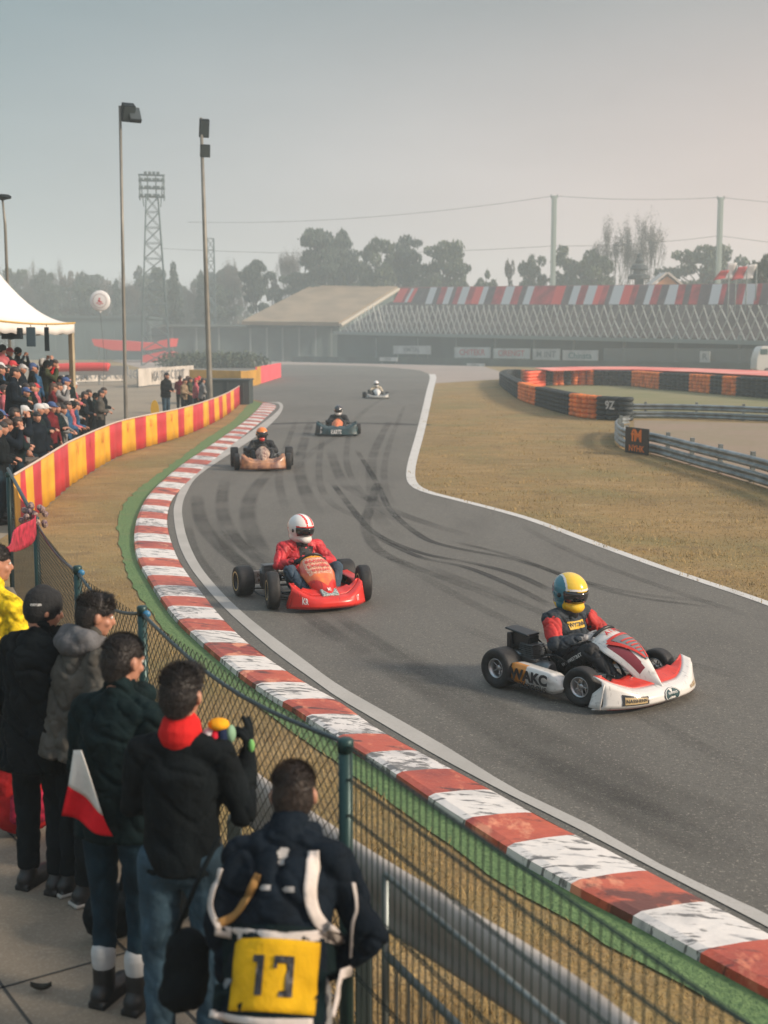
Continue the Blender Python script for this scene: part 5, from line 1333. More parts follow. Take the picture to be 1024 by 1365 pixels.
def mesh_jacket(J, vox, puff=0.0, hood=False, collar=.5, folds=.016, length=.0, name='jacket', cuffs=True):
    b = B(); k = J['k']; p = puff; sd = (J['shR'] - J['shL']).normalized(); up = (J['chest'] - J['pelvis']).normalized(); fwd = up.cross(sd) * -1
    hem = J['pelvis'] - up * (.10 + length) * k
    b.ecap(hem, J['waist'], ((.160 + p) * k, (.125 + p) * k), ((.150 + p) * k, (.112 + p) * k), side=sd, seg=20, flat='a'); b.ecap(J['waist'], J['chest'], ((.150 + p) * k, (.112 + p) * k), ((.170 + p) * k, (.120 + p) * k), side=sd, seg=20)
    b.ecap(J['chest'], lerp(J['chest'], J['neck'], .62), ((.170 + p) * k, (.120 + p) * k), ((.11 + p * .8) * k, (.085 + p * .6) * k), side=sd, seg=20)
    for n in 'LR':
        b.ecap(lerp(J['neck'], J['sh' + n], .25) - up * .02 * k, J['sh' + n] - up * .01, (.066 + p * .5) * k, (.060 + p * .6) * k)
        b.ecap(J['sh' + n], J['el' + n], (.060 + p * .6) * k, (.052 + p * .55) * k); w_ = lerp(J['el' + n], J['wr' + n], .90); b.ecap(J['el' + n], w_, (.053 + p * .55) * k, (.040 + p * .4) * k)
    nb = J['neck'] + (J['head'] - J['neck']) * .15
    b.ecap(J['neck'] - up * .03, nb + up * .045 * collar * k, (.080 * k, .080 * k), (.074 * k, .074 * k), side=sd)
    if hood:
        c = J['neck'] - fwd * .075 * k; b.ell(c - up * .01, (.105 * k, .065 * k, .075 * k)); b.ecap(c + Vector((-.07, .03, .01)) * k, c + Vector((.07, .03, .01)) * k, .055 * k, .055 * k)
        for s in (-1, 1): b.ecap(c + sd * .075 * s * k + fwd * .04 * k, c + sd * .06 * s * k + fwd * .12 * k - up * .02, .048 * k, .035 * k)
    return b.blob(name, hair_m, vox=vox, it=3, disp=[(.10, folds * .6)], ridge=(8.0, folds * 1.3) if vox < .015 else None, make=False)

def mesh_trousers(J, vox, slim=0.0, folds=.014, name='trousers'):
    b = B(); k = J['k']; q = slim; sd = (J['hipR'] - J['hipL']).normalized()
    b.ecap(J['pelvis'] - Vector((0, 0, .04)) * k, lerp(J['pelvis'], J['waist'], .35), ((.155 - q) * k, (.115 - q) * k), ((.145 - q) * k, (.108 - q) * k), side=sd)
    for n in 'LR':
        b.ecap(J['hip' + n], J['knee' + n], (.100 - q) * k, (.074 - q) * k); e_ = lerp(J['knee' + n], J['ankle' + n], J.get('hem', .93)); b.ecap(J['knee' + n], e_, (.073 - q) * k, (.060 - q * .9) * k, flat='b')
    return b.blob(name, hair_m, vox=vox, it=3, disp=[(.09, folds * .6)], ridge=(9.0, folds * .8) if vox < .015 else None, make=False)
def mesh_shoe(J, n, vox, name='shoe'):
    b = B(); a = J['ankle' + n]; ft = J.get('foot' + n, Vector((0, 1, 0))); sd = ft.cross(Vector((0, 0, 1)))
    g = Vector((a.x, a.y, max(0, a.z - .085)))
    b.ecap(g + Vector((0, 0, .052)) - ft * .035, g + Vector((0, 0, .044)) + ft * .155, (.048, .046), (.048, .036), side=sd); b.ecap(g + Vector((0, 0, .06)) - ft * .01, g + Vector((0, 0, .10)) - ft * .005, .050, .046)
    b.box(g + Vector((0, 0, .014)) + ft * .06, (.088, .27, .028), math.atan2(-ft.x, ft.y))
    return b.blob(name, hair_m, vox=vox, it=2, make=False)

def spectator(label, loc, rz, J, jk, tr, sh, hr, style='short', vox=.009, puff=.0, hood=False, group=None, collar=.5, hands=(None, None), folds=.016, slim=0.0, length=0.0, face=True):
    r = empty('person', loc, rz, label, 'person', group)
    o = {}
    o['body'] = link('body', figure_body(J, vox, hands), r, None)
    o['trousers'] = link('trousers', mesh_trousers(J, max(vox, .011), slim), r, [tr]) if False else None
    def add(nm, me, m):
        me.materials.clear(); me.materials.append(m); q = link(nm, me, r); o[nm] = q; return q
    add('trousers', mesh_trousers(J, max(vox, .011), slim), tr); add('jacket', mesh_jacket(J, max(vox, .010), puff, hood, collar, folds, length), jk)
    for n in 'LR': add('shoe', mesh_shoe(J, n, max(vox, .009)), sh)
    add('beanie' if style == 'beanie' else ('cap' if style == 'cap' else 'hair'), mesh_hair(J, min(vox, .008), style), hr)
    if face:
        for s in (-1, 1):
            b = B(); k = J['k']; c = J['head'] + J['hm'] @ Vector((s * .032, .078, .008)) * k; b.ell(c, (.013 * k, .012 * k, .012 * k), seg=10, mi=0); b.ell(c + J['hm'] @ Vector((0, .009, 0)) * k, (.006 * k, .005 * k, .006 * k), seg=8, mi=1)
            b.obj('eye', [eye_w, eye_k], r, smooth=True)
    return r, o

def project_grid(bv, fn, dirv, nu, nv, eps=.005):
    """fn(u, v) -> start point; cast along dirv onto the surface"""
    def f(u, v):
        p = fn(u, v); h = bv.ray_cast(p, dirv)
        return (h[0] - dirv * eps) if h[0] is not None else p + dirv * .2
    b = B(); b.grid(f, nu, nv); return b
def project_text(bv, b, txt, size, org, xd, yd, dirv, eps=.006, bold=.02, sx=1.0):
    def f(x, y):
        p = org + xd * x + yd * y; h = bv.ray_cast(p, dirv); return (h[0] - dirv * eps) if h[0] is not None else p + dirv * .2
    text_on(b, txt, size, f, bold, sx=sx)

# ================================================================== KARTS
rubber = M('kart_rubber', (.014, .014, .015), .65, noise=(14, .5), bump=(40, .3)); rimm = M('rim_metal', (.45, .45, .46), .3, .9); rim_k = M('rim_black', (.02, .02, .022), .35, .3)
frame_m = M('frame_steel', (.05, .055, .06), .35, .7); blackp = M('black_plastic', (.012, .014, .017), .4, bump=(20, .1)); seat_m = M('seat_shell', (.02, .022, .025), .35); engine_m = M('engine_alloy', (.16, .165, .17), .4, .8, noise=(9, .4)); chrome = M('chrome', (.6, .6, .6), .15, 1.0)
visor_m = M('visor', (.008, .009, .011), .06, coat=1.0)
def letter(nm, col): return M('letter_' + nm, col, .5)
L_k = letter('black', (.015, .015, .018)); L_w = letter('white', (.65, .64, .62)); L_r = letter('red', (.55, .03, .03)); L_o = letter('orange', (.75, .30, .04)); L_y = letter('yellow', (.70, .45, .04)); L_g = letter('teal', (.02, .10, .10))

def kart(label, loc, head, c, detail=True):
    """local frame: +x forward, +y left. c: colour dict"""
    r = empty('go_kart', loc, head, label, 'go-kart', 'karts on the track')
    wb = c.get('wb', .50); ft = c.get('ft', .50); rt = c.get('rt', .60); sm = dict(smooth=True)
    # wheels
    steer = R(c.get('steer', 0))
    for fx, s in ((wb, -1), (wb, 1), (-wb, -1), (-wb, 1)):
        front = fx > 0; w_ = (.135 if front else .20) / 2; rr = c.get('rf', .165) if front else c.get('rr', .175); y = s * (ft if front else (c.get('rtR', rt) if s < 0 else rt))
        b = B(); b.lathe([(.085, -w_ * .8), (rr * .80, -w_ * .98), (rr * .93, -w_ * .95), (rr * .99, -w_ * .70), (rr, -w_ * .35), (rr, w_ * .35), (rr * .99, w_ * .70), (rr * .93, w_ * .95), (rr * .80, w_ * .98), (.085, w_ * .8)], (0, 0, 0), 'Y', 32, closed=True)
        tw = b.obj('wheel', rubber, r, smooth=True); tw.location = (fx, y, rr)
        if front: tw.rotation_euler = (0, 0, steer)
        b = B(); b.lathe([(.088, -w_ * .82), (.080, -w_ * .80), (.070, -w_ * .3), (.068, w_ * .3), (.080, w_ * .80), (.088, w_ * .82)], (0, 0, 0), 'Y', 24, closed=True)
        for q in (-1, 1):
            b.lathe([(.001, q * w_ * .45), (.025, q * w_ * .5), (.028, q * w_ * .2)], (0, 0, 0), 'Y', 12)
            for a in range(5):
                t = 2 * math.pi * a / 5; b.ecap(Vector((math.cos(t) * .02, q * w_ * .34, math.sin(t) * .02)), Vector((math.cos(t) * .074, q * w_ * .42, math.sin(t) * .074)), (.011, .006), (.008, .005), side=(0, 1, 0), seg=6)
        b.obj('rim', c.get('rim', rimm), tw, smooth=True)
        if c.get('ring') and front or c.get('ringall'):
            b = B()
            for q in (-1, 1): b.lathe([(.100, q * w_ * 1.0), (.118, q * w_ * 1.0), (.118, q * w_ * .99), (.100, q * w_ * .99)], (0, 0, 0), 'Y', 32, closed=True)
            b.obj('sidewall_stripe', c['ring'], tw)
    # chassis
    b = B()
    for s in (-1, 1):
        b.tube(smooth_pts([(-wb - .12, s * .30, .075), (-.3, s * .31, .06), (0, s * .34, .055), (.35, s * .22, .055), (.52, s * .19, .055), (.70, s * .17, .06)], 4), .015, 8)
        b.tube(smooth_pts([(-.38, s * .33, .07), (-.30, s * .56, .10), (.0, s * .60, .10), (.26, s * .56, .10), (.33, s * .30, .06)], 4), .010, 8)
        b.tube([(wb, s * .20, .10), (wb, s * (ft - .07), .14)], .013, 8)
    for x in (-.60, -.1, .30, .68): b.tube([(x, -.27 if x < .5 else -.17, .06), (x, .27 if x < .5 else .17, .06)], .015, 8)
    b.obj('chassis', c.get('frame', frame_m), r, smooth=True)
    b = B(); b.box((.38, 0, .042), (.66, .40, .008)); b.obj('floor_tray', M('tray_alloy', (.25, .25, .26), .35, .8), r, bevel=.002)
    b = B(); b.cyl((-wb, -c.get('rtR', rt), .17), (-wb, rt, .17), .02, seg=12); b.lathe([(.085, -.012), (.085, .012), (.03, .014), (.03, -.014)], (-wb, .18, .17), 'Y', 20, closed=True); b.obj('rear_axle', chrome, r, smooth=False)
    # seat
    b = B()
    pr = [(.22, .16, .18), (.10, .09, .19), (-.08, .07, .19), (-.24, .13, .18), (-.34, .30, .18), (-.41, .48, .17), (-.45, .58, .13)]
    def seatf(u, v):
        i = min(int(u * (len(pr) - 1)), len(pr) - 2); t = u * (len(pr) - 1) - i; x, z_, hw_ = [lerp(pr[i][q], pr[i + 1][q], t) for q in range(3)]
        a = (v - .5) * 2; lift = abs(a) ** 3 * (.12 if u < .75 else .03); fw = abs(a) ** 3 * (.10 if u > .5 else 0)
        return Vector((x + fw, a * hw_, z_ + lift))
    b.grid(seatf, 18, 12); b.obj('seat', seat_m, r, smooth=True, solid=.012)
    # engine on the kart's right
    b = B(); b.box((-.26, -.38, .19), (.24, .15, .17))
    for q in range(7): b.box((-.26, -.38, .285 + q * .017), (.17 - abs(q - 3) * .006, .16, .006))
    b.lathe([(.055, -.10), (.07, -.08), (.07, .08), (.055, .10)], (-.10, -.40, .20), 'X', 14); b.tube(smooth_pts([(-.30, -.40, .25), (-.42, -.42, .28), (-.55, -.36, .26), (-.66, -.20, .22), (-.66, .10, .22)], 4), .035, 10)
    b.obj('engine', engine_m, r, bevel=.004)
    if c.get('airbox', True):
      b = B(); b.box((-.36, -.36, .40), (.20, .13, .13), rotm(0, 0, 8)); b.box((-.47, -.36, .34), (.05, .20, .24)); b.box((-.40, -.36, .475), (.28, .16, .02), rotm(0, 0, 6)); b.obj('airbox', blackp, r, bevel=.012)
    b = B(); b.tube(smooth_pts([(-.36, .30, .10), (-.40, .38, .26), (-.30, .40, .33), (-.18, .38, .30)], 4), .02, 8); b.box((-.30, .40, .20), (.10, .06, .26)); b.obj('radiator', engine_m, r, bevel=.004)
    b = B(); b.ecap((.20, -.05, .12), (.20, .05, .12), (.11, .07), (.11, .07), side=(1, 0, 0)); b.lathe([(.025, .18), (.025, .21), (.001, .215)], (.20, 0, 0), seg=12); b.obj('fuel_tank', M('tank_plastic', (.34, .33, .28), .4), r, smooth=True)
    b = B()
    for hs_ in ([(-.20, -.34, .28), (-.05, -.30, .30), (.06, -.22, .22), (.10, -.08, .18)], [(-.30, .38, .30), (-.28, .10, .16), (-.24, -.28, .26)], [(-.14, -.40, .27), (.02, -.44, .20), (.20, -.34, .12), (.55, -.20, .09)], [(-.36, -.32, .33), (-.44, -.20, .40), (-.40, -.08, .30), (-.34, -.05, .14)]): b.tube(smooth_pts(hs_, 5), .009, 6)
    b.obj('hose', blackp, r, smooth=True)
    b = B(); b.lathe([(.03, -.004), (.095, -.004), (.095, .004), (.03, .004)], (-wb, -.22, .17), 'Y', 24, closed=True); b.box((-wb + .08, -.22, .20), (.06, .05, .07)); b.obj('brake_disc', chrome, r)
    b = B()
    for s in (-1, 1): b.tube(smooth_pts([(.58, s * .12, .09), (.76, s * .16, .12), (.84, s * .10, .13), (.84, 0, .13)], 4), .010, 6)
    b.obj('bumper_bar', chrome, r, smooth=True)
    # steering
    b = B(); sc0 = Vector((.20, 0, .46)); ax = Vector((.62, 0, -.42)).normalized(); e1 = Vector((0, 1, 0)); e2 = ax.cross(e1).normalized()
    b.tube([sc0 + (e1 * math.cos(t) * 1.0 + e2 * math.sin(t) * (.85 if math.sin(t) < 0 else 1)) * .135 for t in [2 * math.pi * q / 28 for q in range(28)]], .015, 8, closed=True)
    for t in (R(200), R(340), R(90)): b.tube([sc0 + ax * .02, sc0 + (e1 * math.cos(t) + e2 * math.sin(t)) * .13], .010, 6)
    b.box(sc0 - ax * .01 , (.03, .10, .07), rotm(0, 0, 0)); b.obj('steering_wheel', blackp, r, smooth=True)
    b = B(); b.cyl(sc0, (.56, 0, .10), .010, seg=8); b.tube([(.28, -.05, .40), (.40, -.12, .06)], .007, 6); b.tube([(.28, .05, .40), (.40, .12, .06)], .007, 6); b.tube([(wb - .03, -ft + .08, .12), (.54, 0, .10), (wb - .03, ft - .08, .12)], .007, 6); b.obj('steering_column', frame_m, r, smooth=True)
    for s in (-1, 1):
        b = B(); b.tube([(.62, s * .13, .07), (.66, s * .13, .20)], .008, 6); b.box((.655, s * .13, .20), (.012, .06, .06)); b.obj('pedal', chrome, r)
    # nose cone (steering fairing)
    def nose(u, v, off=0.0):
        a = (v - .5) * 2; hw_ = 1.08 * c.get('nw', 1) * (.150 + .045 * math.sin(min(1, u / .35) * math.pi / 2)) * (1 - max(0, (u - .30) / .70) ** c.get('tap', 1.3) * c.get('tip', .88))
        if u < .12: hw_ *= .82 + .18 * u / .12
        x = lerp(.23, .875 + (wb - .43) * .8, u) + .04 * math.sin(u * math.pi); z_ = lerp(.565, .165, u) + c.get('bul', .075) * math.sin(u * math.pi) - (.03 if u < .03 else 0)
        return Vector((x - abs(a) ** 2 * .05, a * hw_, z_ - (abs(a) ** c.get('ncv', 2.2)) * (c.get('ndrop', .10) + .03 * u) + off))
    b = B(); b.grid(nose, 60, 44, mf=c.get('nose_mf')); no = b.obj('nose_cone', c['nose'], r, smooth=True, solid=.008)
    # front fairing
    zs = c.get('fz', 1.0); FWD = c.get('fw', .64)
    def ff(u, v):
        y = (u - .5) * 2; a = abs(y); Y_ = y * FWD * (1.04 - .10 * v)
        xf = .98 - .20 * a ** 3.0 + (wb - .5); zt = (.155 + .09 * max(0, a - .45) ** 1.4 * 3.2) * zs
        P_ = [(xf - .06, .035), (xf + .0, .045), (xf + .035, .075), (xf + .03, .12), (xf - .0, zt), (xf - .05 - .10 * (a < 2), zt + .035)]
        P_[5] = (xf - .10, zt + .025)
        i = min(int(v * 5), 4); t = v * 5 - i
        return Vector((lerp(P_[i][0], P_[i + 1][0], t), Y_, lerp(P_[i][1], P_[i + 1][1], t)))
    b = B(); b.grid(ff, 40, 15); fo = b.obj('front_fairing', c['fair'], r, smooth=True, solid=.010)
    def ft_(u, v):
        y = (u - .5) * 2; a = abs(y); Y_ = y * FWD * .94; xf = .88 - .20 * a ** 3.0 + (wb - .5); zt = (.155 + .09 * max(0, a - .45) ** 1.4 * 3.2) * zs + .028
        xb = .66 + .06 * a + (wb - .5); return Vector((lerp(xf, xb, v), Y_ * (1 - .10 * v), zt + .02 * v + .07 * v * max(0, .75 - a) - .03 * v * (a > .7)))
    b = B(); b.grid(ft_, 40, 6); b.obj('fairing_deck', c['deck'], r, smooth=True, solid=.010)
    for s in (-1, 1):   # upright ends in front of the wheels
        b = B(); b.grid(lambda u, v: Vector((lerp(.80, .68, u) + wb - .5, s * FWD * lerp(1.03, .95, v), lerp(.05, (.25 - .10 * u) * zs + .005, v))), 6, 4); b.obj('fairing_end', c['fair'], r, smooth=True, solid=.012)
    # side pods
    for s in c.get('pods', (-1, 1)):
        def pod(u, v, s=s):
            x = lerp(-.36, .30, u); e_ = min(1, 6 * u, 6 * (1 - u)) ** .5
            pp = [(.46, .06), (.60, .055), (.64, .09), (.645, .19), (.62, .235), (.50, .225)]; i = min(int(v * 5), 4); t = v * 5 - i; y_, z_ = lerp(pp[i][0], pp[i + 1][0], t), lerp(pp[i][1], pp[i + 1][1], t)
            return Vector((x, s * lerp(.50, y_, .6 + .4 * e_), lerp(.13, z_ + .03 * (1 - u), e_)))
        b = B(); b.grid(pod, 22, 15, mf=c.get('pod_mf')); b.obj('side_pod', c['pod'], r, smooth=True, solid=.008)
    # rear bumper
    b = B(); b.ecap((-wb - .24, -.55, .15), (-wb - .24, .55, .15), (.035, .06), (.035, .06), side=(1, 0, 0)); b.tube([(-wb - .24, -.25, .12), (-wb - .10, -.28, .08)], .012, 6); b.tube([(-wb - .24, .25, .12), (-wb - .10, .28, .08)], .012, 6); b.obj('rear_bumper', c.get('rear', blackp), r, smooth=True)
    return r, nose, ff

def quad_on(f, u0, u1, v0, v1, up, nu=6, nv=4):
    b = B(); b.grid(lambda u, v: f(lerp(u0, u1, u), lerp(v0, v1, v)) + up, nu, nv); return b

def driver(label, loc, head, c, lean=0.0, vox=.010):
    """kart driver in the same frame as kart(): +x forward"""
    r = empty('person', loc, head, label, 'person', 'kart drivers')
    J = {'k': 1.0}; hy = c.get('turn', 0)
    J['pelvis'] = Vector((-.10, 0, .19)); J['waist'] = Vector((-.17, 0, .32)); J['chest'] = Vector((-.20, 0, .47)); J['neck'] = Vector((-.19, 0, .64)); J['head'] = Vector((-.165, 0, .80))
    for n, s in (('L', 1), ('R', -1)):
        J['hip' + n] = Vector((-.10, s * .10, .17)); J['knee' + n] = Vector((.27, s * c.get('ky', .22), .39)); J['ankle' + n] = Vector((.56, s * .15, .13)); J['sh' + n] = Vector((-.19, s * .215, .585)); J['el' + n] = Vector((-.03, s * .335, .41)); J['wr' + n] = Vector((.15, s * .155, .475)); J['foot' + n] = Vector((.85, 0, .5)).normalized()
    J['hm'] = Matrix.Rotation(R(-90 + hy), 3, 'Z') @ Matrix.Rotation(R(-6), 3, 'X')
    b = B(); add_head(b, J)
    sd = Vector((0, 1, 0)); b.ecap(J['pelvis'], J['waist'], (.14, .10), (.125, .09), side=sd); b.ecap(J['waist'], J['chest'], (.125, .09), (.15, .1), side=sd); b.ecap(J['chest'], lerp(J['chest'], J['neck'], .75), (.15, .1), (.09, .07), side=sd)
    for n in 'LR':
        b.ecap(J['sh' + n], J['el' + n], .045, .036); b.ecap(J['el' + n], J['wr' + n], .036, .025); b.ecap(J['hip' + n], J['knee' + n], .075, .05); b.ecap(J['knee' + n], J['ankle' + n], .05, .036); b.ecap(J['ankle' + n], J['ankle' + n] + Vector((.09, 0, .04)), .032, .028)
        s = 1 if n == 'L' else -1
        hand(b, J['wr' + n], Vector((.7, -s * .25, .1)), Vector((-.1, -s * .7, -.5)), r=.010, curl=50, mir=s)
    me = b.blob('body', skin, vox=vox, it=2, make=False); link('body', me, r)
    b = B()   # racing suit trunk and sleeves
    b.ecap(J['pelvis'] - Vector((0, 0, .0)), J['waist'], (.18, .13), (.18, .13), side=sd); b.ecap(J['waist'], J['chest'], (.18, .13), (.22, .145), side=sd, seg=20); b.ecap(J['chest'], lerp(J['chest'], J['neck'], .6), (.22, .145), (.14, .10), side=sd, seg=20)
    for n in 'LR': b.ecap(lerp(J['neck'], J['sh' + n], .3) - Vector((0, 0, .02)), J['sh' + n], .08, .083); b.ecap(J['sh' + n], J['el' + n], .081, .063); b.ecap(J['el' + n], lerp(J['el' + n], J['wr' + n], .85), .063, .046)
    b.ecap(J['neck'] - Vector((0, 0, .04)), J['neck'] + Vector((0, 0, .02)), .085, .082)
    jm = b.blob('suit_jacket', c['suit'], vox=vox, it=2, disp=[(.07, .014)], ridge=(10, .022), make=False); jk = link('suit_jacket', jm, r)
    b = B(); b.ecap(J['pelvis'], J['waist'] , (.165, .12), (.13, .10), side=sd)
    for n in 'LR': b.ecap(J['hip' + n], J['knee' + n], .098, .075); b.ecap(J['knee' + n], lerp(J['knee' + n], J['ankle' + n], .9), .073, .055)
    link('suit_trousers', b.blob('suit_trousers', c['legs'], vox=vox, it=2, disp=[(.08, .014)], ridge=(10, .022), make=False), r)
    for n in 'LR':
        s = 1 if n == 'L' else -1
        b = B(); hand(b, J['wr' + n], Vector((.7, -s * .25, .1)), Vector((-.1, -s * .7, -.5)), r=.0125, curl=50, mir=s, scale=1.08, spread=5); b.ecap(lerp(J['el' + n], J['wr' + n], .72), J['wr' + n] + Vector((.01, 0, 0)), .040, .034); link('glove', b.blob('glove', c['glove'], vox=.006, it=1, make=False), r)
        b = B(); a = J['ankle' + n]; b.ecap(a - Vector((.02, 0, .03)), a + Vector((.13, 0, .05)), (.045, .04), (.042, .03), side=sd); b.ecap(a + Vector((-.02, 0, .05)), a - Vector((.01, 0, 0)), .05, .048); link('boot', b.blob('boot', c['boot'], vox=.009, it=2, make=False), r)
        # coloured sleeve patch
        if c.get('sleeve'):
            b = B(); sg = -1 if n == 'R' else 1
            b.ecap(lerp(J['sh' + n], J['el' + n], .18), lerp(J['sh' + n], J['el' + n], .78), .0845, .070); link('sleeve_panel', b.blob('sleeve_panel', c['sleeve'], vox=.010, it=2, disp=[(.07, .014)], ridge=(10, .022), make=False), r)
    # helmet
    m = J['hm']; c0 = J['head'] + m @ Vector((0, .005, .012)); T = lambda x, y, z: c0 + m @ Vector((x, y, z))
    b = B(); b.ell(T(0, -.008, .018), (.122, .150, .132), m, seg=28); b.ecap(T(0, .06, -.075), T(0, .085, -.085), (.088, .052), (.068, .045), side=m @ Vector((1, 0, 0)), seg=24); b.ell(T(0, -.02, -.065), (.105, .118, .085), m, seg=24)
    hm_ = b.blob('helmet', c['helmet'], vox=.0075, it=4, make=False); HS = c.get('hs', 1.22)
    for v in hm_.vertices:      # cut the eye port back so that the visor sits in it
        q = m.transposed() @ (v.co - c0)
        if q.y > .02 and -.045 < q.z < .040 and abs(q.x) < .104:
            w_ = min(1, (.040 - q.z) / .012, (q.z + .045) / .012, (.104 - abs(q.x)) / .012); v.co -= (m @ Vector((0, 1, 0))) * .010 * max(0, w_)
    if 'helmet_cols' in c:
        for mt in c['helmet_cols']: hm_.materials.append(mt)
        for p in hm_.polygons:
            q = m.transposed() @ (p.center - c0); p.material_index = c['helmet_fn'](q)
    ho = link('helmet', hm_, r); ho.location = c0 * (1 - HS) + Vector((0, 0, -.005)); ho.scale = (HS, HS, HS)
    b = B()
    def vis(u, v):
        a = lerp(R(-62), R(62), u); z_ = lerp(-.040, .036, v); k = math.sqrt(max(0.05, 1 - ((z_ - .018) / .132) ** 2))
        return T(math.sin(a) * .118 * k, -.008 + math.cos(a) * .150 * k + .002, z_)
    b.grid(vis, 20, 6); b.obj('visor', c.get('visor', visor_m), ho, smooth=True, solid=-.004)
    b = B()
    for s in (-1, 1): b.lathe([(.001, -.006), (.016, -.005), (.018, .0), (.016, .008), (.001, .009)], T(s * .120, .02, .0), 'X' if abs(m[0][0]) > .7 else 'Y', 12)
    b.obj('visor_pivot', blackp, ho, smooth=True)
    b = B(); b.ecap(J['neck'] + Vector((0, 0, -.02)), J['neck'] + Vector((.0, 0, .035)), .105, .10); link('neck_brace', b.blob('neck_brace', c.get('brace', blackp), vox=.010, it=3, make=False), r)
    return r, jk, hm_, J

def gpos(px, py, dz=0): 
    p = G(px, py); return Vector((p.x, p.y, .012))
# ---- kart 1: white and red, nearest
c_white = layered('fairing_white', (.64, .62, .59), [(5, (1, 1, 1), .5, .75, (.50, .48, .45), .6), (14, (1, 4, 1), .60, .66, (.22, .21, .20), .55), (3, (1, 1, 3), .62, .74, (.30, .28, .26), .6)], rough=.32)
c_white.node_tree.nodes['Principled BSDF'].inputs['Coat Weight'].default_value = .5; c_red = layered('fairing_red', (.55, .035, .02), [(6, (1, 1, 1), .45, .7, (.40, .02, .015), .8), (14, (1, 4, 1), .60, .66, (.10, .02, .02), .6)], rough=.35); c_or = M('pod_orange', (.68, .26, .03), .35, coat=.4, noise=(5, .2)); c_blk = M('gloss_black', (.015, .017, .02), .25, coat=.5)
c_drk = M('nose_dark_red', (.20, .012, .02), .3, coat=.5)
def nmf(u, v):
    a = abs(v - .5) * 2
    if u > .72: return 0
    if v > .93 or v < .07: return 0 if u > .15 else 0
    if v < .30 and .25 < u < .92 and a > .42 + .3 * abs(u - .55): return 1
    return 0
h1 = math.atan2(-.76, .65); f1_ = Vector((math.cos(h1), math.sin(h1), 0))
mid = Vector((1.76, 11.02, .012))
K1, nose1, ff1 = kart('white and red go-kart with yellow helmeted driver, nearest on the track', mid, h1, dict(nose=[c_white, c_drk], nose_mf=nmf, fair=c_white, deck=c_red, pod=[c_or, c_white], pod_mf=lambda u, v: 1 if (u > .40 or v > .8) else 0, steer=8, wb=.43, ft=.50, rt=.58, fw=.62))
def nose_letter(par, nosef, txt, u, v, size, m, bold=.03, sx=1.0, eps=.016, name='lettering'):
    b = B(); text_on(b, txt, size, lambda x, y: nosef(min(.99, max(.01, u - y / .75)), min(.98, max(.02, v + x / .39))) + Vector((.3, 0, 1)).normalized() * eps, bold, sx=sx); return b.obj(name, m, par, fix=False)
nc = [o for o in K1.children if o.name.startswith('nose_cone')][0]
nose_letter(nc, nose1, 'A1 FTTY', .14, .52, .070, L_r, sx=.85)
# emblem on the nose: grey shield with red V
b = B(); b.poly([nose1(u, v) + Vector((.006, 0, .014)) for u, v in ((.28, .28), (.27, .74), (.42, .80), (.60, .62), (.66, .50), (.58, .38), (.42, .24))]); 
b = B(); b.grid(lambda u, v: nose1(lerp(.26, .68, u), .5 + (v - .5) * (.60 * (1 - u * .85))) + Vector((.004, 0, .014)), 10, 8); b.obj('shield_emblem', M('emblem_grey_dark', (.16, .16, .17), .4), nc, smooth=True)
b = B()
for s in (-1, 1): b.grid(lambda u, v: nose1(lerp(.25, .66, u), .5 + s * (lerp(.34, .02, u) + v * .075)) + Vector((.005, 0, .018)), 10, 2)
b.grid(lambda u, v: nose1(lerp(.225, .262, u), .5 + (v - .5) * .74) + Vector((.005, 0, .018)), 1, 10)
for k in range(5): b.grid(lambda u, v: nose1(.34 + k * .055 + u * .02, .5 + (v - .5) * (.40 - k * .07)) + Vector((.005, 0, .019)), 1, 6)
b.obj('emblem_stripe', c_red, nc, smooth=True)
fr_ = [o for o in K1.children if o.name.startswith('front_fairing')][0]
def fair_letter(par, f, txt, uc, vc, size, m, bold=.02, sx=1.0, eps=.007, name='lettering'):
    b = B(); text_on(b, txt, size, lambda x, y: f(uc + x / 1.28, vc + y / .17 * .62) + Vector((.97, 0, .25)) * eps, bold, sx=sx); return b.obj(name, m, par, fix=False)
b = B(); b.grid(lambda u, v: ff1(lerp(.10, .29, u), lerp(.42, .70, v)) + Vector((.006, 0, .001)), 10, 4); b.obj('label_band', c_blk, fr_)
b = B(); b.grid(lambda u, v: ff1(lerp(.115, .275, u), lerp(.46, .66, v)) + Vector((.009, 0, .001)), 10, 4); b.obj('label_band', M('label_gold', (.42, .30, .14), .5), fr_)
fair_letter(fr_, ff1, 'NASSHENN', .195, .56, .042, L_k, eps=.012, sx=.9)
b = B()
for rr, mm_, ep in (((.105, .27), L_k, .006), ):
    n0 = b.bm.verts.new(ff1(.53, .56) + Vector((.008, 0, 0))); ring = [b.bm.verts.new(ff1(.53 + math.cos(t) * .085, .56 + math.sin(t) * .27) + Vector((.008, 0, 0))) for t in [2 * math.pi * q / 28 for q in range(28)]]
    for q in range(28): b.face([n0, ring[q], ring[(q + 1) % 28]])
b.obj('oval_badge', M('badge_teal', (.03, .07, .075), .3), fr_)
b = B(); ring = []
for q in range(36):
    t = 2 * math.pi * q / 36; t2 = 2 * math.pi * (q + 1) / 36
    b.poly([ff1(.53 + math.cos(a) * .085 * k_, .56 + math.sin(a) * .27 * k_) + Vector((.010, 0, 0)) for a, k_ in ((t, .88), (t2, .88), (t2, .95), (t, .95))])
b.obj('badge_ring', L_w, fr_)
fair_letter(fr_, ff1, 'KARTING', .53, .60, .034, L_w, eps=.012, sx=.85); fair_letter(fr_, ff1, 'CLUB', .53, .45, .022, L_w, eps=.012)
fair_letter(fr_, ff1, 'KARENS', .83, .58, .05, M('letter_gold', (.30, .20, .08), .5), eps=.008, sx=.9)
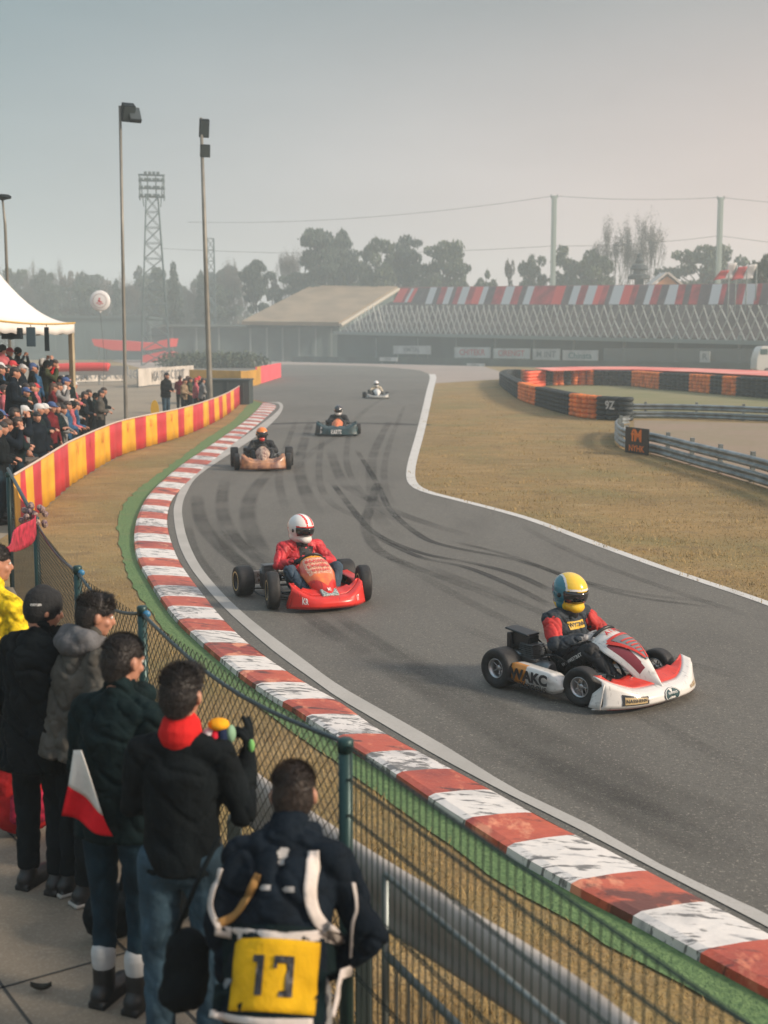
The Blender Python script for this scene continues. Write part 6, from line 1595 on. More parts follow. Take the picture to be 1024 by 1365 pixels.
b = B(); b.grid(lambda u, v: ff1(lerp(.04, .96, u), lerp(.0, .035, v) + .19) + Vector((.006, 0, 0)), 30, 1); b.obj('pinstripe', c_red, fr_)
pods = [o for o in K1.children if o.name.startswith('side_pod')]
def pod_text(par, s, txt, xc, zc, size, m, bold=.03, sx=1.0, y=.668):
    b = B(); text_on(b, txt, size, lambda x, z_: Vector((xc + x * (-s), s * (y), zc + z_)), bold, sx=sx); return b.obj('lettering', m, par, fix=False)
pod_text(pods[0], -1, 'WAKC', -.03, .175, .125, L_k, sx=1.1, bold=.05); pod_text(pods[0], -1, 'XABOOUS', .02, .095, .065, L_k, sx=1.0); pod_text(pods[0], -1, 'KARBEX', -.26, .115, .045, L_k, sx=.8)
pod_text(pods[1], 1, 'WAKC', -.10, .175, .125, L_k, sx=1.1, bold=.05)
teal = M('helmet_teal', (.02, .16, .22), .2, coat=.8); yel = M('helmet_yellow', (.78, .50, .02), .2, coat=.8); hwht = M('helmet_white', (.68, .66, .64), .2, coat=.8); hred = M('helmet_red', (.60, .03, .025), .2, coat=.8); hblk = M('helmet_black', (.015, .016, .02), .2, coat=.8)
def helm1(q):
    if q.y > .055 and -.048 < q.z < .042: return 3
    w_ = q.x - .35 * q.y
    if w_ > .078 and q.z > -.07: return 1
    if .066 < w_ <= .078 and q.z > .02: return 2
    if q.x < -.085 and q.z > .03 and q.y < .05: return 2
    if abs(q.z - .052) < .006 and q.y > .05: return 2
    if q.z < -.05 and -.03 < q.y < .03: return 1
    return 0
ks = M('suit_navy', (.014, .024, .036), .75, noise=(9, .4), bump=(40, .4)); kred = M('suit_red', (.48, .025, .022), .7, noise=(9, .3)); kwhite = M('suit_white', (.55, .53, .50), .7, noise=(25, .5), col2=(.10, .09, .10)); kblk = M('suit_black', (.008, .010, .014), .7, noise=(9, .4), bump=(40, .4))
D1, J1k, hm1, JJ = driver('driver in navy and red suit with yellow and teal helmet on the nearest kart', mid, h1, dict(suit=ks, legs=kblk, glove=kwhite, boot=kblk, sleeve=kred, helmet=yel, helmet_cols=[teal, hwht, hblk], helmet_fn=helm1, turn=-10))
bv = bvh_of(J1k); b = project_grid(bv, lambda u, v: Vector((.3, lerp(-.10, .10, u), lerp(.50, .565, v))), Vector((-1, 0, 0)), 8, 4, .006); b.obj('chest_badge', M('badge_yellow', (.62, .38, .03), .6), D1)
b = B(); project_text(bv, b, 'WYTINN', .048, Vector((.3, 0, .535)), Vector((0, 1, 0)), Vector((0, 0, 1)), Vector((-1, 0, 0)), .010); b.obj('lettering', L_k, D1, fix=False)
tro = [o for o in D1.children if o.name.startswith('suit_trousers')][0]; bt = bvh_of(tro)
b = B(); org = Vector((.09, -.8, .285)); xd = Vector((.86, 0, .51)).normalized(); project_text(bt, b, 'WAWWEETBEET', .042, org, xd, Vector((-.51, 0, .86)), Vector((0, 1, 0)), .006); b.obj('lettering', L_w, D1, fix=False)
b = B()
text_on(b, 'WESTTOOTTEEPEE', .035, lambda x, y: Vector((.36, -.29, .22)) + Vector((x * .95, 0, x * .05)) + Vector((0, 0, y)), .02)
text_on(b, 'TLOWAS', .05, lambda x, y: Vector((.26, -.29, .165)) + Vector((x, 0, y)), .02)
lb = b
b = B(); b.box((.36, -.27, .195), (.44, .015, .10)); sp = b.obj('side_panel', c_blk, K1, bevel=.004); lb.obj('lettering', L_w, sp, fix=False)

# ---- kart 2: red and orange with driver in red jacket
c_r2 = layered('kart2_red', (.62, .028, .02), [(5, (1, 1, 1), .45, .7, (.42, .015, .012), .8), (12, (1, 4, 1), .60, .66, (.12, .02, .02), .6)], rough=.3); c_o2 = M('kart2_orange', (.78, .22, .03), .3, coat=.5, noise=(6, .3), col2=(.60, .06, .03))
h2 = math.atan2(-.92, .39)
m2_ = Vector((-.93, 14.95, .012))
K2, nose2, ff2 = kart('red and orange go-kart with white helmeted driver and one rear wheel standing far out', m2_, h2, dict(nose=[c_o2, M('kart2_cream', (.64, .50, .34), .35, coat=.5, noise=(45, .6), col2=(.55, .10, .05)), M('kart2_amber', (.85, .38, .03), .3, coat=.5), c_r2], nose_mf=lambda u, v: 2 if u < .07 else (1 if u < .46 and abs(v - .5) < .40 else (3 if u > .74 - .5 * abs(v - .5) else 0)), fair=c_r2, deck=c_r2, pod=[c_r2], steer=-10, wb=.44, ft=.56, rt=.66, fw=.45, rf=.215, rr=.18, airbox=False, pods=(1,), rtR=.64, nw=1.0, tap=1.0, tip=.62, bul=.015, ncv=4, ndrop=.09, rim=rim_k, ring=M('ring_yellow', (.55, .40, .18), .5), ringall=True, fz=1.05))
nc2 = [o for o in K2.children if o.name.startswith('nose_cone')][0]
for i, (t_, u_, s_) in enumerate((('RAAWEN', .20, .065), ('KWINERA', .31, .06), ('PNTESUW', .41, .05))): nose_letter(nc2, nose2, t_, u_, .5, s_, L_r)
nose_letter(nc2, nose2, 'M1', .85, .5, .07, L_w, sx=.9)
b = B(); b.box((.80, .0, .205), (.13, .20, .03), rotm(0, 0, 24)); pl_ = b.obj('number_plate', M('plate_grey', (.45, .50, .48), .4, noise=(50, .6), col2=(.05, .10, .10)), K2, bevel=.01)
fr2 = [o for o in K2.children if o.name.startswith('front_fairing')][0]; fair_letter(fr2, ff2, '17', .86, .62, .06, L_w); fair_letter(fr2, ff2, 'KR', .14, .62, .07, L_w)
b = B(); b.box((-.40, -.38, .215), (.035, .34, .16), rotm(0, 0, 0)); ob = b.obj('rear_plate', M('plate_silver', (.50, .42, .38), .3, .3, noise=(30, .4)), K2, bevel=.006)
b = B(); 
for k, t_ in enumerate(('NETEEZ', 'MABILE')): text_on(b, t_, .06, lambda x, z_: Vector((-.378, -.38 + x, .24 - k * .06 + z_)), .02)
b.obj('lettering', M('letter_brown', (.22, .10, .07), .5), ob, fix=False)
def helm2(q):
    if q.y > .055 and -.048 < q.z < .042: return 2
    if .012 < q.x < .034 and q.z > .055: return 1
    if -.060 < q.x < -.030 and q.z > .060 and q.y > .0: return 1
    if q.z > .042 and q.z < .052 and q.y > .05: return 1
    if q.z < -.125: return 2
    if q.y < -.06 and q.z < .02: return 1
    return 0
kjean = M('kart_jeans', (.03, .055, .085), .8, noise=(7, .4), bump=(40, .4)); kjr = M('kart_red_jacket', (.50, .02, .03), .55, noise=(8, .35), bump=(25, .4))
D2, J2k, hm2, _ = driver('driver in red jacket and blue jeans with white helmet on the red kart', m2_, h2 + .0, dict(suit=kjr, legs=kjean, glove=kblk, boot=M('shoe_brown', (.20, .12, .09), .6), helmet=hwht, helmet_cols=[hred, hblk], helmet_fn=helm2, turn=18, sleeve=None, ky=.29))
bv = bvh_of(J2k); b = project_grid(bv, lambda u, v: Vector((.3, lerp(-.05, .13, u), lerp(.36, .60, v))), Vector((-1, 0, 0)), 8, 8, .006); b.obj('chest_panel', kblk, D2)

# ---- kart 3: peach kart, dark driver
c_p = M('kart3_peach', (.55, .27, .13), .35, coat=.3, noise=(5, .5), col2=(.16, .07, .05)); c_pw = M('kart3_pale', (.52, .40, .30), .35, noise=(16, .6), col2=(.10, .03, .03))
p3 = gpos(350, 624); h3 = math.atan2(-1, .12)
K3, nose3, _f = kart('peach coloured go-kart with wide rear wheels beside the kerb', p3, h3, dict(nose=[c_pw], fair=c_p, deck=c_p, pod=[c_p], rt=.68, ft=.62, fw=.54, rf=.20, rr=.24, fz=1.35, nw=.85, tip=.6, ring=M('ring_orange', (.70, .30, .08), .5), ringall=False, rim=rim_k))
D3, _, _, _ = driver('driver in black with orange topped dark helmet on the peach kart', p3, h3, dict(suit=kblk, legs=kblk, glove=kblk, boot=kblk, helmet=hblk, helmet_cols=[M('helmet_orange', (.70, .20, .04), .3), hred], helmet_fn=lambda q: 1 if q.z > .07 else (2 if q.z < -.02 and q.y > 0 and abs(q.x) < .05 else 0), turn=0), vox=.014)
# ---- kart 4: dark teal kart
c_t = M('kart4_teal', (.02, .055, .065), .4, noise=(6, .5)); 
p4 = gpos(451, 580); h4 = math.atan2(-1, -.03)
K4, nose4, ff4 = kart('dark teal go-kart with broad front bumper, third in the distance', p4, h4, dict(nose=[M('kart4_orange', (.70, .28, .08), .4, noise=(18, .7), col2=(.45, .05, .03))], fair=c_t, deck=c_t, pod=[c_t], fz=1.7, fw=.70, nw=.9, tip=.5, rt=.64, ft=.6, rim=rim_k))
fr4 = [o for o in K4.children if o.name.startswith('front_fairing')][0]; fair_letter(fr4, ff4, 'F', .13, .6, .12, L_w); fair_letter(fr4, ff4, 'KARTS', .5, .6, .11, L_w)
driver('driver in black with dark helmet crouched on the teal kart', p4, h4, dict(suit=kblk, legs=kblk, glove=kblk, boot=kblk, helmet=hblk, helmet_cols=[hwht], helmet_fn=lambda q: 1 if q.y > .02 and q.z < .03 else 0), vox=.016)
# ---- kart 5: far white kart
p5 = gpos(502, 531); h5 = math.atan2(-1, .1)
K5, nose5, ff5 = kart('white topped go-kart farthest away on the track', p5, h5, dict(nose=[c_white], fair=M('kart5_grey', (.30, .31, .30), .4, noise=(9, .5)), deck=c_blk, pod=[c_blk], rt=.66, ft=.6))
driver('driver in white and gold with white helmet on the farthest kart', p5, h5, dict(suit=M('suit_cream', (.50, .44, .34), .7, noise=(10, .4)), legs=kblk, glove=kblk, boot=kblk, helmet=hwht), vox=.018)
# ================================================================== SPECTATORS
def cloth(nm, c, amt=.35, rough=.85, sc=7): return M('cloth_' + nm, c, rough, noise=(sc, amt), bump=(60, .35))
C_blk = cloth('black', (.005, .008, .010)); C_nav = cloth('navy', (.005, .010, .017)); C_teal = cloth('dark_teal', (.005, .014, .016)); C_gry = cloth('grey_brown', (.085, .080, .070)); C_hood = cloth('hood_grey', (.12, .12, .125))
C_jean = cloth('jeans_blue', (.040, .075, .105), .55, sc=5); C_jdk = cloth('jeans_dark', (.012, .030, .045), .4); C_trk = cloth('trousers_black', (.006, .010, .013)); C_red = cloth('red', (.42, .018, .02)); C_yel = cloth('yellow', (.68, .48, .02)); C_wht = cloth('white', (.5, .48, .46)); C_grn = cloth('olive', (.05, .06, .03)); C_lg = cloth('light_grey', (.22, .22, .22)); C_tan = cloth('tan', (.26, .19, .12)); C_blu = cloth('blue', (.03, .09, .18)); C_pnk = cloth('pink', (.45, .12, .14)); C_mar = cloth('maroon', (.13, .015, .02))
shoe_k = M('shoe_black', (.012, .012, .013), .5); shoe_w = M('shoe_sole', (.35, .33, .30), .6)
def PX(px, Y): return (px - 512) / 1700 * Y
def at_px(px, Y): return (PX(px, Y), Y, .02)

# --- the man in the yellow top cut off by the left edge
J = stand_pose(1.76, lean=4, yaw_head=-25, arms='front')
spectator('man in yellow patterned top cut off by the left edge behind the beanie man', at_px(-24, 7.75), R(-30), J, cloth('yellow_pattern', (.70, .50, .02), .5, sc=28), C_trk, shoe_k, hair_m, vox=.010, puff=.02)
# --- black beanie and puffer coat
J = stand_pose(1.68, lean=7, yaw_head=-38, pitch_head=-8, arms='pocket')
r, o = spectator('man in black beanie and black puffer coat nearest the yellow top', at_px(36, 6.72), R(-22), J, C_blk, C_trk, shoe_k, M('beanie_black', (.010, .011, .013), .9, bump=(90, .6)), 'beanie', puff=.055, hood=True, folds=.03, length=.12, vox=.009)
bq = [q for q in r.children if q.name.startswith('beanie')][0]; bv = bvh_of(bq)
m = J['hm']; b = B(); dv = m @ Vector((-1, 0, 0)) if False else (m @ Vector((.75, -.66, 0))).normalized() * -1
try:
    project_text(bv, b, 'oxrun', .024, J['head'] - dv * .4 + Vector((0, 0, .035)), (dv.cross(Vector((0, 0, 1)))).normalized(), Vector((0, 0, 1)), dv, .003); b.obj('lettering', L_w, r, fix=False)
except Exception as ex: print(ex)
# --- grey brown hooded jacket
J = stand_pose(1.68, lean=13, yaw_head=-18, pitch_head=-4, arms=('pocket', (( .27, -.02, 1.15), (.17, .20, 1.10))), stance=.09)
r, o = spectator('man in grey brown jacket with grey hood leaning towards the fence', at_px(84, 6.60), R(-48), J, C_gry, C_trk, shoe_k, hair_m, 'quiff', puff=.04, hood=False, folds=.028, length=.02, vox=.009)
up = Matrix.Rotation(R(-13), 3, 'X') @ Vector((0, 0, 1)); fw = Matrix.Rotation(R(-13), 3, 'X') @ Vector((0, 1, 0))
b = B(); c = J['neck'] - fw * .085 + up * .00; b.ell(c, (.15, .085, .07)); b.ecap(c + Vector((-.10, .03, .02)), c + Vector((.10, .03, .02)), .07, .07); b.ecap(J['neck'] + Vector((-.07, .02, .02)), J['neck'] + Vector((-.06, .11, -.03)), .045, .035); b.ecap(J['neck'] + Vector((.07, .02, .02)), J['neck'] + Vector((.06, .11, -.03)), .045, .035)
link('hood', b.blob('hood', C_hood, vox=.010, it=3, disp=[(.08, .03)], make=False), r)
for n in 'LR':     # three pale stripes on the shoes
    a = J['ankle' + n]; b = B()
    for s in (-1, 1):
        for q in range(3): b.box((a.x + s * .046, a.y + .045 + q * .022, .058), (.004, .009, .05), Matrix.Rotation(R(-25), 3, 'X'))
    b.obj('shoe_stripe', L_w, r)
    b = B(); b.box((a.x, a.y + .06, .012), (.098, .29, .022)); b.obj('sole', shoe_w, r, bevel=.008)
# --- dark teal jacket, flag at his hip
J = stand_pose(1.71, lean=7, yaw_head=-14, pitch_head=-6, arms='front', stance=.09, knee=.01); J['hem'] = .72
r, o = spectator('man in dark teal jacket and slim jeans with the flag at his left hip', at_px(140, 5.46), R(-22), J, C_teal, C_jdk, shoe_k, hair_m, puff=.025, slim=.012, hood=True, folds=.02, length=.02, vox=.008)
for n in 'LR':
    a = J['ankle' + n]; b = B(); b.ecap(a + Vector((0, 0, .11)), a + Vector((0, 0, .165)), .054, .057); link('sock', b.blob('sock', M('sock_white', (.45, .45, .45), .8), vox=.008, it=2, make=False), r)
    b = B(); b.ecap(a + Vector((0, 0, -.02)), a + Vector((0, 0, .085)), .05, .052); link('boot_shaft', b.blob('boot_shaft', shoe_k, vox=.008, it=2, make=False), r)
fl = empty('hand_flag', P(100, 1003, 5.35), 0, 'white and red cloth flag hanging at the hip of the dark teal jacket man', 'flag')
o0 = Vector(fl.location); q0, q1, q2, q3 = P(98, 1000, 5.36), P(108, 1000, 5.34), P(150, 1117, 5.20), P(83, 1087, 5.30)
mid0, mid1 = P(92, 1046, 5.34), P(138, 1086, 5.24)
b = B(); wv = lambda u, v: Vector((0, -.03 * math.sin(u * 7 + v * 3) * v, 0))
b.grid(lambda u, v: lerp(lerp(q0, q1, u), lerp(mid0, mid1, u), v) - o0 + wv(u, v * .5), 10, 8); b.obj('white_field', cloth('flag_white', (.62, .60, .56), .2), fl, smooth=True, solid=.004)
b = B(); b.grid(lambda u, v: lerp(lerp(mid0, mid1, u), lerp(q3, q2, u), v) - o0 + wv(u, .5 + v * .5), 10, 8); b.obj('red_field', cloth('flag_red', (.62, .012, .02), .3), fl, smooth=True, solid=.004)
# --- black jacket with red collar, gloved hand raised
J = stand_pose(1.69, lean=3, yaw_head=-8, pitch_head=-4, arms=('front', ((.255, .03, 1.12), (.255, .13, 1.33))), stance=.11)
gl_h = dict(d=Vector((0.05, .06, 1)), n=Vector((-1, .2, 0)), curls=(8, 12, 35, 45), mir=1)
r, o = spectator('man in black sweater with red collar raising a gloved hand', at_px(231, 5.0), R(-5), J, C_blk, C_jean, shoe_k, hair_m, 'quiff', puff=.008, folds=.011, length=-.03, collar=.3, hands=(None, gl_h), vox=.0075)
b = B(); nk = J['neck']; b.ecap(nk + Vector((0, -.002, .005)), nk + Vector((0, .006, .025)), (.094, .090), (.088, .084)); link('red_collar', b.blob('red_collar', cloth('collar_red', (.58, .02, .02), .3), vox=.008, it=2, make=False), r)
bv = bvh_of(o['jacket']); b = B(); project_text(bv, b, 'KART', .028, Vector((0, -.5, 1.425)), Vector((1, 0, 0)), Vector((0, 0, 1)), Vector((0, 1, 0)), .004); b.obj('lettering', L_r, r, fix=False)
b = B(); hand(b, J['wrR'], gl_h['d'], gl_h['n'], r=.0125, curl=20, curls=gl_h['curls'], mir=1, scale=1.08, spread=5); b.ecap(J['wrR'] - Vector((0, .02, .05)), J['wrR'] + Vector((0, 0, .02)), .040, .036); link('glove', b.blob('glove', C_blk, vox=.005, it=1, make=False), r)
b = B(); b.ell(J['wrR'] + Vector((.022, -.018, .060)), (.014, .014, .028)); b.obj('glove_patch', M('patch_green', (.16, .42, .12), .8), r, smooth=True)
Rz = Matrix.Rotation(R(-5), 3, 'Z'); hw_ = Rz @ J['wrR'] + Vector(at_px(231, 5.0))
toy = empty('fan_ball', hw_ + Vector((-.105, -.07, .135)), 0, 'small stuffed ball with orange, white, red and navy panels held in the raised glove', 'toy')
for c_, of, rd in ((cloth('toy_orange', (.78, .36, .02), .2), (.0, -.01, .035), (.045, .04, .026)), (cloth('toy_white', (.55, .50, .52), .2), (-.040, -.01, -.01), (.030, .035, .030)), (cloth('toy_red', (.55, .02, .04), .2), (-.012, -.02, -.016), (.024, .035, .030)), (cloth('toy_navy', (.012, .02, .05), .2), (.018, -.015, -.016), (.026, .040, .046)), (cloth('toy_mint', (.22, .36, .24), .2), (.048, -.01, -.005), (.022, .03, .038))):
    b = B(); b.ell(of, rd); b.obj('panel', c_, toy, smooth=True)
# --- number 17 bib
LN = 32
J = stand_pose(1.62, lean=LN, yaw_head=6, pitch_head=16, arms=(((.225, .0, 1.15), (.20, .12, .97)), ((.315, .13, 1.14), (.14, .26, 1.02))), stance=.12)
loc17 = Vector((-.355, 4.0, .02)); rz17 = R(-6)
r, o = spectator('man in dark jacket with yellow number 17 bib leaning on the fence', loc17, rz17, J, C_nav, C_lg, shoe_k, hair_b, puff=.022, hood=True, folds=.02, length=.06, vox=.0075)
bv = bvh_of(o['jacket']); mt = Matrix.Rotation(R(-LN), 3, 'X'); up = mt @ Vector((0, 0, 1)); fw = mt @ Vector((0, 1, 0)); pv_ = J['pelvis']
def bk(x, h): return pv_ + Vector((x, 0, 0)) + up * h - fw * .7
def surf(x, h, eps):
    q = bv.ray_cast(bk(x, h), fw)
    if q[0] is None: q = bv.ray_cast(bk(x * .75, max(h, -.03)), fw); return (q[0] + Vector((x * .25, 0, 0)) + up * (h - max(h, -.03)) - fw * eps) if q[0] is not None else bk(x, h) + fw * .58
    return q[0] - fw * eps
def strap(pts, w_, mat, nm, eps=.006):
    pts = smooth_pts([Vector((x, h, 0)) for x, h in pts], 6); b = B(); rows = []
    for i, p in enumerate(pts):
        t = (pts[min(i + 1, len(pts) - 1)] - pts[max(i - 1, 0)]).normalized(); nn = Vector((t.y, -t.x, 0)); row = []
        for s in (-.5, -.17, .17, .5):
            q = p + nn * w_ * s; row.append(b.bm.verts.new(surf(q.x, q.y, eps)))
        rows.append(row)
    for i in range(len(rows) - 1):
        for j in range(3): b.face([rows[i][j], rows[i + 1][j], rows[i + 1][j + 1], rows[i][j + 1]])
    return b.obj(nm, mat, r, smooth=True, solid=-.003)
bibw = cloth('bib_white', (.58, .52, .48), .2); biby = cloth('bib_yellow', (.66, .38, .012), .2, sc=4); bibt = cloth('bib_tan', (.36, .20, .07), .3)
b = B(); b.grid(lambda u, v: surf(lerp(-.195, .175, u), lerp(-.12, .17, v), .004), 14, 12); b.obj('bib_back', C_teal, r, smooth=True)
pn = B(); pn.grid(lambda u, v: surf(lerp(-.135, .145, u), lerp(-.10, .125, v), .010), 14, 12); pnl = pn.obj('number_panel', biby, r, smooth=True, solid=-.002)
b = B()
def digit(shape, cx):
    for (x0, y0, x1, y1) in shape:
        b.grid(lambda u, v: surf(cx + lerp(x0, x1, u), .010 + lerp(y0, y1, v), .018), 3, 6)
digit([(-.012, -.062, .012, .062), (-.026, .040, .012, .062)], -.035)
digit([(.012, -.062, .034, .062), (-.030, .040, .034, .062), (-.030, .022, -.018, .062), (-.008, -.062, .034, -.044)], .04)
b.obj('number', L_k, pnl)
strap([(-.215, .150), (-.10, .138), (.0, .132), (.10, .138), (.195, .165)], .034, bibw, 'bib_belt')
strap([(.100, .42), (.105, .34), (.105, .27), (.13, .20), (.185, .155)], .040, bibw, 'bib_strap')
strap([(-.075, .33), (-.10, .27), (-.14, .21), (-.205, .17)], .026, bibt, 'bib_strap')
strap([(-.215, .35), (-.235, .28), (-.238, .22), (-.20, .155)], .020, bibw, 'bib_strap')
strap([(-.20, -.11), (-.10, -.125), (.0, -.13), (.14, -.12)], .022, bibw, 'bib_hem')
strap([(.235, .33), (.25, .25), (.235, .19), (.215, .02), (.20, -.10)], .010, bibw, 'bib_piping')
def blotch(x, h, w_, hh, nm='chest_mark'):
    q = B(); q.grid(lambda u, v: (lambda k: (k[0] - fw * .006) if k[0] is not None else bk(0, 0))(bv.ray_cast(bk(x + (u - .5) * w_ * (1 - abs(v - .5) * .5) + .1 * w_ * math.sin(v * 9), h + (v - .5) * hh), fw)), 5, 5); return q
for x, h, w_, hh in ((.0, .405, .036, .040), (.0, .372, .022, .020), (-.045, .285, .040, .018), (.035, .282, .042, .018)): blotch(x, h, w_, hh).obj('emblem_mark', cloth('mark_pale', (.34, .33, .32), .4), r, smooth=True)
# bag hanging low at his left side
bg_ = empty('shoulder_bag', Vector((-.70, 4.18, .86)), R(10), 'soft black bag hanging at the left side of the number 17 man', 'bag')
b = B(); b.ecap((0, 0, -.10), (.02, 0, .08), (.085, .06), (.075, .055), side=(1, 0, 0)); link('pouch', b.blob('pouch', C_blk, vox=.010, it=3, disp=[(.07, .03)], make=False), bg_)
b = B(); b.tube(smooth_pts([(-.02, 0, .12), (.05, -.02, .30), (.14, .02, .46)], 5), .009, 6); b.obj('strap', C_blk, bg_, smooth=True)

# --- things on the pavement
red_bag = empty('backpack', (PX(14, 7.5), 7.5, .02), R(20), 'red backpack with pale scribbled print standing at the left edge', 'bag')
b = B(); b.ecap((0, 0, .12), (0, 0, .50), (.17, .11), (.15, .09), side=(1, 0, 0)); link('bag_body', b.blob('bag_body', C_red, vox=.012, it=3, disp=[(.09, .04)], make=False), red_bag)
b = B(); b.ecap((.02, -.10, .14), (.02, -.10, .28), (.12, .045), (.11, .04), side=(1, 0, 0)); link('front_pocket', b.blob('front_pocket', cloth('pocket_red', (.34, .02, .05), .6, sc=30), vox=.010, it=3, make=False), red_bag)
b = B(); b.tube(smooth_pts([(-.05, 0, .56), (-.03, 0, .64), (.03, 0, .64), (.05, 0, .56)], 5), .012, 6); b.obj('grab_handle', C_blk, red_bag, smooth=True)
for px, Y, lab in ((112, 7.15, 'small black sports bag by the fence behind the grey jacket man'), (168, 6.15, 'small black sports bag with red tag between the two middle men')):
    sb_ = empty('sports_bag', (PX(px, Y), Y, .02), R(30), lab, 'bag')
    b = B(); b.ecap((-.16, 0, .16), (.16, 0, .16), (.13, .13), (.13, .13)); link('bag_body', b.blob('bag_body', C_blk, vox=.012, it=3, disp=[(.09, .03)], make=False), sb_)
    b = B(); b.tube(smooth_pts([(-.10, -.03, .28), (-.06, -.04, .42), (.06, -.04, .42), (.10, -.03, .28)], 5), .012, 6); b.obj('grab_handle', C_blk, sb_, smooth=True)
    if 'red' in lab: b = B(); b.box((.02, -.14, .20), (.05, .01, .04)); b.obj('tag', L_r, sb_)
b = B(); b.grid(lambda u, v: Vector(((u - .5) * .10, (v - .5) * .035 * math.sin(math.pi * u), .02 * (u - .5) ** 2 * 4 + .012 * abs(v - .5) * 4)), 8, 4); lf_ = b.obj('fallen_leaf', M('leaf_dry', (.03, .028, .02), .8), smooth=True, solid=.001); p = G(55, 1320, .026); lf_.location = p; tag(lf_, 'single dark dry leaf lying on the pavement at bottom left', 'leaf')

# --- low steps under the marquee and the crowd on them
stp = empty('spectator_steps', (-8.6, 28, 0), 0, 'grey timber steps carrying the crowd beside the marquee', 'steps')
tiers = [(-7.15, 0.0), (-8.15, .42), (-8.8, .84), (-9.45, 1.26), (-10.1, 1.62)]
sm_ = M('step_timber', (.13, .115, .10), .8, noise=(3, .3))
for x, z_ in tiers[1:]:
    b = B(); b.box((x + .3 + 8.6 - .3, 0, z_ - .03), (.66, 12, .06)); b.box((x + 8.6 + .33, 0, z_ / 2), (.04, 12, z_)); b.obj('step', sm_, stp)
crowd_group = 'spectators crowding behind the striped barrier'
protoP = {}
def crowd_proto(pose, puff, style):
    key = (pose, puff, style)
    if key in protoP: return protoP[key]
    J = stand_pose(1.74, lean={'down': 2, 'front': 5, 'camera': 3, 'fold': 2, 'up': 0, 'rail': 14, 'sit': 0}[pose], arms=pose if pose != 'rail' else 'front', pitch_head=-6)
    d = dict(body=figure_body(J, .017), trousers=mesh_trousers(J, .02), jacket=mesh_jacket(J, .02, puff, False, .6, .03), shoe=(mesh_shoe(J, 'L', .015), mesh_shoe(J, 'R', .015)), hair=mesh_hair(J, .014, style)); protoP[key] = d; return d
def crowd_person(label, loc, rz, pose, puff, style, jk, tr, hr, h=1.0, group=crowd_group):
    d = crowd_proto(pose, puff, style); r = empty('person', loc, rz, label, 'person', group); r.scale = (h, h, h)
    def add(nm, me, m):
        if len(me.materials) == 0: me.materials.append(hair_m)
        q = link(nm, me, r); q.material_slots[0].link = 'OBJECT'; q.material_slots[0].material = m
    add('body', d['body'], skin); add('trousers', d['trousers'], tr); add('jacket', d['jacket'], jk)
    for s in d['shoe']: add('shoe', s, shoe_k)
    add({'cap': 'cap', 'beanie': 'beanie'}.get(style, 'hair'), d['hair'], hr); return r
random.seed(33)
jcols = [('black', C_blk), ('navy', C_nav), ('red', C_red), ('dark teal', C_teal), ('black', C_blk), ('olive', C_grn), ('light grey', C_lg), ('navy', C_nav), ('black', C_blk), ('blue', C_blu), ('maroon', C_mar), ('black', C_blk), ('white', C_wht), ('pink', C_pnk), ('dark teal', C_teal)]
tcols = [C_jdk, C_trk, C_jean, C_trk]
hcols = [('dark hair', 'short', hair_m), ('dark hair', 'short', hair_m), ('long brown hair', 'long', M('hair_long', (.06, .03, .018), .6)), ('red cap', 'cap', M('cap_red', (.45, .03, .04), .8)), ('brown hair', 'short', hair_b), ('black beanie', 'beanie', C_blk), ('pale cap', 'cap', M('cap_white', (.5, .5, .5), .8)), ('blue cap', 'cap', M('cap_blue', (.04, .08, .2), .8))]
poses = [('hands in front', 'front'), ('arms hanging', 'down'), ('holding up hands', 'camera'), ('arms folded', 'fold'), ('one pair of arms raised', 'up'), ('arms hanging', 'down'), ('hands in front', 'front')]
rowname = ['on the ground row', 'on the first step', 'on the second step', 'on the third step', 'on the top step']
ordn = ['first', 'second', 'third', 'fourth', 'fifth', 'sixth', 'seventh', 'eighth', 'ninth', 'tenth', 'eleventh', 'twelfth', 'thirteenth', 'fourteenth']
def visible_x(x, Y): return 512 + 1700 * x / Y
for ti, (x, z_) in enumerate(tiers):
    n_ = 0; Y = (21.2 if ti == 0 else 22.6) + ti * .9
    while Y < 34.2 - (3.2 if ti == 0 else 0):
        xx = x + random.uniform(-.16, .16)
        bx = min(bl, key=lambda q: abs(q.y - Y)).x; xx = min(xx, bx - .5)
        if visible_x(xx, Y) > -14 and not (ti >= 3 and Y > 33.4):
            jn, jm = random.choice(jcols); hn, hs_, hm_ = random.choice(hcols); pn_, pp = random.choice(poses)
            if pp == 'up' and random.random() < .5: pn_, pp = 'hands in front', 'front'
            pn_ = {'one pair of arms raised': 'arms raised'}.get(pn_, pn_)
            crowd_person('%s from the left %s, %s jacket, %s' % (ordn[min(n_, 13)], rowname[ti], jn, hn), (xx, Y, z_ + .005), R(-90 + random.uniform(-45, 40)), pp, random.choice((.0, .03)), hs_, jm, random.choice(tcols), hm_, random.uniform(.94, 1.05)); n_ += 1
        Y += random.uniform(.50, .72)
for i, (x, Y, jn, jm, hn, st, hm_) in enumerate(((-6.62, 21.9, 'black', C_blk, 'dark hair', 'short', hair_m), (-6.75, 22.7, 'navy', C_nav, 'long brown hair', 'long', MATS['hair_long']), (-6.78, 23.5, 'dark teal', C_teal, 'brown hair', 'short', hair_b), (-6.5, 21.2, 'black', C_blk, 'grey hair', 'short', M('hair_grey', (.15, .14, .13), .7)))):
    crowd_person('spectator pressed against the start of the striped barrier, %s jacket, %s' % (jn, hn), (x, Y, .01), R(-80 + 12 * i), ('front', 'camera', 'fold', 'front')[i], .03, st, jm, C_jdk, hm_, .97)
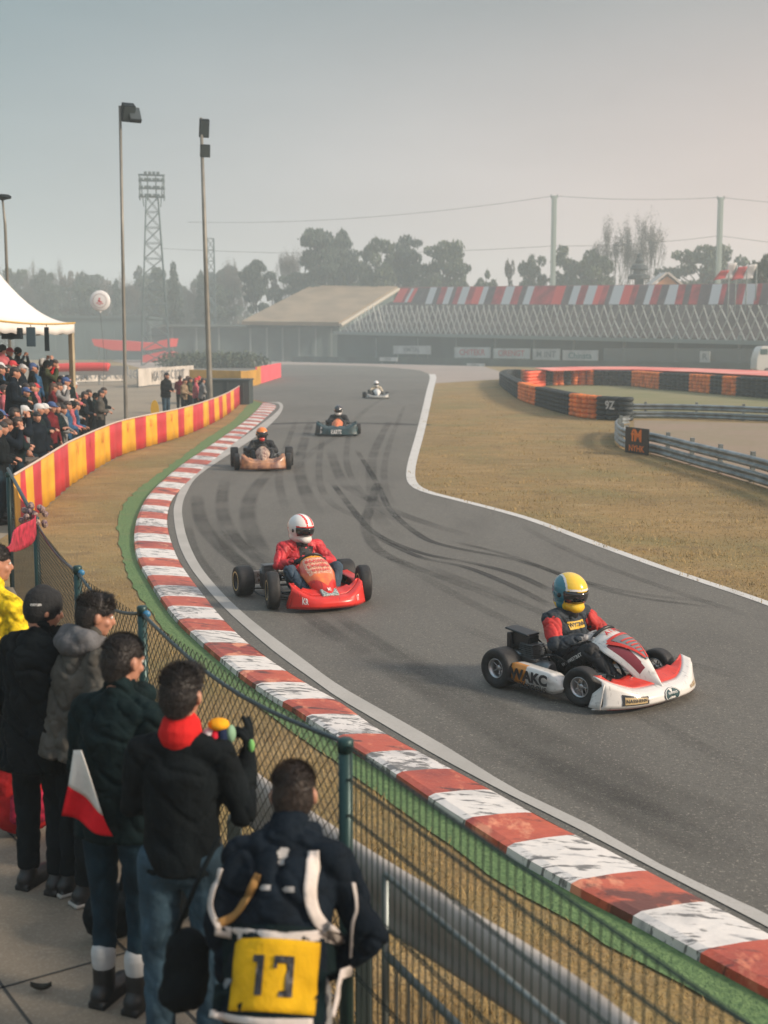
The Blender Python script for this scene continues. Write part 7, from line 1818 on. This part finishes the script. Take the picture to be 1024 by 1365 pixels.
# big man
crowd_person('tall man in navy jacket and maroon trousers standing highest at the left edge', (-7.15, 24.6, .82), R(-75), 'front', .03, 'short', C_nav, C_mar, hair_m, 1.02)
b = B(); b.box((-7.15, 24.6, .40), (.7, .7, .80)); b.box((-7.15, 24.6, .80), (.76, .76, .04)); ob = b.obj('viewing_box', sm_, bevel=.01); tag(ob, 'grey timber box the tall man at the left edge stands on', 'box')
# beyond the marquee leg
for px, Y, jn, jm, hn, st, hm_ in ((98, 35.5, 'light grey', C_lg, 'red cap', 'cap', MATS['cap_red']), (104, 37, 'olive', C_grn, 'dark hair', 'short', hair_m), (117, 37.5, 'black', C_blk, 'dark hair', 'short', hair_m), (126, 38.5, 'dark teal', C_teal, 'black beanie', 'beanie', C_blk), (137, 39.5, 'black', C_blk, 'brown hair', 'short', hair_b), (111, 36, 'navy', C_nav, 'dark hair', 'short', hair_m), (133, 37.2, 'grey', C_gry, 'dark hair', 'short', hair_m)):
    crowd_person('spectator in %s jacket with %s right of the marquee leg' % (jn, hn), (PX(px, Y), Y, .01), R(-95 + px % 40), 'front', .03, st, jm, C_trk, hm_, .98 if px % 2 else .9)
crowd_person('man in black coat and jeans standing alone between the two light masts', (PX(222, 51), 51, .01), R(-120), 'front', .05, 'short', C_blk, C_jean, hair_m, 1.10)
for i, (px, Y, jn, jm) in enumerate(((246, 52, 'tan', C_tan), (254, 54, 'olive', C_grn), (262, 53, 'pink', C_pnk), (270, 52.5, 'light grey', C_lg), (251, 56, 'black', C_blk), (266, 56, 'navy', C_nav), (241, 57, 'maroon', C_mar))):
    crowd_person('person in %s jacket gathered by the thicker mast, %s of that cluster' % (jn, ordn[i]), (PX(px, Y), Y, .01), R(-110 + i * 17), ('front', 'fold', 'down')[i % 3], .03, ('short', 'long', 'cap')[i % 3], jm, C_trk, (hair_m, MATS['hair_long'], MATS['cap_red'])[i % 3], .95)
# ================================================================== HAZE
b = B(); b.box((0, 300, 21), (1300, 720, 44)); hz = b.obj('haze', [])
hm = bpy.data.materials.new('haze'); hm.use_nodes = True; n = hm.node_tree; n.nodes.clear()
o_ = n.nodes.new('ShaderNodeOutputMaterial'); pv = n.nodes.new('ShaderNodeVolumePrincipled')
pv.inputs['Color'].default_value = (0.80, 0.92, 0.97, 1); pv.inputs['Density'].default_value = 0.0016; pv.inputs['Anisotropy'].default_value = 0.0
n.links.new(pv.outputs[0], o_.inputs['Volume']); hz.data.materials.append(hm); hz['kind'] = 'stuff'
